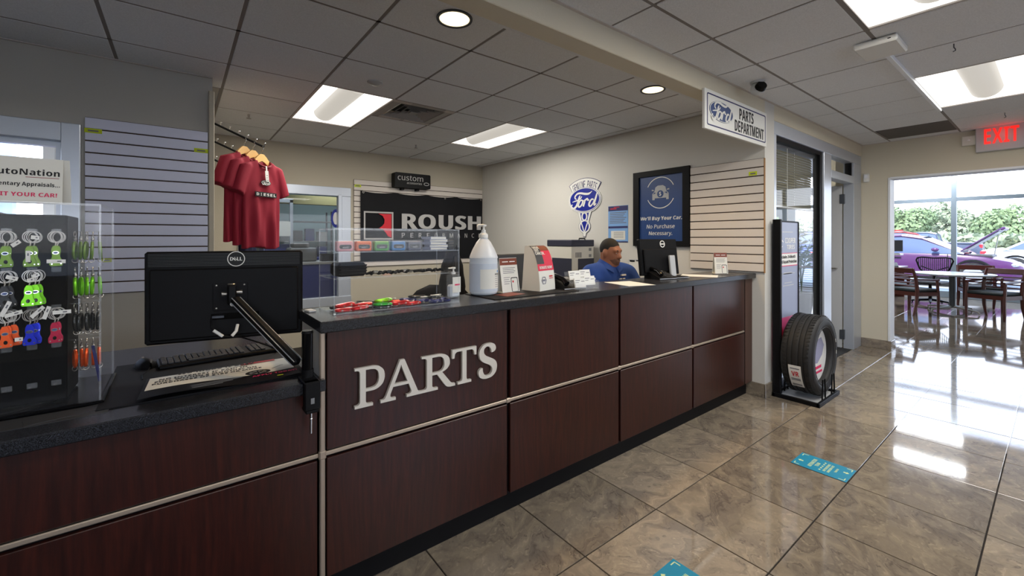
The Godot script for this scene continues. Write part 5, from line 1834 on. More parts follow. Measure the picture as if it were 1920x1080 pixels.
	text(d, "lettering", "CANCER.", "sansbold", 0.095, 0.018, 0.0006, on.call(0.555, 0.34), M.white)
	var hx := MB.new()
	hx.x = on.call(0.13, 0.28)
	hx.ring(ell(0.024, 0.024, 6), ell(0.021, 0.021, 6), 0, 0.0008)
	hx.bx(-0.014, 0.014, 0.002, 0.005, 0, 0.0008).bx(-0.014, 0.014, -0.004, -0.001, 0, 0.0008)
	hx.x = Transform3D()
	add(d, "crest", hx, M.flyer_navy)
	hx = MB.new()
	hx.x = on.call(0.16, 0.74)
	hx.bx(-0.018, 0.018, 0.004, 0.012, 0, 0.0006).bx(-0.02, 0.02, -0.006, -0.002, 0, 0.0006)
	hx.x = Transform3D()
	add(d, "small_mark", hx, M.red)
	# desk phone and card holder
	var phone := func(label: String, pos: Vector3, ry: float) -> void:
		var t := T("desk_phone", label, "phone", pos, ry, "black desk phones on the high counter")
		var pr := pv([-0.08, 0.0, 0.085, 0.0, 0.085, 0.012, 0.02, 0.036, -0.06, 0.062, -0.08, 0.058])
		var mb := MB.new()
		mb.x = Transform3D(Basis(Vector3(0, 0, 1), Vector3(0, 1, 0), Vector3(-1, 0, 0)), Vector3.ZERO)
		mb.prism(pr, -0.085, 0.085)
		mb.x = Transform3D()
		add(t, "body", mb, M.black)
		add(t, "edge_line", MB.new().bx(-0.087, 0.087, 0.004, 0.009, 0.084, 0.088, 0.001), M.alu)
		add(t, "handset", MB.new().tube([Vector3(-0.055, 0.066, -0.075), Vector3(-0.055, 0.078, -0.05), Vector3(-0.055, 0.062, 0.03), Vector3(-0.055, 0.036, 0.07)], [0.018, 0.017, 0.015, 0.019], 10), M.black_gloss)
		var kk := MB.new()
		for r in 4:
			for c in 3:
				var z := -0.01 + 0.022 * r
				kk.bx(0.0 + 0.024 * c, 0.018 + 0.024 * c, 0.042 - 0.0085 * r, 0.048 - 0.0085 * r, z, z + 0.014, 0.002)
		add(t, "keys", kk, M.charcoal)
		add(t, "display", MB.new().at(Vector3(0.03, 0.055, -0.05), Vector3(18, 0, 0)).bx(-0.035, 0.035, 0, 0.004, -0.018, 0.018, 0.001), M.grey)
	phone.call("black desk phone between the donation card and the business card holder", Vector3(1.905, HI, -1.895), -4.0)
	var ch := T("card_holder", "clear business card holder with white cards in two tiers", "card holder", Vector3(1.965, HI, -1.80), -6.0)
	add(ch, "tray", MB.new().bx(-0.095, 0.095, 0.0, 0.004, -0.06, 0.03).bx(-0.095, 0.095, 0.004, 0.036, 0.026, 0.03).bx(-0.095, -0.091, 0.004, 0.05, -0.06, 0.03).bx(0.091, 0.095, 0.004, 0.05, -0.06, 0.03).at(Vector3(0, 0, -0.02), Vector3(-14, 0, 0)).bx(-0.095, 0.095, 0.004, 0.075, -0.002, 0.002).at(Vector3(0, 0.02, -0.055), Vector3(-14, 0, 0)).bx(-0.095, 0.095, 0.0, 0.085, -0.002, 0.002), M.clear)
	for q in [["left front", -0.048, 0.008, 0.012], ["right front", 0.046, 0.016, 0.004], ["left rear", -0.046, 0.05, -0.035], ["right rear", 0.05, 0.053, -0.038]]:
		var t := T("business_cards", "white business cards in the %s pocket of the clear holder" % q[0], "cards", Vector3(1.965 + q[1], HI + 0.006 + q[2], -1.80 + q[3] + 0.004), -6.0, "business cards")
		add(t, "card_stack", MB.new().at(Vector3.ZERO, Vector3(-14, 0, 0)).bx(-0.043, 0.043, 0.0, 0.056, -0.004, 0.002), M.white)
		add(t, "print", MB.new().at(Vector3.ZERO, Vector3(-14, 0, 0)).bx(-0.036, 0.0, 0.04, 0.044, 0.002, 0.0024).bx(-0.036, -0.01, 0.028, 0.031, 0.002, 0.0024).bx(0.01, 0.036, 0.034, 0.038, 0.002, 0.0024), M.ink_grey)
	one("paper_sheet", "white paper sheet on the high counter before the seated worker", "paper", MB.new().bx(-0.108, 0.108, 0, 0.001, -0.14, 0.14), M.paper, Vector3(2.44, HI, -1.82), -16)
	one("paper_sheet", "white paper sheet lying right of the small monitor on the counter", "paper", MB.new().bx(-0.11, 0.11, 0, 0.0012, -0.14, 0.14), M.paper, Vector3(3.42, HI, -1.85), 25)
	one("open_leaflet", "dark printed leaflet lying flat at the far end of the counter", "leaflet", MB.new().bx(-0.1, 0.1, 0, 0.001, -0.07, 0.07), M.charcoal, Vector3(3.7, HI, -1.77), 8)
	# small monitor on its stand
	var m := T("monitor", "smaller black monitor on a silver stand seen from behind, right of the worker", "monitor", Vector3(3.01, HI + 0.002, -1.955), -10.0)
	var tl := Vector3(0, 0.165, 0)
	var hm := MB.new().at(tl, Vector3(-7, 0, 0)).bx(-0.205, 0.205, -0.145, 0.14, -0.035, 0.0, 0.006)
	add(m, "housing", hm, M.black)
	add(m, "back_bulge", MB.new().at(tl, Vector3(-7, 0, 0)).bx(-0.18, 0.18, -0.125, 0.06, 0.0, 0.016, 0.006), M.black)
	var bd := MB.new().at(tl, Vector3(-7, 0, 0))
	bd.ring(ell(0.028, 0.028, 28, Vector2(0.04, 0.1)), ell(0.021, 0.021, 28, Vector2(0.04, 0.1)), 0.0, 0.003)
	bd.bx(0.02, 0.06, 0.095, 0.105, 0, 0.003)
	add(m, "badge", bd, M.white)
	add(m, "screen", MB.new().at(tl, Vector3(-7, 0, 0)).bx(-0.195, 0.195, -0.13, 0.13, -0.037, -0.035), M.black_gloss)
	add(m, "stand_column", MB.new().at(Vector3(0.085, 0.08, 0.05), Vector3(-7, 0, 0)).bx(-0.03, 0.03, -0.07, 0.095, -0.008, 0.012, 0.004), M.grey_light)
	add(m, "stand_base", MB.new().prism(rrect(0.2, 0.2, 0.03, 4), -0.005, 0.006).at(Vector3.ZERO), M.black)
	m.get_child(m.get_child_count() - 1).rotation_degrees.x = -90
	m.get_child(m.get_child_count() - 1).position = Vector3(0.08, 0.006, 0.04)
	add(m, "base_line", MB.new().bx(-0.015, 0.175, 0.002, 0.007, 0.137, 0.142, 0.001), M.alu)
	phone.call("black desk phone under the small monitor, before the worker's screen", Vector3(2.93, HI, -1.9), -12.0)
	# second monitor, only its grey back showing behind the brochures
	var n := T("monitor", "plain dark grey monitor back low behind the brochures and the jug", "monitor", Vector3(1.86, 0.75, -2.36), 4.0)
	add(n, "housing", MB.new().bx(-0.27, 0.27, 0.2, 0.545, -0.03, 0.012, 0.006), M.charcoal)
	add(n, "stand", MB.new().bx(-0.04, 0.04, 0.0, 0.3, 0.012, 0.03, 0.004).bx(-0.12, 0.12, 0.0, 0.012, -0.08, 0.1, 0.004), M.black)
	# multifunction printer
	var p2 := T("printer", "large pale office printer with dark top and doors by the end wall", "printer", Vector3(3.815, 0, -3.72))
	add(p2, "body", MB.new().bx(-0.195, 0.19, 0.1, 1.31, -0.21, 0.21, 0.008), M.cream_plastic)
	add(p2, "top_unit", MB.new().bx(-0.2, 0.195, 1.31, 1.39, -0.215, 0.215, 0.008), M.flyer_navy)
	p2.get_child(1).material_override = mat("printer_dark", rgb(44, 46, 62), 0.5)
	add(p2, "handle", MB.new().tube([Vector3(-0.04, 1.388, 0.18), Vector3(-0.035, 1.405, 0.18), Vector3(0.06, 1.405, 0.18), Vector3(0.065, 1.388, 0.18)], 0.008, 8), M.black)
	add(p2, "door", MB.new().bx(-0.09, 0.19, 0.62, 1.165, 0.21, 0.214, 0.002).bx(-0.199, -0.195, 0.6, 1.17, -0.12, 0.21, 0.001), M.printer_dark)
	var vt := MB.new()
	for i in 6:
		vt.bx(-0.13 + 0.018 * i, -0.122 + 0.018 * i, 1.18, 1.24, 0.21, 0.213)
	for i in 2:
		for k in 3:
			vt.bx(0.1 + 0.016 * k, 0.11 + 0.016 * k, 1.18 + 0.075 * i, 1.215 + 0.075 * i, 0.21, 0.213)
	add(p2, "vent_slot", vt, M.grey)
	add(p2, "caster_base", MB.new().bx(-0.18, 0.18, 0.0, 0.1, -0.2, 0.2, 0.005), M.black)
	# chairs behind the counter
	var ch2 := func(label: String, pos: Vector3, ry: float) -> Node3D:
		var t := T("office_chair", label, "chair", pos, ry, "black office chairs behind the counter")
		var rows := []
		for j in 11:
			var v := j / 10.0
			var row := PackedVector3Array()
			var w := 0.235 * sqrt(maxf(0.12, 1.0 - pow(absf(v - 0.45) * 1.8, 4.0)))
			for i in 13:
				var u := i / 12.0 * 2.0 - 1.0
				row.append(Vector3(u * w, 0.62 + 0.42 * v, -0.02 * v - 0.05 * (1 - u * u) * 0.8 - 0.18))
			rows.append(row)
		var bk := MB.new().grid(rows)
		for r in rows:
			r.reverse()
			for i in r.size(): r[i] += Vector3(0, 0, -0.035)
		bk.grid(rows)
		add(t, "backrest", bk, M.black_matte)
		add(t, "seat", MB.new().bx(-0.24, 0.24, 0.5, 0.57, -0.22, 0.24, 0.03), M.black_matte)
		add(t, "back_bar", MB.new().tube([Vector3(0, 0.52, -0.1), Vector3(0, 0.54, -0.28), Vector3(0, 0.75, -0.275)], 0.02, 8), M.black)
		add(t, "gas_post", MB.new().cyl(Vector3(0, 0.08, 0), Vector3(0, 0.5, 0), 0.028, 0.022, 12), M.alu_dark)
		for k in 5:
			var a := TAU * k / 5.0
			add(t, "base_leg", MB.new().tube([Vector3(0, 0.09, 0), Vector3(cos(a) * 0.28, 0.06, sin(a) * 0.28)], [0.025, 0.015], 8).torus(Vector3(cos(a) * 0.28, 0.026, sin(a) * 0.28), Vector3(-sin(a), 0, cos(a)), 0.018, 0.008, 12, 6), M.black)
		return t
	ch2.call("black office chair with a rounded back, seen through the clear shelf case", Vector3(1.62, 0.02, -3.05), 160.0)
	ch2.call("black office chair back between the printer and the worker", Vector3(2.62, 0.02, -2.98), 40.0)
	# backpack and folded vest by the chair
	var bp := T("backpack", "black backpack with an orange panel hanging between the clear case and the jug", "bag", Vector3(1.47, 0.72, -2.55), 20.0)
	var br := []
	for j in 13:
		var v := j / 12.0
		var row := PackedVector3Array()
		var w := 0.115 * pow(sin(PI * clampf(0.08 + v * 0.87, 0, 1)), 0.45)
		for i in 24:
			var a := -TAU * i / 24.0
			row.append(Vector3(cos(a) * w + 0.006 * sin(v * 30 + a * 3), v * 0.6, sin(a) * w * 0.6))
		br.append(row)
	add(bp, "body", MB.new().grid(br, true), M.bag_black)
	add(bp, "orange_panel", MB.new().bx(-0.09, -0.035, 0.02, 0.38, 0.045, 0.078, 0.012), M.orange_cloth)
	add(bp, "strap", MB.new().tube([Vector3(-0.03, 0.56, 0.05), Vector3(-0.075, 0.46, 0.085), Vector3(-0.06, 0.3, 0.095), Vector3(-0.01, 0.2, 0.08)], [0.012, 0.016, 0.016, 0.01], 8).tube([Vector3(0.03, 0.57, 0.03), Vector3(0, 0.64, 0.03), Vector3(-0.03, 0.57, 0.03)], 0.007, 6), M.black)
	one("file_cabinet", "low black cabinet under the backpack, hidden behind the counter", "cabinet", MB.new().bx(-0.2, 0.2, 0, 0.72, -0.15, 0.15, 0.006), M.black, Vector3(1.47, 0, -2.6), 20)
	# clipboard on the wall
	var cb := T("clipboard", "clipboard with white sheets hanging on the wall between the worker and the small monitor", "clipboard", Vector3(XW, 1.03, -2.965), -90)
	add(cb, "board", MB.new().bx(-0.075, 0.075, -0.16, 0.14, 0.001, 0.008), M.grey_light)
	add(cb, "sheet", MB.new().bx(-0.068, 0.068, -0.155, 0.118, 0.008, 0.011), M.paper)
	add(cb, "clip", MB.new().bx(-0.055, 0.01, 0.112, 0.13, 0.008, 0.018, 0.003).bx(0.03, 0.06, 0.12, 0.132, 0.008, 0.016, 0.003), M.black)


# ------------------------------------------------------------------ figure
func field_mesh(mb: MB, f: Callable, lo: Vector3, hi: Vector3, c: float) -> void:     # surface nets
	var nx := int(ceil((hi.x - lo.x) / c)) + 1
	var ny := int(ceil((hi.y - lo.y) / c)) + 1
	var nz := int(ceil((hi.z - lo.z) / c)) + 1
	var d := PackedFloat32Array()
	d.resize(nx * ny * nz)
	# coarse pass: only cells near the surface are evaluated finely
	var st := 4
	var k := 0
	d.fill(1.0)
	for z in range(0, nz, st):
		for y in range(0, ny, st):
			for x in range(0, nx, st):
				var m: float = f.call(lo + Vector3(x + 1.5, y + 1.5, z + 1.5) * c)
				var near := absf(m) < c * st * 1.6
				for zz in range(z, mini(z + st, nz)):
					for yy in range(y, mini(y + st, ny)):
						for xx in range(x, mini(x + st, nx)):
							d[xx + nx * (yy + ny * zz)] = f.call(lo + Vector3(xx, yy, zz) * c) if near else m
	var id := {}
	var vs := PackedVector3Array()
	for z in nz - 1:
		for y in ny - 1:
			for x in nx - 1:
				var b := x + nx * (y + ny * z)
				var v := [d[b], d[b + 1], d[b + nx], d[b + nx + 1], d[b + nx * ny], d[b + nx * ny + 1], d[b + nx * ny + nx], d[b + nx * ny + nx + 1]]
				var neg := 0
				for q in v: neg += 1 if q < 0 else 0
				if neg == 0 or neg == 8:
					continue
				var s := Vector3.ZERO
				var n := 0
				for e in [[0, 1], [2, 3], [4, 5], [6, 7], [0, 2], [1, 3], [4, 6], [5, 7], [0, 4], [1, 5], [2, 6], [3, 7]]:
					var a: float = v[e[0]]
					var g: float = v[e[1]]
					if (a < 0) != (g < 0):
						var t := a / (a - g)
						var p0 := Vector3(e[0] & 1, (e[0] >> 1) & 1, e[0] >> 2)
						var p1 := Vector3(e[1] & 1, (e[1] >> 1) & 1, e[1] >> 2)
						s += p0.lerp(p1, t)
						n += 1
				id[b] = vs.size()
				vs.append(lo + (Vector3(x, y, z) + s / n) * c)
	for b in id:
		var x: int = b % nx
		var y: int = (b / nx) % ny
		var z: int = b / (nx * ny)
		for ax in 3:
			var st1: int = [1, nx, nx * ny][ax]
			var u: int = [nx, nx * ny, 1][ax]
			var w: int = [nx * ny, 1, nx][ax]
			var a0 := d[b]
			var a1 := d[b + st1]
			if (a0 < 0) == (a1 < 0):
				continue
			if not (id.has(b - u) and id.has(b - w) and id.has(b - u - w)):
				continue
			var q := [vs[id[b - u - w]], vs[id[b - w]], vs[id[b]], vs[id[b - u]]]
			if a0 < 0:
				mb.quad(q[0], q[1], q[2], q[3], true)
			else:
				mb.quad(q[3], q[2], q[1], q[0], true)


static func smin(a: float, b: float, k: float) -> float:
	var h := maxf(k - absf(a - b), 0.0) / k
	return minf(a, b) - h * h * k * 0.25


static func cone(p: Vector3, a: Vector3, b: Vector3, r0: float, r1: float) -> float:
	var ab := b - a
	var t := clampf((p - a).dot(ab) / ab.length_squared(), 0.0, 1.0)
	return (p - a - ab * t).length() - lerpf(r0, r1, t)


static func blob(p: Vector3, c: Vector3, r: Vector3) -> float:
	var q := (p - c) / r
	var l := q.length()
	return (l - 1.0) * minf(r.x, minf(r.y, r.z)) if l > 0.3 else -0.7 * minf(r.x, minf(r.y, r.z))


func worker() -> void:
	# local axes: +z is where the chest faces; he sits turned towards the small monitor on his left
	var t := T("person", "man in a blue polo shirt seated behind the high counter, looking towards the small monitor", "person", Vector3(2.96, 0, -2.42), -20.0)
	# seated on a high stool: hips at 0.72
	var sh := 1.125
	var arms := [[Vector3(-0.185, sh - 0.03, 0.0), Vector3(-0.255, 0.88, 0.06), Vector3(-0.17, 0.815, 0.27)], [Vector3(0.185, sh - 0.03, 0.0), Vector3(0.27, 0.89, 0.1), Vector3(0.2, 0.815, 0.31)]]
	var legs := [[Vector3(-0.1, 0.7, 0.02), Vector3(-0.14, 0.64, 0.32), Vector3(-0.14, 0.13, 0.27), Vector3(-0.14, 0.06, 0.36)], [Vector3(0.1, 0.7, 0.02), Vector3(0.14, 0.64, 0.32), Vector3(0.14, 0.13, 0.27), Vector3(0.14, 0.06, 0.36)]]
	var body := func(p: Vector3) -> float:
		var d := blob(p, Vector3(0, 0.98, -0.005), Vector3(0.19, 0.2, 0.125))
		d = smin(d, blob(p, Vector3(0, 0.8, 0.0), Vector3(0.175, 0.17, 0.13)), 0.08)
		d = smin(d, cone(p, Vector3(-0.13, 1.1, -0.01), Vector3(0.13, 1.1, -0.01), 0.07, 0.07), 0.08)
		d = smin(d, cone(p, Vector3(0, 1.1, -0.01), Vector3(0, 1.24, 0.012), 0.062, 0.056), 0.06)
		for a in arms:
			var e := smin(cone(p, a[0], a[1], 0.062, 0.048), cone(p, a[1], a[2], 0.045, 0.031), 0.02)
			d = smin(d, e, 0.045)
		for l in legs:
			var e := smin(cone(p, l[0], l[1], 0.085, 0.064), cone(p, l[1], l[2], 0.062, 0.042), 0.03)
			e = smin(e, cone(p, l[2], l[3], 0.045, 0.035), 0.02)
			d = smin(d, e, 0.06)
		return d
	var mb := MB.new()
	# head turned a little further to his left than the chest, looking out over the monitor
	var yaw := 24.0
	var hx := Transform3D(Basis.from_euler(Vector3(deg_to_rad(6), deg_to_rad(yaw), 0)).scaled(Vector3.ONE * 0.93), Vector3(0, 1.28, 0.022))
	var inv := hx.affine_inverse()
	var head := func(pw: Vector3) -> float:
		var p := inv * pw
		var d := blob(p, Vector3(0, 0.035, -0.012), Vector3(0.076, 0.098, 0.096))
		d = smin(d, blob(p, Vector3(0, -0.04, 0.022), Vector3(0.062, 0.078, 0.07)), 0.05)
		d = smin(d, blob(p, Vector3(0, -0.098, 0.052), Vector3(0.034, 0.026, 0.034)), 0.04)
		d = smin(d, cone(p, Vector3(0, 0.012, 0.088), Vector3(0, -0.028, 0.108), 0.01, 0.0155), 0.016)
		d = smin(d, cone(p, Vector3(-0.013, -0.031, 0.094), Vector3(0.013, -0.031, 0.094), 0.009, 0.009), 0.01)
		d = smin(d, cone(p, Vector3(-0.04, 0.03, 0.078), Vector3(0.04, 0.03, 0.078), 0.014, 0.014), 0.022)
		for s in [-1.0, 1.0]:
			d = maxf(d, -blob(p, Vector3(s * 0.032, 0.008, 0.098), Vector3(0.017, 0.011, 0.014)))
			d = smin(d, blob(p, Vector3(s * 0.031, 0.006, 0.079), Vector3(0.0145, 0.0125, 0.012)), 0.006)
			d = smin(d, blob(p, Vector3(s * 0.079, -0.008, -0.008), Vector3(0.013, 0.034, 0.021)), 0.012)
		d = smin(d, cone(p, Vector3(-0.02, -0.062, 0.088), Vector3(0.02, -0.062, 0.088), 0.0085, 0.0085), 0.01)
		d = smin(d, cone(p, Vector3(-0.017, -0.075, 0.086), Vector3(0.017, -0.075, 0.086), 0.008, 0.008), 0.008)
		d = smin(d, cone(p, Vector3(0, -0.05, -0.03), Vector3(0, -0.2, -0.04), 0.056, 0.057), 0.04)
		return d
	var whole := func(p: Vector3) -> float:
		var d: float = body.call(p)
		if p.y > 1.05 and p.y < 1.45:
			d = smin(d, head.call(p), 0.02)
		return d
	field_mesh(mb, whole, Vector3(-0.36, 0.08, -0.2), Vector3(0.36, 1.13, 0.64), 0.0135)
	var hm := MB.new()
	field_mesh(hm, whole, Vector3(-0.14, 1.11, -0.14), Vector3(0.14, 1.42, 0.18), 0.0046)
	mb.sv.append_array(hm.sv)
	# hands resting on the desk
	for s in 2:
		var w: Vector3 = arms[s][2]
		var dir := (arms[s][2] - arms[s][1] as Vector3)
		dir.y = 0
		dir = dir.normalized()
		var sd := dir.cross(Vector3.UP) * (1.0 if s == 1 else -1.0)
		var pc := w + dir * 0.075 + Vector3(0, -0.012, 0)
		var hand := func(p: Vector3) -> float:
			var d := cone(p, w, w + dir * 0.03, 0.03, 0.026)
			d = smin(d, cone(p, w + dir * 0.045 - sd * 0.02, w + dir * 0.09 - sd * 0.026, 0.015, 0.014), 0.02)
			d = smin(d, cone(p, w + dir * 0.045 + sd * 0.02, w + dir * 0.09 + sd * 0.026, 0.015, 0.014), 0.02)
			d = smin(d, cone(p, w + dir * 0.045, w + dir * 0.095, 0.017, 0.016), 0.02)
			for i in 4:
				var o: float = -0.031 + 0.0205 * i
				var ln: float = [0.062, 0.078, 0.072, 0.054][i]
				var b0: Vector3 = w + dir * 0.095 + sd * o
				var b1: Vector3 = b0 + dir * ln * 0.5 + Vector3(0, 0.006, 0)
				var b2: Vector3 = b0 + dir * ln + Vector3(0, -0.016, 0)
				d = minf(d, minf(cone(p, b0, b1, 0.0092, 0.0086), cone(p, b1, b2, 0.0086, 0.0074)))
			d = smin(d, cone(p, w + dir * 0.035 - sd * 0.022, w + dir * 0.075 - sd * 0.056, 0.013, 0.0105), 0.012)
			d = minf(d, cone(p, w + dir * 0.075 - sd * 0.056, w + dir * 0.11 - sd * 0.05, 0.0105, 0.0085))
			return d
		var hh := MB.new()
		field_mesh(hh, hand, pc - Vector3(0.12, 0.06, 0.12), pc + Vector3(0.14, 0.06, 0.14), 0.0055)
		mb.sv.append_array(hh.sv)
	add(t, "body", mb, M.skin)
	# hair: close cropped cap
	var hair := func(pw: Vector3) -> float:
		var p := inv * pw
		var d := blob(p, Vector3(0, 0.038, -0.014), Vector3(0.079, 0.0985, 0.0975))
		var low := 0.062 - (0.075 - p.z) * 0.2 if p.z > 0.03 else (0.006 if p.z > -0.03 else -0.045)
		if p.z > 0.012 and p.z < 0.032:
			low = -0.012
		d = maxf(d, (low - p.y) * 0.9)
		return d
	var hr := MB.new()
	field_mesh(hr, hair, Vector3(-0.13, 1.2, -0.14), Vector3(0.13, 1.45, 0.16), 0.0055)
	add(t, "hair", hr, M.hair)
	var beard := func(pw: Vector3) -> float:
		var p := inv * pw
		var d: float = head.call(pw) - 0.001
		d = maxf(d, p.y + 0.05 + 0.25 * (0.06 - p.z))
		return maxf(d, -(p.y + 0.13))
	hr = MB.new()
	field_mesh(hr, beard, Vector3(-0.1, 1.13, -0.06), Vector3(0.1, 1.27, 0.16), 0.0055)
	add(t, "stubble", hr, mat("stubble", rgb(102, 68, 52), 0.8))
	var fc := MB.new()
	for s in [-1.0, 1.0]:
		fc.x = hx
		fc.ball(Vector3(s * 0.031, 0.007, 0.0865), Vector3(0.0105, 0.0052, 0.0055), 10, 6)
	add(t, "eye", fc, M.eye_white)
	fc = MB.new()
	for s in [-1.0, 1.0]:
		fc.x = hx
		fc.ball(Vector3(s * 0.031 + 0.002, 0.007, 0.0905), Vector3(0.0046, 0.005, 0.0026), 8, 6)
		fc.tube([Vector3(s * 0.046, 0.026, 0.084), Vector3(s * 0.032, 0.031, 0.093), Vector3(s * 0.016, 0.027, 0.095)], [0.003, 0.005, 0.004], 6)
	add(t, "brow_and_pupil", fc, M.hair)
	fc = MB.new()
	fc.x = hx
	fc.tube([Vector3(-0.022, -0.069, 0.088), Vector3(0, -0.066, 0.0975), Vector3(0.022, -0.069, 0.088)], [0.002, 0.0045, 0.002], 6)
	add(t, "lips", fc, M.lips)
	# polo: the torso and upper arms grown by a cloth's thickness, cut at neck, cuffs and hem
	var polo := func(p: Vector3) -> float:
		var d := blob(p, Vector3(0, 0.98, -0.005), Vector3(0.202, 0.21, 0.138))
		d = smin(d, blob(p, Vector3(0, 0.8, 0.0), Vector3(0.192, 0.18, 0.148)), 0.08)
		d = smin(d, cone(p, Vector3(-0.13, 1.1, -0.01), Vector3(0.13, 1.1, -0.01), 0.079, 0.079), 0.08)
		for a in arms:
			var e := cone(p, a[0], (a[0] as Vector3).lerp(a[1], 0.94), 0.077, 0.072)
			d = smin(d, e, 0.045)
		d += 0.003 * sin(p.y * 42.0 + p.x * 30.0) * sin(p.x * 24.0 + p.z * 18.0)
		d = maxf(d, -cone(p, Vector3(0, 1.13, 0.05), Vector3(0, 1.32, 0.0), 0.03, 0.07))
		return maxf(d, 0.69 - p.y)
	var pm := MB.new()
	field_mesh(pm, polo, Vector3(-0.38, 0.66, -0.2), Vector3(0.4, 1.21, 0.26), 0.0105)
	add(t, "polo_shirt", pm, M.polo)
	var cl := MB.new()
	for s in [-1.0, 1.0]:
		var rr := []
		for i in 9:
			var u := i / 8.0
			var a := lerpf(deg_to_rad(-90), deg_to_rad(78), u)
			var dr := 0.055 * pow(u, 3.0)
			var c0 := Vector3(s * cos(a), 0, sin(a))
			var o := Vector3(0, 1.232 - 1.3 * dr, -0.008 + 0.02 * u)
			rr.append(PackedVector3Array([o + c0 * 0.07 + Vector3(0, -0.02, 0), o + c0 * 0.073, o + c0 * 0.079 + Vector3(0, 0.002, 0), o + c0 * (0.104 + 0.012 * u) + Vector3(0, -0.034 - 0.014 * u, 0)]))
		if s > 0: rr.reverse()
		cl.grid(rr)
	add(t, "collar", cl, M.polo)
	var bg := MB.new()
	bg.at(Vector3(0.07, 1.09, 0.104), Vector3(-16, 20, 0)).prism(rrect(0.06, 0.014, 0.005, 3), 0, 0.014)
	bg.bx(-0.055, -0.035, -0.034, -0.026, -0.004, 0.011).bx(-0.02, 0.01, -0.034, -0.026, -0.002, 0.011)
	bg.at(Vector3(-0.205, 1.065, 0.075), Vector3(-10, -20, 0)).ring(ell(0.026, 0.015, 20), ell(0.018, 0.009, 20), 0.0, 0.012)
	add(t, "chest_print", bg.at(Vector3.ZERO), M.white)
	var tr := func(p: Vector3) -> float:
		var d := blob(p, Vector3(0, 0.73, 0.0), Vector3(0.185, 0.12, 0.145))
		for l in legs:
			d = smin(d, smin(cone(p, l[0], l[1], 0.094, 0.075), cone(p, l[1], l[2], 0.074, 0.06), 0.03), 0.05)
		return maxf(d, p.y - 0.8)
	var tm := MB.new()
	field_mesh(tm, tr, Vector3(-0.28, 0.12, -0.2), Vector3(0.28, 0.84, 0.54), 0.016)
	add(t, "trousers", tm, M.charcoal)
	var s2 := MB.new()
	for l in legs:
		s2.at(l[2] + Vector3(0, -0.083, 0.06)).ball(Vector3.ZERO, Vector3(0.05, 0.045, 0.13), 14, 8)
	add(t, "shoes", s2.at(Vector3.ZERO), M.black)
	var st := T("stool", "black stool under the seated worker, hidden by the counter", "stool", Vector3(2.96, 0, -2.42), -20.0)
	add(st, "seat", MB.new().bx(-0.2, 0.2, 0.53, 0.6, -0.2, 0.2, 0.03), M.black_matte)
	add(st, "post", MB.new().cyl(Vector3(0, 0.05, 0), Vector3(0, 0.53, 0), 0.03, 0.025, 12).lathe([Vector2(0.22, 0.0), Vector2(0.22, 0.02), Vector2(0.04, 0.06)], 24), M.alu_dark)


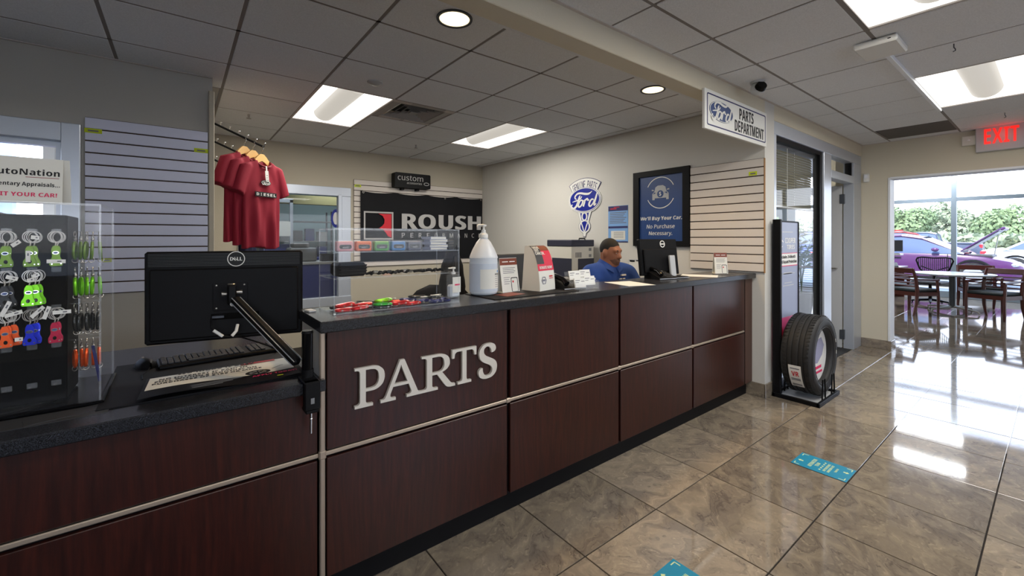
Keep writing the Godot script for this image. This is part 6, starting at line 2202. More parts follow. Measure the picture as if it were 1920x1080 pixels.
# ------------------------------------------------------------------ glass office front, banner stand, tyre, floor stickers
func office_front() -> void:
	var z0 := ZP - 0.11
	var z1 := ZP - 0.002
	var w := S("window_6", MB.new().bx(4.276, 7.04, 2.36, 2.48, z0, z1, 0.004).bx(4.276, 4.33, 0, 2.36, z0, z1, 0.004).bx(5.62, 5.86, 0, 2.36, z0, z1, 0.004).bx(4.33, 5.62, 0, 0.1, z0, z1, 0.004).bx(6.72, 7.04, 0, 2.36, z0, z1, 0.004).bx(5.86, 6.72, 2.10, 2.19, z0, z1, 0.004), M.alu)
	add(w, "gasket", MB.new().bx(5.55, 5.62, 0.1, 2.36, z0 + 0.02, z1 - 0.02).bx(4.33, 5.55, 2.32, 2.36, z0 + 0.02, z1 - 0.02).bx(6.69, 6.72, 2.19, 2.36, z0 + 0.02, z1 - 0.02), M.black)
	add(w, "pane", MB.new().bx(4.33, 5.55, 0.1, 2.34, -1.66, -1.652), M.glass)
	add(w, "transom_pane", MB.new().bx(5.86, 6.70, 2.19, 2.36, -1.66, -1.652), M.glass)
	# office door standing open into the office
	var d := S("door_1", MB.new(), M.grey_light)
	d.position = Vector3(6.70, 0, -1.72)
	d.rotation_degrees.y = 94.0
	d.mesh = MB.new().bx(0.0, 0.11, 0.01, 2.08, -0.022, 0.022, 0.004).bx(0.76, 0.84, 0.01, 2.08, -0.022, 0.022, 0.004).bx(0.11, 0.76, 0.01, 0.2, -0.022, 0.022, 0.004).bx(0.11, 0.76, 1.98, 2.08, -0.022, 0.022, 0.004).commit()
	add(d, "door_pane", MB.new().bx(0.11, 0.76, 0.2, 1.98, -0.004, 0.004), M.glass)
	for s in [-1.0, 1.0]:
		add(d, "push_bar", MB.new().tube([Vector3(0.05, 1.02, s * 0.022), Vector3(0.05, 1.02, s * 0.06), Vector3(0.8, 1.02, s * 0.06), Vector3(0.8, 1.02, s * 0.022)], 0.011, 8), M.steel)
	add(d, "hinge", MB.new().bx(-0.03, 0.02, 0.12, 0.24, -0.03, 0.03, 0.003).bx(-0.03, 0.02, 1.85, 1.97, -0.03, 0.03, 0.003), M.alu_dark)
	one("door_mat", "dark mat on the floor in the office doorway", "mat", MB.new().bx(5.9, 6.7, 0.0, 0.006, -2.3, -1.62, 0.002), M.rubber)
	# raised blind inside the big pane
	var b := T("window_blind", "half-raised olive slatted blind inside the glass office front", "blind", Vector3(4.95, 0, -1.70))
	add(b, "head_rail", MB.new().bx(-0.6, 0.6, 2.29, 2.335, -0.03, 0.03, 0.004), M.alu_dark)
	var sl := MB.new().at(Vector3.ZERO, Vector3(62, 0, 0)).bx(-0.6, 0.58, -0.001, 0.001, -0.0168, 0.0168).commit()
	for k in 21:
		var o := add(b, "slat", sl, M.blind)
		o.position.y = 2.265 - 0.0262 * k
	add(b, "bottom_rail", MB.new().bx(-0.6, 0.58, 1.705, 1.725, -0.02, 0.02, 0.004), M.grey_light)
	add(b, "cord", MB.new().cyl(Vector3(-0.18, 1.2, 0.032), Vector3(-0.18, 2.3, 0.032), 0.0022, 0.0022, 5).cyl(Vector3(0.1, 1.71, 0.0), Vector3(0.1, 2.3, 0.0), 0.0018, 0.0018, 5), M.white)
	# banner stand with its base tray
	var s := T("banner_stand", "narrow display stand with a grey and pink tire poster beside the pillar", "display stand", Vector3(4.2, 0, -1.56))
	var fr := MB.new()
	fr.bx(-0.02, 0.015, 0.03, 1.575, -0.02, 0.045, 0.004).bx(0.505, 0.52, 0.03, 1.56, -0.012, 0.012, 0.003).bx(-0.02, 0.52, 1.555, 1.567, -0.01, 0.01, 0.002)
	add(s, "frame", fr, M.black)
	var tr := MB.new()
	tr.bx(-0.03, -0.005, 0.0, 0.035, -0.02, 0.335, 0.003).bx(0.47, 0.495, 0.0, 0.035, -0.02, 0.335, 0.003).bx(-0.03, 0.495, 0.0, 0.035, 0.315, 0.34, 0.003).bx(-0.03, 0.495, 0.0, 0.035, -0.02, 0.0, 0.003)
	add(s, "base_frame", tr, M.black)
	add(s, "base_plate", MB.new().bx(-0.01, 0.48, 0.004, 0.014, -0.01, 0.32), M.grey_light)
	var ps := add(s, "poster", MB.new().bx(0.015, 0.505, 0.68, 1.555, -0.004, 0.004), M.fade_grey)
	add(ps, "pink_part", MB.new().bx(0.015, 0.505, 0.27, 0.68, -0.004, 0.004), M.fade_pink)
	add(ps, "tire_shape", MB.new().prism(pv([0.015, 0.3, 0.12, 0.3, 0.17, 0.42, 0.16, 0.55, 0.1, 0.64, 0.015, 0.66]), 0.004, 0.0045), M.brochure_pink)
	add(ps, "white_box", MB.new().bx(0.03, 0.49, 1.155, 1.265, 0.004, 0.005), M.white)
	add(ps, "box_line", MB.new().bx(0.03, 0.49, 1.148, 1.155, 0.004, 0.0055).bx(0.03, 0.49, 1.265, 1.27, 0.004, 0.0055), M.pink)
	text(ps, "lettering", "COOPER", "sansbold", 0.25, 0.05, 0.001, xf(Vector3(0.32, 1.385, 0.0048)), M.white)
	text(ps, "lettering", "TIRES", "sansbold", 0.19, 0.04, 0.001, xf(Vector3(0.33, 1.325, 0.0048)), M.white)
	text(ps, "lettering", "Includes 24-Month", "sansbold", 0.36, 0.03, 0.001, xf(Vector3(0.26, 1.235, 0.0058)), M.ink)
	text(ps, "lettering", "Road Hazard Protection", "sansbold", 0.42, 0.03, 0.001, xf(Vector3(0.26, 1.19, 0.0058)), M.ink)
	var lg := MB.new()
	lg.stroke([Vector2(0.16, 1.37), Vector2(0.12, 1.385), Vector2(0.07, 1.375), Vector2(0.06, 1.345), Vector2(0.1, 1.325), Vector2(0.14, 1.335)], [0.008, 0.016, 0.02, 0.018, 0.014, 0.006], 0.004, 0.0052)
	add(ps, "swoosh", lg, M.white)
	var tl := MB.new()
	tl.bx(0.13, 0.38, 1.46, 1.468, 0.004, 0.0048).bx(0.16, 0.36, 1.075, 1.09, 0.004, 0.0048).bx(0.1, 0.43, 1.075, 1.082, 0.004, 0.0048).bx(0.18, 0.36, 0.99, 0.998, 0.004, 0.0048).bx(0.14, 0.4, 0.965, 0.973, 0.004, 0.0048)
	add(ps, "text_lines", tl, M.grey_light)
	var cr := MB.new()
	for q in [[0.14, 0.032], [0.14, 0.318], [0.38, 0.032], [0.38, 0.318]]:
		var a: float = q[0]
		var zz: float = q[1]
		cr.tube([Vector3(a - 0.035, 0.03, zz), Vector3(a - 0.02, 0.2, zz), Vector3(a + 0.03, 0.2, zz), Vector3(a + 0.045, 0.03, zz)], 0.006, 6)
	add(s, "tire_cradle", cr, M.black)
	# the tyre, its axis across the counter direction
	var t := T("tire", "new black car tire with a white VR tag standing in the display stand", "tire", Vector3(4.465, 0.376, -1.385))
	var pr := []     # half section: x = radius, y = along the axis
	for q in [[0.235, -0.085], [0.243, -0.108], [0.27, -0.122], [0.3, -0.124], [0.322, -0.118], [0.337, -0.108], [0.344, -0.09]]:
		pr.append(Vector2(q[0], q[1]))
	for k in range(-7, 8):
		var y := 0.085 * k / 7.0
		if absi(k) % 3 == 2:
			pr.append_array([Vector2(0.3465, y - 0.005), Vector2(0.339, y - 0.004), Vector2(0.339, y + 0.004), Vector2(0.3465, y + 0.005)])
		else:
			pr.append(Vector2(0.348 - 0.002 * absf(k) / 7.0, y))
	for q in [[0.344, 0.09], [0.337, 0.108], [0.322, 0.118], [0.3, 0.124], [0.27, 0.122], [0.243, 0.108], [0.235, 0.085], [0.24, -0.02], [0.235, -0.085]]:
		pr.append(Vector2(q[0], q[1]))
	var tm := MB.new().at(Vector3.ZERO, Vector3(90, 0, 0))
	var rows := []
	for q in pr:
		var r := PackedVector3Array()
		for i in 72:
			var a := -TAU * i / 72.0
			r.append(Vector3(cos(a) * q.x, q.y, sin(a) * q.x))
		rows.append(r)
	tm.grid(rows, true, true)
	add(t, "casing", tm, M.rubber)
	var sp := MB.new()
	for i in 64:
		var a := TAU * i / 64.0
		for k in [-1.0, 1.0]:
			sp.x = Transform3D(Basis(Vector3(0, 0, 1), a), Vector3.ZERO) * Transform3D(Basis(Vector3(1, 0, 0), k * 0.25), Vector3(0.347, 0, k * 0.083))
			sp.box(Vector3.ZERO, Vector3(0.005, 0.012, 0.03))
		sp.x = Transform3D(Basis(Vector3(0, 0, 1), a), Vector3.ZERO) * Transform3D(Basis(Vector3(1, 0, 0), 0.5), Vector3(0.3485, 0, 0))
		sp.box(Vector3.ZERO, Vector3(0.003, 0.01, 0.016))
	sp.x = Transform3D()
	add(t, "tread_block", sp, M.rubber).set_meta("kind", "stuff")
	add(t, "rim_line", MB.new().torus(Vector3(0, 0, 0.117), Vector3.BACK, 0.25, 0.003, 40, 5).torus(Vector3(0, 0, 0.1205), Vector3.BACK, 0.318, 0.002, 48, 5), M.charcoal)
	var hub := add(t, "hub_disc", MB.new().prism(ell(0.236, 0.236, 48), 0.05, 0.06), M.white)
	hub.set_meta("label", "printed round card insert")
	add(hub, "hub_picture", MB.new().prism(pv([-0.2, -0.05, 0.0, -0.08, 0.12, -0.02, 0.17, 0.06, 0.1, 0.14, -0.08, 0.12, -0.17, 0.06]), 0.06, 0.061), mat("print_haze", rgb(150, 150, 176), 0.6))
	add(hub, "hub_print", MB.new().bx(-0.12, 0.1, -0.13, -0.105, 0.06, 0.061).bx(-0.1, 0.12, -0.17, -0.15, 0.06, 0.061), M.pink)
	var rl := MB.new()
	for q in [20.0, -2.0]:
		var a := deg_to_rad(q)
		rl.at(Vector3(cos(a) * 0.285, sin(a) * 0.285, 0.1235), Vector3(0, 0, q + 90)).bx(-0.016, 0.016, -0.005, 0.005, 0, 0.001)
	add(t, "sidewall_mark", rl.at(Vector3.ZERO), M.cream_plastic)
	# tag wrapped on the tread, facing the counter side
	var wrap := func(y0: float, y1: float, zc0: float, zc1: float, r: float) -> MB:
		var rr := []
		for j in 9:
			var a := PI + lerpf(y0, y1, j / 8.0)
			rr.append(PackedVector3Array([Vector3(cos(a) * r, sin(a) * r * 1.0, zc0), Vector3(cos(a) * r, sin(a) * r, zc1)]))
		return MB.new().grid(rr)
	var tg := add(t, "paper_tag", wrap.call(0.78, 0.14, -0.05, 0.045, 0.3515), M.white)
	tg.set_meta("label", "white paper tag with red letters")
	var vr := Transform3D(Basis.from_euler(Vector3(0, -PI / 2, 0)), Vector3.ZERO)
	var at_a := func(a: float) -> Transform3D:
		return Transform3D(Basis(Vector3(0, 0, 1), a), Vector3.ZERO) * Transform3D(vr.basis, Vector3(-0.353, 0, -0.002))
	text(tg, "lettering", "VR", "sansbold", 0.055, 0.045, 0.001, at_a.call(0.36), M.red)
	var ln := MB.new()
	for q in [0.22, 0.5, 0.54, 0.68, 0.72]:
		ln.x = at_a.call(q)
		ln.bx(-0.035, 0.035, -0.004, 0.004, 0, 0.001)
	ln.x = Transform3D()
	add(tg, "tag_print", ln, M.ink_grey)
	# floor stickers
	for q in [[Vector3(3.122, 0.0005, -0.897), "blue green distancing sticker on the floor, the whole one beside a tile joint"], [Vector3(1.605, 0.0005, -0.899), "blue green distancing sticker on the floor, cut by the bottom edge of the picture"]]:
		var k := T("floor_sticker", q[1], "sticker", q[0], 0, "floor stickers")
		add(k, "film", MB.new().bx(-0.1, 0.1, 0, 0.0015, -0.142, 0.142, 0.0005), M.teal)
		var lt := MB.new()
		lt.at(Vector3(0, 0.0015, 0), Vector3(-90, 90, 0))
		# text runs along z as read from the counter's far end
		var F := func(x: float, z: float) -> Transform3D: return xf(Vector3(x, 0.0018, z), Vector3(-90, 90, 0)) 
		lt.x = Transform3D()
		# +u of the print is -z, its top is -x
		letters(lt, "AUTONATION", "sansbold", 0.125, 0.02, 0.0006, xf(Vector3(0.0, 0.0017, -0.055), Vector3(-90, 0, 0)))
		letters(lt, "TEAM", "sansbold", 0.055, 0.018, 0.0006, xf(Vector3(0.0, 0.0017, -0.027), Vector3(-90, 0, 0)))
		for i in 5:
			lt.bx(-0.062 + 0.028 * i, -0.05 + 0.028 * i, 0.0013, 0.002, -0.006, 0.003)
		letters(lt, "KEEP YOUR DISTANCE", "sansbold", 0.12, 0.013, 0.0006, xf(Vector3(0.0, 0.0017, 0.02), Vector3(-90, 0, 0)))
		letters(lt, "MAINTAIN 6 FEET", "sansbold", 0.115, 0.013, 0.0006, xf(Vector3(0.0, 0.0017, 0.04), Vector3(-90, 0, 0)))
		letters(lt, "THANK YOU", "sansbold", 0.06, 0.011, 0.0006, xf(Vector3(0.005, 0.0017, 0.068), Vector3(-90, 0, 0)))
		for s2 in [-1.0, 1.0]:
			lt.x = xf(Vector3(0.02 * s2, 0.0016, 0.112 * s2), Vector3(-90, 0 if s2 < 0 else 180, 0))
			lt.prism(pv([-0.006, -0.014, 0.006, -0.014, 0.006, 0.0, 0.014, 0.0, 0, 0.014, -0.014, 0.0, -0.006, 0.0]), 0, 0.0006)
			for s3 in [-1.0, 1.0]:
				lt.x = Transform3D()
				lt.bx(s3 * 0.088, s3 * 0.058, 0.0013, 0.002, s2 * 0.13, s2 * 0.125)
				lt.bx(s3 * 0.088, s3 * 0.083, 0.0013, 0.002, s2 * 0.13, s2 * 0.1)
		lt.x = Transform3D()
		add(k, "print", lt, M.teal_print)
	one("office_plant_pot", "dark round plant pot inside the glass office", "pot", MB.new().lathe([Vector2(0.15, 0.0), Vector2(0.2, 0.38), Vector2(0.21, 0.4), Vector2(0.18, 0.4), Vector2(0.17, 0.34), Vector2(0, 0.34)], 24), M.charcoal, Vector3(9.2, 0, -2.98))
	var pl := T("palm_plant", "green arching palm plant in the pot inside the glass office", "plant", Vector3(9.2, 0.34, -2.98))
	for i in 13:
		var a := TAU * i / 13.0 + rng.randf() * 0.4
		var h := 0.75 + rng.randf() * 0.5
		var r := 0.3 + rng.randf() * 0.35
		var st := []
		for k in 9:
			var u := k / 8.0
			st.append(Vector3(cos(a) * r * u * u, h * sin(u * 1.9) / 0.95 * 0.95, sin(a) * r * u * u))
		var mb := MB.new().tube(st, [0.007, 0.006, 0.006, 0.005, 0.005, 0.004, 0.004, 0.003, 0.002], 5)
		for k in range(3, 9):
			var c: Vector3 = st[k]
			var dr: Vector3 = (st[k] - st[k - 1]).normalized()
			var sd := dr.cross(Vector3.UP).normalized()
			for sg in [-1.0, 1.0]:
				var tip: Vector3 = c + sd * sg * 0.14 + dr * 0.1 + Vector3(0, -0.05, 0)
				var md: Vector3 = c + sd * sg * 0.07 + dr * 0.06
				mb.quad(c, md - dr * 0.014, tip, md + dr * 0.014)
		add(pl, "frond", mb, M.leaf_dark)


# ------------------------------------------------------------------ room seen through the window in the back wall
func far_office() -> void:
	var z := ZB - 0.14
	S("wall_service_back", MB.new().bx(-0.05, 5.2, 0, 2.9, z - 4.6, z - 4.5), M.teal_wall)
	S("wall_service_left", MB.new().bx(-0.05, 0.07, 0, 2.9, z - 4.5, z), M.teal_wall)
	S("wall_service_right", MB.new().bx(5.2, 5.3, 0, 2.9, z - 4.6, z), M.teal_wall)
	S("wall_service_front", MB.new().bx(XW + 0.2, 5.3, 0, 2.9, z, z + 0.14).bx(-0.05, 5.3, H, 2.9, z, z + 0.14), M.paint_tan)
	S("ceiling_service", MB.new().bx(-0.05, 5.3, 2.82, 2.9, z - 4.6, z), mat("ceiling_olive", rgb(120, 116, 98), 0.9))
	S("floor_service", MB.new().bx(0.07, 5.3, -0.2, 0.0, z - 4.6, z + 0.02), M.grey)
	S("trim_3", MB.new().bx(0.07, 5.2, 2.12, 2.3, z - 3.6, z - 3.4), mat("olive_band", rgb(168, 160, 112), 0.7))
	for q in [[Vector3(1.62, 2.62, z - 1.5), 35.0, "long bare fluorescent strip light slanting across the room behind the back window"], [Vector3(2.6, 2.72, z - 3.2), 90.0, "short far strip light in the room behind the back window"]]:
		var t := T("strip_light", q[2], "ceiling light", q[0], q[1], "strip lights in the service room")
		add(t, "body", MB.new().bx(-0.65, 0.65, 0.02, 0.07, -0.07, 0.07, 0.005), M.white)
		add(t, "tube", MB.new().cyl(Vector3(-0.62, 0.0, -0.03), Vector3(0.62, 0.0, -0.03), 0.016, 0.016, 10).cyl(Vector3(-0.62, 0.0, 0.03), Vector3(0.62, 0.0, 0.03), 0.016, 0.016, 10), M.tube_white)
		add(t, "hanger_rod", MB.new().cyl(Vector3(-0.5, 0.07, 0), Vector3(-0.5, 0.2, 0), 0.004, 0.004, 6).cyl(Vector3(0.5, 0.07, 0), Vector3(0.5, 0.2, 0), 0.004, 0.004, 6), M.grey)
		area("strip_glow", q[0] + Vector3(0, -0.05, 0), 1.0, 0.3, 1.1, Color(0.92, 0.97, 1.0))
	# glazed partition, cabinets, shelves and papers
	var p := T("glass_partition", "pale teal glazed partition with mullions in the room behind the back window", "partition", Vector3(0.9, 0, z - 2.3), 0)
	var mb := MB.new()
	for k in range(1, 4):
		mb.bx(-1.2 + 0.62 * k, -1.15 + 0.62 * k, 0, 2.1, -0.03, 0.03)
	mb.bx(-0.58, 0.71, 2.05, 2.12, -0.03, 0.03).bx(-0.58, 0.71, 1.0, 1.05, -0.03, 0.03)
	add(p, "frame", mb, M.alu)
	for k in range(1, 3):
		add(p, "pane", MB.new().bx(-1.15 + 0.62 * k, -0.58 + 0.62 * k, 1.05, 2.05, -0.004, 0.004), M.glass)
	add(p, "lower_panel", MB.new().bx(-0.58, 0.71, 0, 1.0, -0.02, 0.02), M.teal_wall)
	for q in [[1.5, 1.3, "left blue parts cabinet behind the back window"], [2.3, 1.05, "right low blue parts cabinet behind the back window"]]:
		var t := T("cabinet", q[2], "cabinet", Vector3(q[0], 0, z - 2.6), 0, "blue cabinets in the service room")
		add(t, "body", MB.new().bx(-0.34, 0.34, 0, q[1], -0.25, 0.2, 0.008), M.blue_bin)
		for k in 3:
			add(t, "drawer", MB.new().bx(-0.31, 0.31, 0.1 + q[1] * 0.3 * k, 0.06 + q[1] * 0.3 * (k + 1), 0.2, 0.215, 0.004), M.blue_bin)
			add(t, "handle", MB.new().bx(-0.1, 0.1, q[1] * 0.3 * (k + 0.75), q[1] * 0.3 * (k + 0.75) + 0.02, 0.215, 0.235, 0.004), M.alu)
	var sf := T("shelf_rack", "open steel shelf rack with dark boxes behind the back window", "shelf", Vector3(1.85, 0, z - 3.9))
	mb = MB.new()
	for x in [-0.8, 0.8]:
		for zz in [-0.2, 0.2]:
			mb.bx(x - 0.015, x + 0.015, 0, 2.0, zz - 0.015, zz + 0.015)
	add(sf, "upright", mb, M.alu_dark)
	for k in 4:
		add(sf, "shelf_board", MB.new().bx(-0.82, 0.82, 0.5 + 0.42 * k, 0.52 + 0.42 * k, -0.22, 0.22), M.grey_light)
	var cols := [M.charcoal, M.blue_bin, M.paper, M.black, M.grey]
	var n := 0
	for k in 3:
		for i in 6:
			var w := 0.14 + 0.06 * rng.randf()
			var hh := 0.14 + 0.16 * rng.randf()
			var lb := "%s box, %s on the %s shelf of the rack" % [["charcoal", "blue", "white", "black", "grey"][n % 5], ["first", "second", "third", "fourth", "fifth", "last"][i], ["lower", "middle", "upper"][k]]
			one("parts_box", lb, "box", MB.new().bx(-w / 2, w / 2, 0, hh, -0.12, 0.12, 0.004), cols[n % 5], Vector3(1.85 - 0.62 + 0.25 * i, 0.52 + 0.42 * k, z - 3.85), rng.randf_range(-6, 6), "boxes on the shelf rack")
			n += 1
	for q in [[1.02, 1.62, 0.24, "white sheet stuck on the partition near the shirts"], [1.42, 1.58, 0.3, "larger white sheet stuck on the partition, right of the first"]]:
		one("posted_sheet", q[3], "paper", MB.new().bx(-q[2] / 2, q[2] / 2, -0.13, 0.13, 0, 0.004), M.paper, Vector3(q[0], q[1], z - 2.26), 0, "sheets on the glass partition")
	var c := T("service_desk", "service desk with a dark chair and machines behind the back window", "desk", Vector3(1.7, 0, z - 1.3))
	add(c, "top", MB.new().bx(-0.5, 0.9, 1.0, 1.04, -0.3, 0.3, 0.005), M.grey_light)
	add(c, "front", MB.new().bx(-0.48, 0.88, 0, 1.0, -0.26, 0.24), M.blue_bin)
	one("desk_machine", "grey label machine on the service desk behind the back window", "machine", MB.new().bx(-0.2, 0.2, 0, 0.22, -0.15, 0.15, 0.02).bx(-0.15, 0.1, 0.22, 0.3, -0.1, 0.1, 0.02), M.grey, Vector3(1.55, 1.04, z - 1.3))
	one("parts_bin", "small dark bin on the service desk behind the back window", "bin", MB.new().bx(-0.14, 0.14, 0, 0.12, -0.1, 0.1, 0.01), M.black, Vector3(1.95, 1.04, z - 1.2))
	# round decal on the window glass
	var o := T("window_decal", "blue and white oval decal high on the back window glass", "decal", Vector3(1.69, 1.68, ZB - 0.05))
	add(o, "rim", MB.new().prism(ell(0.062, 0.125, 32), 0, 0.002), M.ford_blue)
	add(o, "centre", MB.new().prism(ell(0.036, 0.085, 28), 0.002, 0.003), M.white)


# ------------------------------------------------------------------ showroom beyond the opening
func showroom() -> void:
	S("ceiling_showroom", MB.new().bx(4.27, X2 + 0.2, 3.3, 3.45, -8.2, ZP - 0.14).bx(XE + 0.2, X2 + 0.2, 3.3, 3.45, ZP - 0.14, 4.2), M.white)
	S("wall_showroom_left", MB.new().bx(4.07, X2 + 0.2, 0, 3.45, -8.3, -8.1), M.paint_cream)
	S("wall_showroom_right", MB.new().bx(XE, X2 + 0.2, 0, 3.45, 4.1, 4.3), M.paint_cream)
	S("wall_office_side", MB.new().bx(XW, XW + 0.2, 0, 3.45, -8.2, ZB).bx(XE, XE + 0.2, H, 3.45, ZP - 0.1, 4.2).bx(4.27, XE + 0.2, H + 0.1, 3.45, ZP - 0.14, ZP - 0.02), M.paint_cream)
	S("floor_showroom", MB.new().bx(4.27, X2 + 0.2, -0.2, -0.003, -8.2, 4.2), M.tile0)
	for q in [["unseen narrow ceiling light in the showroom by the window wall, mirrored in the floor", Vector3(14.25, 3.28, -1.97)], ["unseen narrow ceiling light in the showroom above the round table, mirrored in the floor", Vector3(12.35, 3.28, -1.75)], ["unseen ceiling light in the glass office, placed to light the wall behind the door", Vector3(6.4, 3.28, -3.4)], ["unseen ceiling light in the back of the glass office, placed to light the room", Vector3(9.2, 3.28, -4.6)]]:
		troffer(q[0], q[1], true, 5.0, Color(0.96, 0.98, 1.0), "unseen showroom ceiling lights", 0.4 if q[1].x > 12.0 else 1.0)  # lamps out of view, placed to light the showroom, the office and its wall
	var f := MB.new()
	var zs := [-8.3, -6.66, -4.96, -3.26, -1.556, 0.15, 1.85, 3.55]
	for z in zs:
		f.bx(X2, X2 + 0.12, 0.14, 3.3, z - (0.045 if z != -4.96 else 0.1), z + (0.045 if z != -4.96 else 0.1))
	f.bx(X2 + 0.003, X2 + 0.117, 2.30, 2.385, -8.1, 4.1).bx(X2 - 0.02, X2 + 0.14, 0.0, 0.15, -8.1, 4.1).bx(X2, X2 + 0.12, 3.2, 3.3, -8.1, 4.1)
	f.bx(X2 + 0.005, X2 + 0.1, 2.08, 2.3, -6.66, -4.96).bx(X2, X2 + 0.1, 0.15, 2.1, -5.3, -5.05)
	var w := S("window_7", f, M.mullion)
	for i in zs.size() - 1:
		add(w, "pane", MB.new().bx(X2 + 0.05, X2 + 0.058, 0.15, 2.3, zs[i] + 0.045, zs[i + 1] - 0.045), M.glass)
		add(w, "upper_pane", MB.new().bx(X2 + 0.05, X2 + 0.058, 2.385, 3.2, zs[i] + 0.045, zs[i + 1] - 0.045), M.glass)
	# lowered blind in the lower office window
	var b := T("window_blind", "pale blue slatted blind over the lower part of the far office window", "blind", Vector3(X2 - 0.12, 0, -4.55), -90)
	var sl := MB.new().at(Vector3.ZERO, Vector3(30, 0, 0)).bx(-0.62, 0.62, -0.001, 0.001, -0.03, 0.03).commit()
	for k in 24:
		var o := add(b, "slat", sl, M.blind_light)
		o.position.y = 0.03 + 0.056 * k
	add(b, "cord", MB.new().cyl(Vector3(-0.4, 0.0, 0.03), Vector3(-0.4, 1.34, 0.03), 0.003, 0.003, 5).cyl(Vector3(0.4, 0.0, 0.03), Vector3(0.4, 1.34, 0.03), 0.003, 0.003, 5), M.white)
	# round table
	var t := T("round_table", "round pale-topped table with a chrome star base in the showroom", "table", Vector3(11.75, 0, -1.28))
	add(t, "top", MB.new().lathe([Vector2(0.0, 0.70), Vector2(0.55, 0.705), Vector2(0.58, 0.72), Vector2(0.58, 0.735), Vector2(0.57, 0.742), Vector2(0, 0.742)], 44), M.table_top)
	add(t, "column", MB.new().cyl(Vector3(0, 0.08, 0), Vector3(0, 0.7, 0), 0.045, 0.045, 16), M.alu_dark)
	for k in 4:
		var a := TAU * (k + 0.35) / 4.0
		var p := Vector3(cos(a), 0, sin(a))
		add(t, "foot", MB.new().tube([Vector3(0, 0.1, 0), p * 0.3 + Vector3(0, 0.075, 0), p * 0.42 + Vector3(0, 0.06, 0), p * 0.44 + Vector3(0, 0.012, 0)], [0.024, 0.02, 0.016, 0.014], 8), M.steel)
	# wooden slat-back armchairs
	var mk := func() -> Node3D:
		var c := Node3D.new()
		for s in [-1.0, 1.0]:
			add(c, "leg", MB.new().tube([Vector3(s * 0.25, 0, 0.24), Vector3(s * 0.25, 0.3, 0.25), Vector3(s * 0.25, 0.64, 0.22)], [0.018, 0.024, 0.02], 6), M.wood_red)
			add(c, "leg", MB.new().tube([Vector3(s * 0.25, 0, -0.31), Vector3(s * 0.25, 0.2, -0.25), Vector3(s * 0.25, 0.45, -0.225), Vector3(s * 0.25, 0.68, -0.26), Vector3(s * 0.25, 0.86, -0.33)], [0.019, 0.026, 0.03, 0.027, 0.022], 6), M.wood_red)
			add(c, "arm", MB.new().tube([Vector3(s * 0.25, 0.64, 0.26), Vector3(s * 0.25, 0.645, 0.1), Vector3(s * 0.25, 0.66, -0.25)], [0.022, 0.022, 0.018], 6), M.wood_red)
			add(c, "side_rail", MB.new().bx(s * 0.25 - 0.014, s * 0.25 + 0.014, 0.35, 0.42, -0.23, 0.24), M.wood_red)
		add(c, "seat", MB.new().bx(-0.245, 0.245, 0.42, 0.475, -0.23, 0.265, 0.02), M.seat_dark)
		add(c, "front_rail", MB.new().bx(-0.24, 0.24, 0.35, 0.42, 0.225, 0.25).bx(-0.24, 0.24, 0.35, 0.42, -0.24, -0.215), M.wood_red)
		add(c, "top_rail", MB.new().at(Vector3(0, 0.82, -0.318), Vector3(-22, 0, 0)).bx(-0.255, 0.255, -0.05, 0.05, -0.014, 0.014, 0.006), M.wood_red)
		for k in 4:
			var y := 0.53 + 0.062 * k
			add(c, "back_slat", MB.new().at(Vector3(0, y, -0.235 - 0.02 * k), Vector3(-12 - 2 * k, 0, 0)).bx(-0.24, 0.24, -0.011, 0.011, -0.008, 0.008), M.wood_red)
		return c
	var g := "wooden armchairs around the showroom table"
	for q in [[Vector3(10.95, 0, -1.72), 62.0, "dark wood slat-back armchair at the left of the round table, its back to the viewer"], [Vector3(11.35, 0, -0.72), -112.0, "dark wood slat-back armchair at the right front of the round table, seen from its side"], [Vector3(12.45, 0, -0.98), -75.0, "dark wood slat-back armchair behind the round table, on the window side"], [Vector3(11.9, 0, -2.1), 20.0, "dark wood armchair half hidden behind the left chair at the round table"]]:
		var c: Node3D = mk.call()
		c.name = numbered("armchair")
		c.position = q[0]
		c.rotation_degrees.y = q[1]
		tag(c, q[2], "chair", g)
		add_child(c)
	# mesh task chair
	var o := T("task_chair", "black mesh-backed task chair behind the round table in the showroom", "chair", Vector3(12.75, 0, -1.72), -100)
	var ol := PackedVector2Array()
	for q in [[-0.28, 0.98], [-0.2, 1.0], [0, 0.985], [0.2, 1.0], [0.28, 0.98], [0.3, 0.93], [0.24, 0.74], [0.12, 0.62], [0, 0.6], [-0.12, 0.62], [-0.24, 0.74], [-0.3, 0.93]]:
		ol.append(Vector2(q[0], q[1]))
	var tr := []
	for p in ol: tr.append(Vector3(p.x, p.y, -0.2 - 0.1 * p.x * p.x))
	tr.append(tr[0])
	add(o, "back_frame", MB.new().tube(tr, 0.016, 6, false).tube([Vector3(-0.22, 0.8, -0.22), Vector3(0, 0.7, -0.24), Vector3(0.22, 0.8, -0.22)], 0.012, 6).tube([Vector3(0, 0.7, -0.24), Vector3(0, 0.5, -0.2)], 0.025, 6), M.black)
	var ms := MB.new()
	for k in 17:
		var x := -0.26 + 0.0325 * k
		var top := 0.985
		var bot := 0.6 + 0.55 * maxf(0.0, absf(x) - 0.08) * 1.6
		ms.bx(x - 0.006, x + 0.006, bot, top, -0.206 - 0.1 * x * x, -0.2 - 0.1 * x * x)
	add(o, "back_mesh", ms, M.mesh_dark)
	add(o, "seat", MB.new().bx(-0.25, 0.25, 0.44, 0.5, -0.2, 0.28, 0.025), M.mesh_dark)
	add(o, "post", MB.new().cyl(Vector3(0, 0.1, 0), Vector3(0, 0.44, 0), 0.03, 0.025, 10), M.black)
